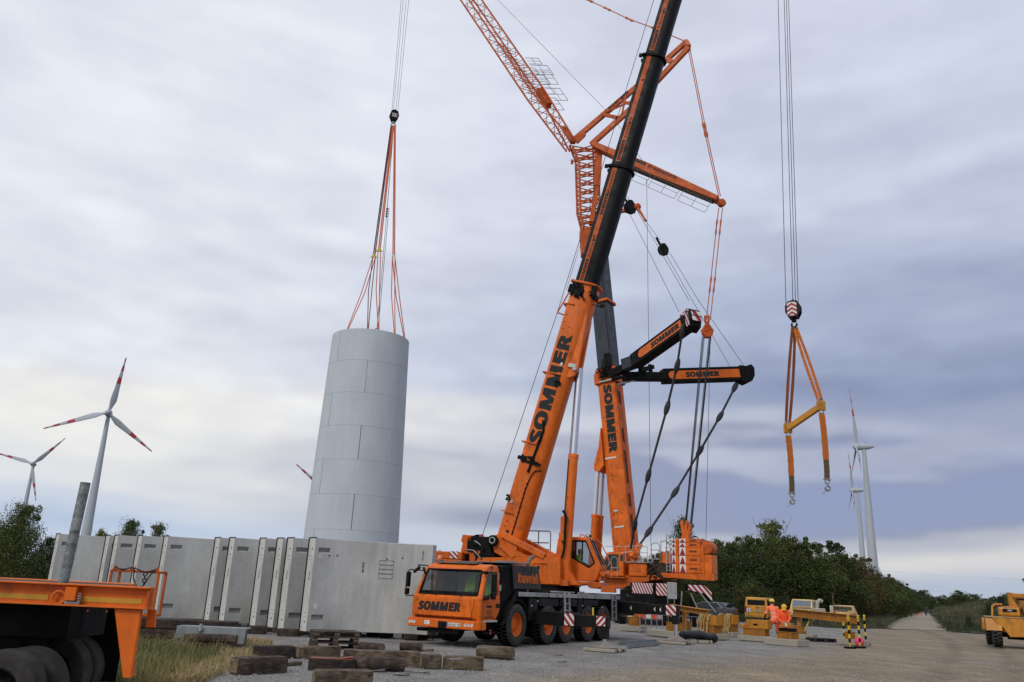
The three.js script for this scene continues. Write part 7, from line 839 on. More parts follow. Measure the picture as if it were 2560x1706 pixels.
// ------------------------------------------------------------------ parked vehicles
const yVan = paint(0.78, 0.36, 0.025, 0.4), yVan2 = paint(0.86, 0.58, 0.14, 0.4), dustYellow = paint(0.62, 0.4, 0.17, 0.7), audiGrey = paint(0.055, 0.058, 0.07, 0.35);
const darkPane = new THREE.MeshPhysicalMaterial({ color: C(0.012, 0.013, 0.015), roughness: 0.05, specularIntensity: 0.8 });
function carBody(F, prof, w, taper, y0, b = 0.06) { const m = new MB(); m.px(prof, -w / 2, w / 2, { b, bs: 3 }); const g = m.g[0], p = g.attributes.position; const top = Math.max(...prof.map(q => q[1])); for (let i = 0; i < p.count; i++) { const y = p.getY(i); p.setX(i, p.getX(i) * (1 - taper * sstep(y0, top, y))); } g.computeVertexNormals(); const mb = new MB(F); mb.add(toCreasedNormals(g, 0.6)); return mb; }
function carWheels(F, t, w, zs, R) { for (const z of zs) for (const s of [-1, 1]) { const q = makeWheel(F, s * (w / 2 - 0.12), R, z, s, R, 0.22, t, M.alu, 22); q.name = 'wheel'; } }
function transporter(F, t, mat, front) {
  const prof = [[-2.35, 0.35], [-2.4, 0.6], [-2.36, 1.1], [-2.28, 1.82], [-2.12, 1.95], [0.9, 1.97], [1.15, 1.9], [1.85, 1.18], [2.35, 0.98], [2.45, 0.8], [2.42, 0.32]]; P('body', carBody(F, prof, 1.9, 0.12, 1.05), mat, t); carWheels(F, t, 1.9, [-1.5, 1.5], 0.33); let mb = new MB(F);
  for (const s of [-1, 1]) for (const [z0, z1] of [[-2.1, -0.95], [-0.85, 0.25], [0.35, 1.2]]) { mb = new MB(F); mb.tri([[[s * 0.945, 1.16, z0], [s * 0.945, 1.16, z1 + (z1 > 1 ? 0.35 : 0)], [s * 0.865, 1.76, z1 - 0.05], [s * 0.865, 1.76, z0]]]); P('side_window', mb, darkPane, t); }
  mb = new MB(F); mb.box(0, 1.48, -2.345, 1.42, 0.52, 0.02, { r: [-6.5, 0, 0], b: 0.01 }); P('rear_window', mb, darkPane, t);
  mb = new MB(F); mb.box(0, 1.53, 1.53, 1.5, 0.94, 0.02, { r: [-44.2, 0, 0], b: 0.008 }); P('windscreen', mb, new THREE.MeshPhysicalMaterial({ color: C(0.16, 0.175, 0.22), roughness: 0.08 }), t);  // blue-grey pane colour carries a painted sky reflection
  for (const s of [-1, 1]) { mb = new MB(F); mb.box(s * 0.87, 0.98, -2.39, 0.16, 0.5, 0.05, { b: 0.02 }); P('tail_light', mb, M.lampRed, t); mb = new MB(F); mb.box(s * 0.68, 0.84, 2.4, 0.36, 0.16, 0.08, { b: 0.04 }); P('headlight', mb, M.lamp, t); mb = new MB(F); mb.box(s * 1.06, 1.2, 1.2, 0.18, 0.26, 0.12, { b: 0.04 }); P('mirror', mb, M.black, t); }
  mb = new MB(F); mb.box(0, 0.45, 2.42, 1.86, 0.34, 0.12, { b: 0.05 }).box(0, 0.82, 2.43, 1.0, 0.13, 0.04); P('front_bumper', mb, M.black, t); mb = new MB(F); mb.box(0, 0.45, -2.4, 1.86, 0.26, 0.12, { b: 0.05 }); P('rear_bumper', mb, mat, t);
  mb = new MB(F); mb.add(new THREE.TorusGeometry(0.075, 0.014, 6, 18), new THREE.Matrix4().setPosition(0, 0.84, 2.46)).beam([-0.05, 0.89, 2.46], [0, 0.84, 2.46], 0.015, 0.015).beam([0.05, 0.89, 2.46], [0, 0.84, 2.46], 0.015, 0.015).beam([-0.06, 0.86, 2.46], [-0.025, 0.775, 2.46], 0.015, 0.015).beam([-0.025, 0.775, 2.46], [0, 0.83, 2.46], 0.015, 0.015).beam([0.025, 0.775, 2.46], [0, 0.83, 2.46], 0.015, 0.015).beam([0.06, 0.86, 2.46], [0.025, 0.775, 2.46], 0.015, 0.015); P('emblem', mb, M.chrome, t);
  plate('number_plate', printTex(256, 60, '#b9b6ac', (x, w, h) => { x.fillStyle = '#222'; for (let i = 0; i < 7; i++) x.fillRect(24 + i * 31, 16, 20, 28); }), [-0.12, 0.86, -2.43], nX, Y, 0.52, 0.13, F, t, 0.012);
}
{
  const v1 = atDepth(1894, 1500, 72), F1 = frameAt(v1.x + 0.9, 0, -74.4, 156), t1 = thing('van', 'orange yellow van parked with its back to the yard, left of the workers', 'van', inF(F1, 0, 0, 0)); transporter(F1, t1, yVan);
  plate('sticker', printTex(64, 64, '#d8d6d8', (x) => { x.fillStyle = '#39459a'; x.fillRect(26, 10, 12, 36); x.fillRect(18, 46, 28, 8); }), [0.62, 0.9, -2.435], nX, Y, 0.32, 0.32, F1, t1, 0.012); let mb = new MB(F1); mb.box(-0.1, 1.13, -2.43, 0.3, 0.04, 0.03); P('tailgate_handle', mb, M.black, t1);
  const v2 = atDepth(2008, 1500, 73), F2 = frameAt(v2.x + 0.9, 0, -75.4, -27), t2 = thing('van', 'pale yellow van parked facing the yard, behind the long beam', 'van', inF(F2, 0, 0, 0)); transporter(F2, t2, yVan2);
  mb = new MB(F2); const sl = V3(0, 0.43, -0.9).normalize(); { const ul = V3(0, 0.47, -0.88).normalize(), nn = X.clone().cross(ul); reseed(5); for (let k = 0; k < 20; k++) { if (k === 10 || k === 11) continue; mb.add(new THREE.BoxGeometry(0.04, rr(0.06, 0.1), 0.008), basis(V3(-0.62 + k * 0.064, 1.11, 2.16).addScaledVector(ul, 0.02), X, ul, nn)); } } P('lettering', mb, M.blackLetter, t2);
  // dusty people carrier, rear view
  const v3 = atDepth(2116, 1540, 69), F3 = frameAt(v3.x + 0.8, 0, -71.2, 155), t3 = thing('car', 'dusty yellow people carrier seen from behind, right of the vans', 'car', inF(F3, 0, 0, 0));
  P('body', carBody(F3, [[-2.2, 0.4], [-2.24, 0.75], [-2.18, 0.98], [-1.75, 1.58], [-1.5, 1.64], [0.2, 1.64], [0.9, 1.2], [1.9, 0.98], [2.2, 0.75], [2.2, 0.35]], 1.86, 0.2, 0.85, 0.08), dustYellow, t3); carWheels(F3, t3, 1.86, [-1.35, 1.4], 0.33);
  P('body', new MB(F3).box(0, 0.5, -2.2, 1.7, 0.3, 0.14, { b: 0.06 }), dustYellow, t3).name = 'rear_bumper'; mb = new MB(F3); mb.box(0, 1.3, -2.0, 1.32, 0.56, 0.02, { r: [-33, 0, 0], b: 0.008 }); P('rear_window', mb, new THREE.MeshPhysicalMaterial({ color: C(0.16, 0.14, 0.1), roughness: 0.45 }), t3); mb = new MB(F3); mb.poly([[-0.5, 0], [0.4, 0], [0.3, 0.2], [0.05, 0.3], [-0.2, 0.28], [-0.42, 0.16]], [0.02, 1.18, -2.09], nX, V3(0, 0.84, 0.54), 0.006, { b: 0 }); P('wiped_patch', mb, new THREE.MeshPhysicalMaterial({ color: C(0.05, 0.065, 0.06), roughness: 0.06 }), t3);
  for (const s of [-1, 1]) { mb = new MB(F3); mb.box(s * 0.72, 0.99, -2.17, 0.34, 0.12, 0.08, { b: 0.03, r: [0, 0, s * 10] }); P('tail_light', mb, new THREE.MeshPhysicalMaterial({ color: C(0.3, 0.06, 0.05), roughness: 0.5 }), t3); } mb = new MB(F3); mb.box(0, 0.84, -2.245, 0.6, 0.025, 0.02).box(0, 0.92, -2.235, 0.7, 0.03, 0.02).box(0, 0.72, -2.25, 0.54, 0.12, 0.012); P('plate_recess', mb, paint(0.3, 0.2, 0.1, 0.8), t3);
  // dark estate car
  const v4 = atDepth(1770, 1535, 71), F4 = frameAt(v4.x + 0.3, 0, -72.6, -131), t4 = thing('car', 'dark grey estate car parked left of the vans, behind the yellow supports', 'car', inF(F4, 0, 0, 0)); 
  P('body', carBody(F4, [[-2.35, 0.35], [-2.4, 0.7], [-2.34, 0.92], [-1.85, 1.34], [-1.5, 1.42], [-0.2, 1.45], [0.4, 1.32], [1.05, 0.98], [2.0, 0.84], [2.4, 0.6], [2.38, 0.32]], 1.86, 0.24, 0.85, 0.09), audiGrey, t4); carWheels(F4, t4, 1.86, [-1.4, 1.45], 0.34);
  for (const s of [-1, 1]) { mb = new MB(F4); mb.tri([[[s * 0.925, 0.95, -1.85], [s * 0.925, 0.93, 0.95], [s * 0.78, 1.33, 0.2], [s * 0.77, 1.36, -0.5], [s * 0.78, 1.34, -1.45]]]); P('side_window', mb, darkPane, t4); mb = new MB(F4); mb.pipe([[s * 0.93, 0.96, -1.4], [s * 0.92, 0.97, -1.87], [s * 0.8, 1.36, -1.4], [s * 0.78, 1.39, -0.4]], 0.02, 5); P('chrome_trim', mb, M.chrome, t4); mb = new MB(F4); mb.box(s * 0.72, 0.88, -2.3, 0.34, 0.15, 0.16, { b: 0.03 }); P('tail_light', mb, M.lampRed, t4); } mb = new MB(F4); mb.box(0, 1.16, -2.1, 1.3, 0.5, 0.02, { r: [-48, 0, 0], b: 0.008 }); P('rear_window', mb, darkPane, t4); mb = new MB(F4); mb.box(0, 0.45, -2.36, 1.7, 0.2, 0.1, { b: 0.04 }); P('rear_bumper', mb, audiGrey, t4);
  // leaning post and sign beside the people carrier, lamp trailer by the van
  { const p = onGround(2090, 1567, 0), q = new MB(); q.bar([p.x, 0, p.z], [p.x - 0.1, 2.6, p.z], 0.06, 8); single('wooden_stake', q, M.wood[3], p, 'pale stake standing left behind the people carrier', 'stake'); const f = atDepth(2083, 1530, 72), z = new MB(); z.box(f.x, f.y * 0.5 + 0.3, f.z, 0.5, f.y + 0.4, 0.06); single('notice_board', z, M.white, V3(f.x, 0, f.z), 'pale board leaning left of the people carrier', 'board'); }
  { const c = atDepth(2046, 1515, 71), t = thing('water_tank', 'pale plastic tank on a thin frame right of the pale van', 'tank', V3(c.x, 0, c.z)); const tm = new THREE.MeshStandardMaterial({ color: C(0.42, 0.39, 0.32), roughness: 0.6 }); let q = new MB(); q.box(c.x, 1.0, c.z, 0.9, 0.62, 0.9, { b: 0.08 }).tube([[c.x - 0.1, 1.25, c.z], [c.x - 0.05, 1.7, c.z], [c.x + 0.15, 1.95, c.z], [c.x + 0.35, 1.85, c.z]], 0.14, 10); P('vessel', q, tm, t); for (const s of [-1, 1]) { q = new MB(); q.bar([c.x + s * 0.4, 0, c.z + 0.4], [c.x + s * 0.4, 0.75, c.z + 0.4], 0.03, 6).bar([c.x + s * 0.4, 0, c.z - 0.4], [c.x + s * 0.4, 0.75, c.z - 0.4], 0.03, 6); P('leg', q, M.grey, t); } }
}
// ------------------------------------------------------------------ telehandler at the right edge
{
  const yT = paint(0.62, 0.25, 0.012, 0.5), g0 = onGround(2496, 1619), F = frameAt(g0.x, 0, g0.z, -27), t = thing('telehandler', 'dusty yellow telehandler entering at the right edge', 'telehandler', inF(F, 1.2, 0, -1.5));
  // local x to the right along its rear face, z towards the viewer
  for (const [x, z, r] of [[0.02, 0.0, 0.6], [-0.16, -2.6, 0.6], [2.4, 0.0, 0.6], [2.0, -2.6, 0.6]]) { const w = makeWheel(F, x, r, z, 1, r, 0.42, t, yT, 22); w.name = 'wheel'; }
  let mb = new MB(F); mb.px([[0.42, 0.75], [0.45, 1.42], [-3.0, 1.42], [-3.0, 0.75], [-1.8, 0.6], [-0.6, 0.62]], 0.3, 2.3, { b: 0.04 }); P('chassis', mb, yT, t);
  mb = new MB(F); mb.poly([[-0.15, 1.42], [2.5, 1.36], [2.5, 0.62], [0.55, 0.52], [0.3, 0.95], [0.05, 1.15]], [0, 0, 0.46], X, Y, 0.12, { b: 0.02 }); P('rear_plate', mb, yT, t);
  for (const [x0, z] of [[-0.45, -0.1], [-0.5, -2.5]]) { mb = new MB(F); mb.px([[z - 0.75, 0.75], [z - 0.62, 1.36], [z + 0.6, 1.36], [z + 0.72, 0.8], [z + 0.66, 0.8], [z + 0.55, 1.3], [z - 0.58, 1.3], [z - 0.7, 0.75]], x0, x0 + 0.7, { b: 0.01 }); P('mudguard', mb, yT, t); }
  mb = new MB(F); mb.box(0.9, 1.45, -0.4, 2.7, 0.05, 1.9); P('deck', mb, paint(0.55, 0.38, 0.2, 0.7), t);
  mb = new MB(F); mb.py([[0.22, 0.3], [1.1, 0.36], [1.25, -0.6], [0.2, -0.6]], 1.48, 1.95, { b: 0.12, bs: 3 }); const eh = P('engine_hood', mb, yT, t); mb = new MB(F); mb.box(0.68, 1.78, 0.34, 0.62, 0.14, 0.05, { b: 0.05 }); P('grille', mb, M.blackMat, eh); mb = new MB(F); mb.box(0.68, 1.78, 0.37, 0.2, 0.07, 0.02); P('badge', mb, M.alu, eh); for (let i = 0; i < 4; i++) { mb = new MB(F); mb.ball([0.48 + i * 0.13, 1.93, 0.3], 0.05, 8); P('lamp', mb, new THREE.MeshPhysicalMaterial({ color: C(0.7, 0.25, 0.15), roughness: 0.3 }), eh); }
  mb = new MB(F); mb.pipe([[-0.1, 1.46, 0.2], [-0.05, 1.95, 0.1], [0.1, 2.05, 0.05], [0.4, 2.05, 0.0]], 0.05, 8); P('hand_rail', mb, yT, t);
  mb = new MB(F); mb.pz([[0.75, 1.5], [0.75, 2.62], [0.82, 2.66], [0.92, 2.3], [1.1, 2.02], [1.6, 1.75], [1.62, 1.48]], -0.35, -0.2, { b: 0.02 }); P('boom_bracket', mb, yT, t); mb = new MB(F); mb.pz([[0.75, 1.5], [0.75, 2.62], [0.82, 2.66], [0.92, 2.3], [1.1, 2.02], [1.6, 1.75], [1.62, 1.48]], -1.1, -0.95, { b: 0.02 }); P('boom_bracket', mb, yT, t);
  mb = new MB(F); mb.beam([1.5, 1.95, 0.25], [1.15, 2.38, -3.6], 0.5, 0.5, Y, 0.03); mb.pz([[1.1, 2.1], [1.85, 2.2], [1.9, 1.75], [1.7, 1.5], [1.45, 1.55]], 0.05, 0.35, { b: 0.03 }); P('boom', mb, paint(0.42, 0.2, 0.04, 0.8), t);
  mb = new MB(F); mb.pz([[0.85, 2.62], [1.75, 2.62], [1.78, 2.4], [0.9, 2.4]], -1.4, -0.4, { b: 0.03 }); P('boom_cover', mb, yT, t);
  mb = new MB(F); mb.box(0.38, 2.2, -0.6, 0.26, 0.5, 0.12, { b: 0.03 }); P('mirror', mb, M.black, t);
  mb = new MB(F); mb.box(2.2, 1.78, -0.3, 0.7, 0.7, 1.2, { b: 0.04 }); P('tank_side', mb, yT, t);
  // cab
  mb = new MB(F); for (const [a, b] of [[[1.85, 1.9, 0.2], [1.6, 3.3, -0.1]], [[2.7, 1.9, 0.2], [2.6, 3.3, -0.1]], [[1.85, 1.9, -1.4], [1.6, 3.3, -1.3]], [[2.7, 1.9, -1.4], [2.6, 3.3, -1.3]], [[1.6, 3.3, -0.1], [2.6, 3.3, -0.1]], [[1.6, 3.3, -0.1], [1.6, 3.3, -1.3]]]) mb.beam(a, b, 0.09, 0.09, Y, 0.02); mb.box(2.1, 3.34, -0.7, 1.2, 0.1, 1.4, { b: 0.04 }); const cab = P('cab_frame', mb, yT, t); mb = new MB(F); mb.tri([[[1.88, 1.95, 0.2], [2.7, 1.95, 0.2], [2.6, 3.25, -0.1], [1.63, 3.25, -0.1]]]); P('rear_window', mb, M.glass, cab); mb = new MB(F); mb.tri([[[1.84, 1.95, 0.2], [1.6, 3.25, -0.1], [1.6, 3.25, -1.3], [1.84, 1.95, -1.4]]]); P('side_window', mb, M.glass, cab); mb = new MB(F); mb.box(2.25, 2.3, -0.7, 0.5, 0.6, 0.2, { b: 0.05 }).box(2.12, 3.2, -0.05, 0.9, 0.16, 0.06); P('seat', mb, M.seat, cab);
  mb = new MB(F); mb.box(1.3, 0.55, -0.4, 1.6, 0.3, 0.5).bar([0.2, 0.6, 0], [2.2, 0.6, 0], 0.1, 8); P('axle', mb, M.blackMat, t);
}
// ------------------------------------------------------------------ wind turbines
M.turbine = new THREE.MeshStandardMaterial({ color: C(0.4, 0.43, 0.465), roughness: 0.65 });
M.turbineRed = new THREE.MeshStandardMaterial({ color: C(0.4, 0.03, 0.05), roughness: 0.6 });
function turbine(u, w, F0, yaw, rot, label, towerVisible = true) { // F0: distance along the view axis
  const d0 = sight(u, w), hub = V3(0, EYE, 0).addScaledVector(d0, F0 / d0.dot(fwd)), H = hub.y, base = V3(hub.x, 0, hub.z); const yr = yaw * Math.PI / 180, ax = V3(Math.sin(yr), 0, Math.cos(yr)); // rotor axis
  const tower = V3(hub.x - ax.x * 4.2, 0, hub.z - ax.z * 4.2), t = thing('wind_turbine', label, 'wind turbine', tower, 'wind turbines on the horizon'); const Ft = frameAt(tower.x, 0, tower.z, 0);
  let mb = new MB(Ft); mb.lathe([[3.7, 0], [3.1, H * 0.12], [2.5, H * 0.35], [1.7, H * 0.7], [1.15, H - 1.8], [0.001, H - 1.8]], [0, 0, 0], Y, 32); P('tower', mb, M.turbine, t);
  mb = new MB(); mb.lathe([[0.001, -6.2], [0.4, -6], [1.1, -4.6], [1.75, -2.4], [2.15, 0.2], [2.2, 2.4], [1.9, 4.6], [1.2, 5.8], [0.6, 6.2], [0.001, 6.4]], V3(tower.x, H, tower.z), ax, 24); mb.box(tower.x - ax.x * 1.5, H + 2.4, tower.z - ax.z * 1.5, 1.0, 0.9, 1.0); const nac = P('nacelle', mb, M.turbine, t);
  mb = new MB(); mb.lathe([[2.18, 0], [2.24, 0.1], [2.18, 0.2]], V3(tower.x, H, tower.z).addScaledVector(ax, 2.6), ax, 20); P('rotor_gap', mb, M.grey, nac);
  const hc = V3(tower.x, H, tower.z).addScaledVector(ax, 4.4), sx = Y.clone().cross(ax).normalize();
  for (let k = 0; k < 3; k++) { const a = (rot + k * 120) * Math.PI / 180, dir = Y.clone().multiplyScalar(Math.cos(a)).addScaledVector(sx, Math.sin(a)), ch = ax.clone().cross(dir).normalize();
    const L = 34.5, sec = (s) => { const c = s < 0.06 ? mix(1.9, 2.2, s / 0.06) : s < 0.2 ? mix(2.2, 4.3, (s - 0.06) / 0.14) : mix(4.3, 0.6, Math.pow((s - 0.2) / 0.8, 0.85)), th = s < 0.06 ? 1.6 : mix(0.9, 0.1, (s - 0.06) / 0.94), tw = mix(0.6, 0.05, s), o = hc.clone().addScaledVector(dir, 1.2 + s * L).addScaledVector(ax, s * s * 1.6), cx = ch.clone().multiplyScalar(Math.cos(tw)).addScaledVector(ax, Math.sin(tw)), tx = ax.clone().multiplyScalar(Math.cos(tw)).addScaledVector(ch, -Math.sin(tw)); const r = []; for (let i = 0; i < 10; i++) { const q = i / 10 * 6.2832; r.push(o.clone().addScaledVector(cx, c * (0.5 * Math.cos(q) - (s > 0.06 ? 0.18 : 0))).addScaledVector(tx, th * 0.5 * Math.sin(q))); } return r; };
    const span = (s0, s1, n) => { const pos = [], idx = []; for (let i = 0; i <= n; i++) for (const p of sec(mix(s0, s1, i / n))) pos.push(p.x, p.y, p.z); for (let i = 0; i < n; i++) for (let j = 0; j < 10; j++) { const q = i * 10 + j, e = i * 10 + (j + 1) % 10; idx.push(q, e, q + 10, e, e + 10, q + 10); } const g = new THREE.BufferGeometry(); g.setAttribute('position', new THREE.Float32BufferAttribute(pos, 3)); g.setIndex(idx); g.computeVertexNormals(); const m = new MB(); m.add(g); return m; };
    const bl = P('blade', span(0, 0.5, 8), M.turbine, t); P('red_band', span(0.5, 0.62, 2), M.turbineRed, bl); P('white_band', span(0.62, 0.74, 2), M.turbine, bl); P('red_band', span(0.74, 0.84, 2), M.turbineRed, bl); P('white_band', span(0.84, 0.92, 2), M.turbine, bl); P('red_band', span(0.92, 0.995, 2), M.turbineRed, bl); }
  return t;
}
turbine(270, 1032, 505, 20, 7, 'large wind turbine facing the viewer, behind the steel post on the left');
turbine(80, 1160, 770, 12, 43, 'smaller wind turbine at the far left edge');
turbine(2141, 1117, 500, -107, 4, 'nearer of the two wind turbines seen side-on at the right');
turbine(2131, 1226, 715, -108, 8, 'farther wind turbine seen side-on, beside the nearer one at the right');
turbine(836, 1250, 560, 25, -54, 'wind turbine of which only a blade tip shows left of the concrete tower');
// ------------------------------------------------------------------ trees and bushes
const leafMats = [[0.055, 0.072, 0.024], [0.078, 0.096, 0.03], [0.12, 0.14, 0.042], [0.085, 0.072, 0.032], [0.042, 0.056, 0.024]].map(c => new THREE.MeshPhysicalMaterial({ color: C(...c), roughness: 0.85, side: THREE.DoubleSide, specularIntensity: 0.3, vertexColors: true }));
M.bark = new THREE.MeshStandardMaterial({ color: C(0.09, 0.075, 0.06), roughness: 0.95, bumpMap: woodBump, bumpScale: 0.02 });
function crownGeo(sd, nLeaf, nClump, leaf, shape) { // unit tree: height 1, crown radius ~0.36
  reseed(sd); const pos = [], col = [], cl = []; for (let i = 0; i < nClump; i++) { let x, y, z; do { x = rr(-1, 1); y = rr(-1, 1); z = rr(-1, 1); } while (x * x + y * y + z * z > 1); const wy = shape.c + y * shape.h, wr = shape.r * (1 - 0.35 * Math.abs(y)) * (y > 0 ? 1 - 0.4 * y : 1); cl.push([x * wr, wy, z * wr, rr(0.06, 0.15) * shape.k, rr(0.55, 1.4)]); }
  for (let k = 0; k < (shape.spikes ?? 6); k++) { const a = rr(0, 6.28), r = rr(0, shape.r * 0.7); cl.push([Math.cos(a) * r, shape.c + shape.h * rr(0.8, 1.08), Math.sin(a) * r, rr(0.025, 0.05), rr(0.8, 1.4)]); }
  for (let i = 0; i < nLeaf; i++) { const c = cl[(rnd() * cl.length) | 0]; let x, y, z; do { x = rr(-1, 1); y = rr(-1, 1); z = rr(-1, 1); } while (x * x + y * y + z * z > 1); const q = 0.72; const px = c[0] + x / q * c[3] * 0.8, py = Math.max(0.01, c[1] + y / q * c[3] * 0.75), pz = c[2] + z / q * c[3] * 0.8; const s = leaf * rr(0.6, 1.3); const a = V3(rr(-1, 1), rr(-0.6, 1), rr(-1, 1)).normalize(), b = V3(rr(-1, 1), rr(-1, 1), rr(-1, 1)).cross(a).normalize(), d = a.clone().cross(b); const o = V3(px, py, pz), p0 = o.clone().addScaledVector(b, -s), p1 = o.clone().addScaledVector(d, -s * 0.95), p2 = o.clone().addScaledVector(b, s), p3 = o.clone().addScaledVector(d, s * 0.5); for (const p of [p0, p1, p2]) pos.push(p.x, p.y, p.z); const t = c[4] * rr(0.65, 1.35), w = rr(0.9, 1.12); for (let e = 0; e < 3; e++) col.push(t * w, t, t * 0.9); }
  const g = new THREE.BufferGeometry(); g.setAttribute('position', new THREE.Float32BufferAttribute(pos, 3)); g.setAttribute('color', new THREE.Float32BufferAttribute(col, 3)); g.computeVertexNormals(); return g;
}
function trunkGeo(sd, shape) { reseed(sd); const mb = new MB(); const top = shape.c + shape.h * 0.6; mb.tube([[0, -0.01, 0], [rr(-0.02, 0.02), top * 0.35, rr(-0.02, 0.02)], [rr(-0.03, 0.03), top * 0.7, rr(-0.03, 0.03)], [0, top, 0]], 0.016, 7, 10); for (let i = 0; i < 8; i++) { const y = rr(0.1, top * 0.85), a = rr(0, 6.28), l = shape.r * rr(0.5, 0.85); mb.tube([[0, y, 0], [Math.cos(a) * l * 0.5, y + l * 0.4, Math.sin(a) * l * 0.5], [Math.cos(a) * l, y + l * 0.9, Math.sin(a) * l]], 0.007, 5, 6); } for (let i = 0; i < 16; i++) { const a = rr(0, 6.28), r0 = shape.r * rr(0.1, 0.6), y = shape.c + shape.h * rr(0.3, 0.8), r1 = r0 + rr(0.0, 0.1); mb.bar([Math.cos(a) * r0, y, Math.sin(a) * r0], [Math.cos(a) * r1, y + rr(0.1, 0.2), Math.sin(a) * r1], 0.0025, 3, 0.0008); } return mergeGeometries(mb.g); }
const shapes = [{ c: 0.55, h: 0.42, r: 0.34, k: 1.1, spikes: 8 }, { c: 0.52, h: 0.45, r: 0.27, k: 1.0, spikes: 9 }, { c: 0.5, h: 0.46, r: 0.4, k: 1.25, spikes: 10 }, { c: 0.6, h: 0.38, r: 0.2, k: 0.8, spikes: 10 }, { c: 0.42, h: 0.44, r: 0.55, k: 1.5, spikes: 8 }];
const crowns = [crownGeo(101, 12000, 80, 0.0135, shapes[0]), crownGeo(102, 11000, 74, 0.0135, shapes[1]), crownGeo(103, 14000, 95, 0.0135, shapes[2]), crownGeo(104, 5200, 60, 0.013, shapes[3]), crownGeo(105, 11000, 84, 0.02, shapes[4])], trunks = shapes.map((s, i) => trunkGeo(200 + i, s)), nearCrown = crownGeo(106, 30000, 170, 0.0105, shapes[2]);
let treeTurn = 0;
function plant(u, wTop, d, k, mat, wide, name, label, group, geo) { const p = atDepth(u, wTop, d), h = p.y, t = thing(name, label, name === 'tree' ? 'tree' : 'bush', [p.x, groundH(p.x, p.z) - 0.03, p.z], group); const a = shade(new THREE.Mesh(trunks[k], M.bark)); a.name = 'trunk'; const b = shade(new THREE.Mesh(geo ?? crowns[k], leafMats[mat])); b.name = 'crown'; t.add(a, b); t.scale.set(h * wide, h, h * wide); t.rotation.y = treeTurn += 2.4; return t; }
const hedge = [[1770, 1385, 86, 0, 0, 1], [1800, 1352, 90, 2, 1, 1], [1835, 1362, 86, 0, 0, 1.1], [1868, 1342, 92, 2, 1, 1], [1900, 1352, 88, 1, 0, 1.2], [1930, 1308, 98, 3, 2, 1.3], [1950, 1345, 92, 0, 1, 1.1], [1985, 1346, 94, 2, 1, 0.9], [2010, 1358, 90, 1, 0, 1.3], [2040, 1375, 92, 0, 1, 1.2], [2072, 1358, 100, 1, 4, 1.4], [2098, 1382, 96, 2, 0, 1], [2122, 1394, 100, 0, 3, 1.2], [2148, 1396, 108, 2, 3, 1], [2170, 1424, 112, 0, 0, 1.3], [2194, 1436, 118, 2, 0, 1.1], [2216, 1444, 128, 0, 1, 1.4], [2240, 1450, 138, 2, 4, 1.1], [2258, 1466, 152, 0, 0, 1.4], [2274, 1484, 170, 2, 0, 1.3]];
const hw = ['leftmost tall tree of the hedge, right of the counterweight', 'second tall hedge tree right of the counterweight', 'third hedge tree, above the dark estate car', 'broad hedge tree left of the light feathery tree', 'slim dark hedge tree above the left van', 'light feathery tree rising highest above the hedge', 'dark hedge tree just right of the feathery tree', 'broad hedge tree above the pale van', 'slim hedge tree right above the pale van', 'rounded hedge tree right of the pale van', 'dark pointed tree above the people carrier', 'broad hedge tree behind the people carrier', 'brownish hedge tree right of the dark pointed tree', 'brownish hedge tree in front of the turbine feet', 'hedge tree below the nearer right turbine', 'lower hedge tree right of the turbine feet', 'hedge tree tapering towards the track', 'dark rounded tree near the end of the hedge', 'small hedge tree second from its far end', 'last small tree of the hedge where the track vanishes'];
hedge.forEach(([u, w, d, k, m, wd2], i) => plant(u, w, d, k, m, wd2, 'tree', hw[i], 'trees of the hedge behind the vans'));
const under = []; reseed(301); for (let i = 0; i < 16; i++) { const f = i / 15, u = mix(1780, 2262, f), d = mix(80.5, 150, Math.pow(f, 2.2)); under.push([u, mix(1455, 1502, f) + rr(-18, 14), d, 4, [0, 4, 3, 1][i % 4], rr(0.8, 1.2)]); }
const ub = ['leftmost', 'second', 'third', 'fourth', 'fifth', 'sixth', 'seventh', 'eighth', 'ninth', 'tenth', 'eleventh', 'twelfth', 'thirteenth', 'fourteenth', 'second to last', 'rightmost'];
under.forEach((q, i) => plant(...q, 'bush', `${ub[i]} low dark bush along the foot of the hedge${i < 15 ? ', counted from the left' : ', by the track'}`, 'bushes along the hedge foot'));
// trees seen between the cranes
[[1318, 1352, 92, 0, 1, 1.1, 'small tree showing behind the grey guard rail of the front crane'], [1362, 1378, 95, 2, 1, 0.9, 'low tree showing left of the front operator cab'], [1598, 1392, 95, 0, 1, 0.9, 'tree showing through the rails of the rear crane'], [1645, 1385, 92, 2, 0, 0.8, 'tree showing left of the striped counterweight'], [1705, 1300, 100, 3, 1, 0.9, 'thin tree top rising behind the counterweight'], [1735, 1370, 96, 2, 0, 1, 'dark tree directly behind the counterweight'], [1690, 1420, 94, 4, 0, 0.8, 'dark bush low between the counterweight and the estate car'], [1600, 1440, 98, 4, 0, 0.9, 'dark bush low behind the striped outrigger boxes']].forEach(q => plant(q[0], q[1], q[2], q[3], q[4], q[5], 'tree', q[6], 'trees between the cranes'));
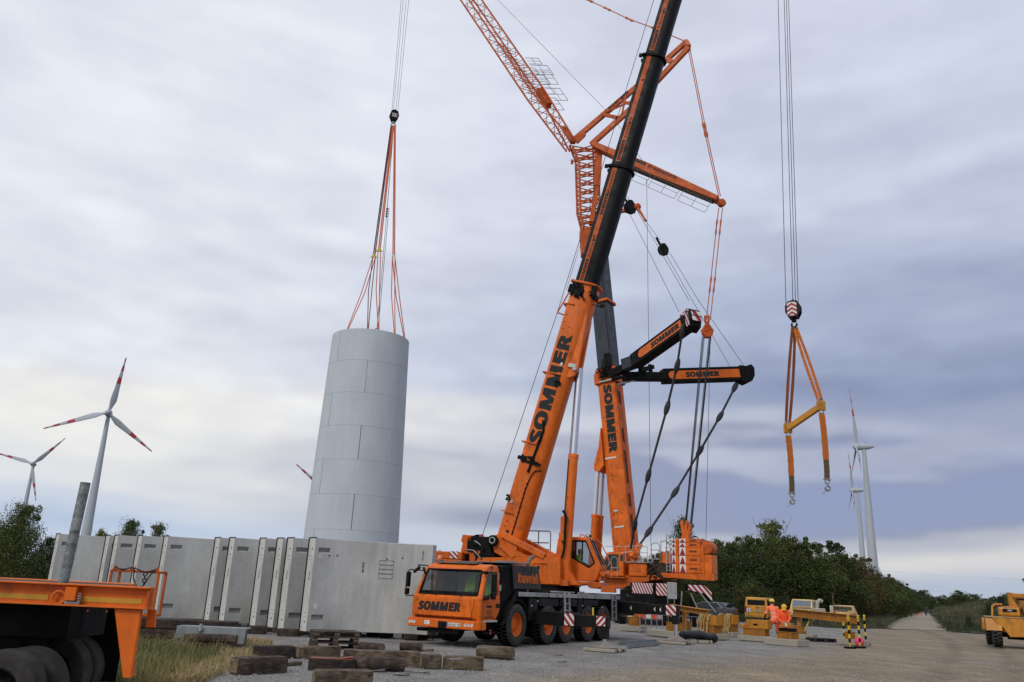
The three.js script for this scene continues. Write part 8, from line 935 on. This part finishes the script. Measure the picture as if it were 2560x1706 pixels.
// far line of trees at the end of the track
reseed(311); for (let i = 0; i < 24; i++) { const u = 2268 + i * 13.2, d = 265 + (i % 5) * 9; const top = [1478, 1474, 1486, 1476, 1482, 1487, 1488, 1484, 1490][i % 9] + i * 0.55; plant(u, top + rr(-3, 5), d, [0, 2, 1, 2, 0][i % 5], [0, 4, 1, 0, 2][i % 5], rr(1.0, 1.5), 'tree', i === 0 ? 'first tree of the far row, left of the walkers on the track' : 'small dark tree in the far row beyond the field', 'far row of trees'); }
// shrubs on the mound
[[2470, 1500, 78, 'dark shrub on the mound left of the telehandler'], [2505, 1492, 84, 'shrub on top of the mound behind the telehandler'], [2540, 1488, 88, 'rightmost shrub behind the telehandler cab'], [2420, 1535, 74, 'low shrub at the left foot of the mound']].forEach(([u, w, d, l]) => plant(u, w, d, 4, 4, 0.5, 'bush', l, 'shrubs on the mound'));
// left side
plant(62, 1262, 41, 2, 1, 0.85, 'tree', 'leafy tree left behind the trailer, beside the steel post', 'trees on the left', nearCrown); plant(-20, 1300, 43, 2, 2, 1.0, 'tree', 'yellowish tree cut by the left edge of the picture', 'trees on the left', nearCrown); plant(125, 1345, 42.5, 2, 0, 0.7, 'tree', 'low dark tree just left of the first concrete panel', 'trees on the left', nearCrown);
plant(330, 1302, 58, 2, 0, 0.7, 'tree', 'dark rounded tree top above the left panels', 'trees above the panels', nearCrown); plant(400, 1312, 62, 3, 1, 0.9, 'tree', 'thin tree top right of the dark rounded one above the panels', 'trees above the panels'); plant(252, 1326, 66, 3, 2, 0.8, 'tree', 'sparse twiggy tree top beside the turbine foot', 'trees above the panels');
// overhead wires far right
for (const [a, b, l] of [[[2150, 1424], [2700, 1452], 'upper faint overhead wire in the right sky'], [[2150, 1462], [2700, 1496], 'lower faint overhead wire in the right sky']]) { const q = new MB(), p = atDepth(...a, 420), e = atDepth(...b, 420), m = p.clone().lerp(e, 0.5).add(V3(0, -1.2, 0)); q.tube([p, m, e], 0.02, 4, 20); single('overhead_wire', q, M.grey, V3(p.x, 0, p.z), l, 'wire', 'overhead wires'); }
// ------------------------------------------------------------------ people
const capsule = (p, a, b, ra, rb) => { const bx = b[0] - a[0], by = b[1] - a[1], bz = b[2] - a[2], px = p[0] - a[0], py = p[1] - a[1], pz = p[2] - a[2], h = clamp((px * bx + py * by + pz * bz) / (bx * bx + by * by + bz * bz + 1e-9)); return Math.hypot(px - bx * h, py - by * h, pz - bz * h) - mix(ra, rb, h); };
function sdfGeo(bones, center, half, res, k, colf) { // one continuous skin round tapered bones
  const mc = new MarchingCubes(res, M.seat, false, false, 120000), f = mc.field, p = [0, 0, 0]; let n = 0; mc.isolation = 0;
  for (let z = 0; z < res; z++) for (let y = 0; y < res; y++) for (let x = 0; x < res; x++) { p[0] = center[0] + (x / (res / 2) - 1) * half; p[1] = center[1] + (y / (res / 2) - 1) * half; p[2] = center[2] + (z / (res / 2) - 1) * half; let d = 1e3; for (const b of bones) { const e = capsule(p, b[0], b[1], b[2], b[3]); if (e > d + k) continue; const h = clamp(0.5 + 0.5 * (d - e) / k); d = d > 500 ? e : mix(d, e, h) - k * h * (1 - h); } f[n++] = -d; }
  mc.update(); const c = mc.count, pos = new Float32Array(c * 3); for (let i = 0; i < c; i++) for (let j = 0; j < 3; j++) pos[i * 3 + j] = center[j] + mc.positionArray[i * 3 + j] * half;
  const col = new Float32Array(c * 3); for (let i = 0; i < c; i++) { const q = [pos[i * 3], pos[i * 3 + 1], pos[i * 3 + 2]]; let best = 1e9, bb = bones[0]; for (const b of bones) { const e = capsule(q, b[0], b[1], b[2], b[3]); if (e < best) { best = e; bb = b; } } const o = colf(q, bb[4]); col.set(o, i * 3); }
  let g = new THREE.BufferGeometry(); g.setAttribute('position', new THREE.BufferAttribute(pos, 3)); g.setAttribute('color', new THREE.BufferAttribute(col, 3)); g = mergeVertices(g, 1e-5); g.computeVertexNormals(); return g.toNonIndexed();
}
M.cloth = new THREE.MeshStandardMaterial({ vertexColors: true, roughness: 0.85 });
const lerp3 = (a, b, t) => [mix(a[0], b[0], t), mix(a[1], b[1], t), mix(a[2], b[2], t)];
function handBones(wr, dir, side) { // palm, four fingers of different length, thumb
  const d = V3(...dir).normalize(), s = V3(...side).addScaledVector(d, -V3(...side).dot(d)).normalize(), n = d.clone().cross(s), w = V3(...wr), at = (a, b, c) => w.clone().addScaledVector(d, a).addScaledVector(s, b).addScaledVector(n, c).toArray(), o = []; o.push([at(0, 0, 0), at(0.085, 0.015, 0), 0.026, 0.022, 'hand'], [at(0.02, -0.01, 0), at(0.085, -0.02, 0), 0.024, 0.02, 'hand']);
  [[0.03, 0.07], [0.01, 0.08], [-0.012, 0.075], [-0.032, 0.06]].forEach(([x, l]) => { o.push([at(0.08, x, 0), at(0.08 + l * 0.55, x * 1.1, 0.008), 0.0095, 0.009, 'hand'], [at(0.08 + l * 0.55, x * 1.1, 0.008), at(0.08 + l * 0.85, x * 1.1, 0.035), 0.009, 0.0075, 'hand']); }); o.push([at(0.02, 0.025, 0), at(0.055, 0.055, 0.012), 0.012, 0.011, 'hand'], [at(0.055, 0.055, 0.012), at(0.09, 0.058, 0.03), 0.011, 0.008, 'hand']); return o;
}
function person(F, J, pal, label, res, opts = {}) {
  const b = [], L = (a, c, r0, r1, k) => b.push([J[a], J[c], r0, r1, k]); const s = opts.bulk ?? 1;
  L('hip', 'waist', 0.145 * s, 0.135 * s, 'torso'); L('waist', 'chest', 0.14 * s, 0.155 * s, 'torso'); L('shL', 'shR', 0.085 * s, 0.085 * s, 'torso'); L('chest', 'neck', 0.12, 0.07, 'torso'); L('neck', 'head', 0.058, 0.062, 'skin');
  for (const q of ['L', 'R']) { L('hip' + q, 'knee' + q, 0.105 * s, 0.075 * s, 'thigh'); L('knee' + q, 'ank' + q, 0.07 * s, 0.05 * s, 'shin'); L('ank' + q, 'toe' + q, 0.055, 0.045, 'shoe'); L('sh' + q, 'elb' + q, 0.062 * s, 0.05 * s, 'upper'); L('elb' + q, 'wr' + q, 0.048 * s, 0.036, 'fore'); b.push([J['hip'], J['hip' + q], 0.12 * s, 0.11 * s, 'torso']); }
  const colf = (p, k) => pal(p, k, J); const geos = [sdfGeo(b, [0, 0.92, 0], 1.0, res, 0.05, colf)];
  // head with nose, chin and ears; hands
  const h = J.head, f = V3(...(opts.face ?? [0, 0, 1])).normalize(), rt = V3(0, 1, 0).cross(f).normalize(), up = f.clone().cross(rt), hp = (x, y, z) => V3(...h).addScaledVector(rt, x).addScaledVector(up, y).addScaledVector(f, z).toArray();
  const hb = [[hp(0, 0.03, -0.015), hp(0, 0.02, 0.02), 0.088, 0.085, 'skin'], [hp(0, -0.05, 0.03), hp(0, -0.085, 0.055), 0.06, 0.04, 'skin'], [hp(0, 0.01, 0.095), hp(0, -0.025, 0.118), 0.012, 0.016, 'skin'], [hp(0.085, 0, 0), hp(0.09, -0.03, 0), 0.016, 0.012, 'skin'], [hp(-0.085, 0, 0), hp(-0.09, -0.03, 0), 0.016, 0.012, 'skin'], [hp(0, -0.08, -0.02), J.neck, 0.055, 0.058, 'skin'], [hp(0, 0.05, -0.04), hp(0, -0.03, -0.05), 0.075, 0.06, 'hair'], [hp(-0.02, -0.06, 0.09), hp(0.02, -0.06, 0.09), 0.008, 0.008, 'mouth'], [hp(0.032, 0.015, 0.093), hp(0.034, 0.015, 0.095), 0.01, 0.01, 'eye'], [hp(-0.032, 0.015, 0.093), hp(-0.034, 0.015, 0.095), 0.01, 0.01, 'eye']];
  if (res > 60) { geos.push(sdfGeo(hb, h, 0.2, 56, 0.02, colf)); for (const q of ['L', 'R']) { const d = V3(...J['wr' + q]).sub(V3(...J['elb' + q])).toArray(); geos.push(sdfGeo(handBones(J['wr' + q], d, q === 'L' ? [0.3, 0.2, 1] : [-0.3, 0.2, 1]), lerp3(J['wr' + q], V3(...J['wr' + q]).add(V3(...d).setLength(0.1)).toArray(), 0.7), 0.16, 56, 0.008, colf)); } } else geos.push(sdfGeo(hb, h, 0.2, 24, 0.02, colf));
  const M0 = F, g = mergeGeometries(geos.map(q => { const e = q; for (const n of Object.keys(e.attributes)) if (!['position', 'normal', 'color'].includes(n)) e.deleteAttribute(n); return e; })); const t = thing('person', label, 'person', V3(0, 0, 0).applyMatrix4(F), opts.group); g.applyMatrix4(new THREE.Matrix4().copy(t.matrixWorld).invert().multiply(M0)); const m = shade(new THREE.Mesh(g, M.cloth)); m.name = 'body'; t.add(m);
  if (opts.helmet) { const FH = F.clone().multiply(basis(V3(...h), rt, up, f)); let mb = new MB(FH); mb.lathe([[0.118, 0.025], [0.12, 0.04], [0.115, 0.09], [0.09, 0.135], [0.045, 0.158], [0.001, 0.163]], [0, 0, -0.005], Y, 20); mb.py([[-0.1, 0.06], [0.1, 0.06], [0.085, 0.165], [0.04, 0.19], [-0.04, 0.19], [-0.085, 0.165]], 0.028, 0.042, { b: 0.004 }); for (const x of [-0.03, 0, 0.03]) mb.tube([[x, 0.09, 0.1], [x, 0.15, 0.05], [x, 0.166, -0.01], [x, 0.15, -0.07], [x, 0.09, -0.115]], 0.008, 5, 12); P('helmet', mb, opts.helmet, t); }
  return t;
}
const skinC = [0.45, 0.24, 0.16], dark = [0.02, 0.02, 0.024], band = [0.55, 0.45, 0.4]; const faceC = k => k === 'eye' ? [0.03, 0.02, 0.02] : k === 'mouth' ? [0.35, 0.1, 0.09] : k === 'hair' ? [0.05, 0.035, 0.025] : skinC;
const helmY = new THREE.MeshPhysicalMaterial({ color: C(0.8, 0.55, 0.02), roughness: 0.35, clearcoat: 0.4 }), helmY2 = new THREE.MeshPhysicalMaterial({ color: C(0.8, 0.42, 0.01), roughness: 0.35, clearcoat: 0.4 });
{ // worker bending away, in shorts
  const g = onGround(1926, 1603), coral = [0.95, 0.2, 0.09]; const pal = (p, k, J) => { if (['skin', 'hair', 'eye', 'mouth'].includes(k)) return faceC(k); if (k === 'hand') return dark; if (k === 'torso' || k === 'upper') { const t = p[1] - J.hip[1]; return (t > 0.1 && t < 0.15) || (t > 0.27 && t < 0.31) ? band : coral; } if (k === 'thigh') return [0.95, 0.17, 0.06]; if (k === 'shin') return p[1] > 0.5 ? [0.95, 0.17, 0.06] : p[1] < 0.22 ? [0.7, 0.35, 0.35] : dark; return dark; };
  person(frameAt(g.x, 0, g.z, -8), { head: [0.16, 1.65, -0.1], neck: [0.15, 1.5, -0.07], chest: [0.18, 1.3, -0.03], waist: [0.22, 1.08, 0.02], hip: [0.22, 0.93, 0.06], shL: [-0.02, 1.4, -0.05], shR: [0.36, 1.4, -0.05], elbL: [-0.12, 1.17, -0.06], wrL: [-0.16, 0.97, -0.22], elbR: [0.42, 1.16, -0.12], wrR: [0.36, 1.0, -0.3], hipL: [0.13, 0.86, 0.06], hipR: [0.32, 0.86, 0.06], kneeL: [-0.07, 0.53, -0.06], ankL: [-0.13, 0.1, 0.06], toeL: [-0.17, 0.05, -0.12], kneeR: [0.36, 0.5, -0.14], ankR: [0.4, 0.32, -0.32], toeR: [0.42, 0.3, -0.48] }, pal, 'person in orange shirt and shorts with yellow helmet, back turned, stepping onto the pad', 100, { helmet: helmY, face: [0.35, -0.15, -1], group: 'workers at the supports' });
}
{ // worker facing the viewer, head bowed
  const g = onGround(1968, 1606), red = [0.98, 0.13, 0.03]; const pal = (p, k, J) => { if (['skin', 'hair', 'eye', 'mouth'].includes(k)) return faceC(k); if (k === 'hand') return [0.03, 0.03, 0.035]; if (k === 'torso' || k === 'upper' || k === 'fore') { const t = p[1] - J.hip[1]; return k === 'torso' && t > -0.04 && t < 0.02 ? band : red; } if (k === 'thigh') return red; if (k === 'shin') return p[1] > 0.42 ? red : p[1] < 0.2 ? [0.75, 0.3, 0.28] : dark; return dark; };
  person(frameAt(g.x, 0, g.z - 0.15, -12), { head: [-0.02, 1.44, 0.16], neck: [-0.05, 1.34, 0.04], chest: [-0.05, 1.15, -0.02], waist: [-0.03, 0.96, -0.07], hip: [-0.01, 0.84, -0.1], shL: [-0.24, 1.26, 0], shR: [0.15, 1.26, 0], elbL: [-0.3, 1.0, 0.06], wrL: [-0.16, 0.82, 0.22], elbR: [0.22, 1.0, 0.06], wrR: [0.08, 0.82, 0.24], hipL: [-0.1, 0.8, -0.1], hipR: [0.1, 0.8, -0.1], kneeL: [-0.1, 0.45, 0.06], ankL: [-0.12, 0.1, -0.02], toeL: [-0.13, 0.05, 0.14], kneeR: [0.17, 0.45, 0.06], ankR: [0.2, 0.1, -0.02], toeR: [0.22, 0.05, 0.14] }, pal, 'person in red orange work suit with yellow helmet, facing the viewer with bowed head', 100, { helmet: helmY2, face: [-0.25, -0.75, 0.8], bulk: 1.12, group: 'workers at the supports' });
}
{ // crane operator on his seat
  const grn = [0.3, 0.72, 0.04]; const pal = (p, k) => ['skin', 'hair', 'eye', 'mouth'].includes(k) ? faceC(k) : k === 'hand' ? skinC : ['torso', 'upper', 'fore'].includes(k) ? grn : dark; const F = FS.clone().multiply(new THREE.Matrix4().setPosition(0.62, 2.05, 0.72)).multiply(new THREE.Matrix4().makeScale(0.92, 0.92, 0.92));
  person(F, { head: [0, 1.22, 0.12], neck: [0, 1.08, 0.08], chest: [0, 0.9, 0.06], waist: [0, 0.68, 0.02], hip: [0, 0.55, 0.02], shL: [-0.2, 1.0, 0.06], shR: [0.2, 1.0, 0.06], elbL: [-0.26, 0.74, 0.12], wrL: [-0.2, 0.66, 0.36], elbR: [0.26, 0.74, 0.12], wrR: [0.2, 0.66, 0.36], hipL: [-0.1, 0.54, 0.04], hipR: [0.1, 0.54, 0.04], kneeL: [-0.12, 0.54, 0.46], kneeR: [0.12, 0.54, 0.46], ankL: [-0.12, 0.16, 0.5], ankR: [0.12, 0.16, 0.5], toeL: [-0.12, 0.12, 0.62], toeR: [0.12, 0.12, 0.62] }, pal, 'person in bright green jacket seated in the front crane operator cab', 96, { group: 'crane operator' });
}
[[2280, 1540.5, [0.6, 0.75, 0.06], [0.06, 0.05, 0.045], 'person in yellow top walking away on the track, left of the other two'], [2303.5, 1541, [0.03, 0.03, 0.035], [0.85, 0.1, 0.1], 'person in black top and pink red trousers on the track, middle of three'], [2316.5, 1541.5, [0.02, 0.022, 0.035], [0.018, 0.02, 0.03], 'person in dark clothes on the track, rightmost of three']].forEach(([u, w, a, b, l], i) => { const g = onGround(u, w), st = i % 2 ? 1 : -1; const pal = (p, k) => ['skin', 'eye', 'mouth', 'hair'].includes(k) ? [0.06, 0.045, 0.035] : ['torso', 'upper', 'fore', 'hand'].includes(k) ? a : b; person(frameAt(g.x, 0.04, g.z, 180 - 25), { head: [0, 1.64, 0.03], neck: [0, 1.5, 0], chest: [0, 1.32, 0], waist: [0, 1.1, 0], hip: [0, 0.94, 0], shL: [-0.2, 1.42, 0], shR: [0.2, 1.42, 0], elbL: [-0.27, 1.15, 0.05 * st], wrL: [-0.26, 0.92, 0.14 * st], elbR: [0.27, 1.15, -0.05 * st], wrR: [0.26, 0.92, -0.05 * st], hipL: [-0.1, 0.9, 0], hipR: [0.1, 0.9, 0], kneeL: [-0.11, 0.5, 0.12 * st], kneeR: [0.11, 0.5, -0.02 * st], ankL: [-0.11, 0.1, 0.16 * st], ankR: [0.11, 0.1, -0.2 * st], toeL: [-0.11, 0.05, 0.3 * st], toeR: [0.11, 0.05, -0.05 * st] }, pal, l, 44, { bulk: 1.15, group: 'walkers on the track' }); });
renderer.render(scene, camera);
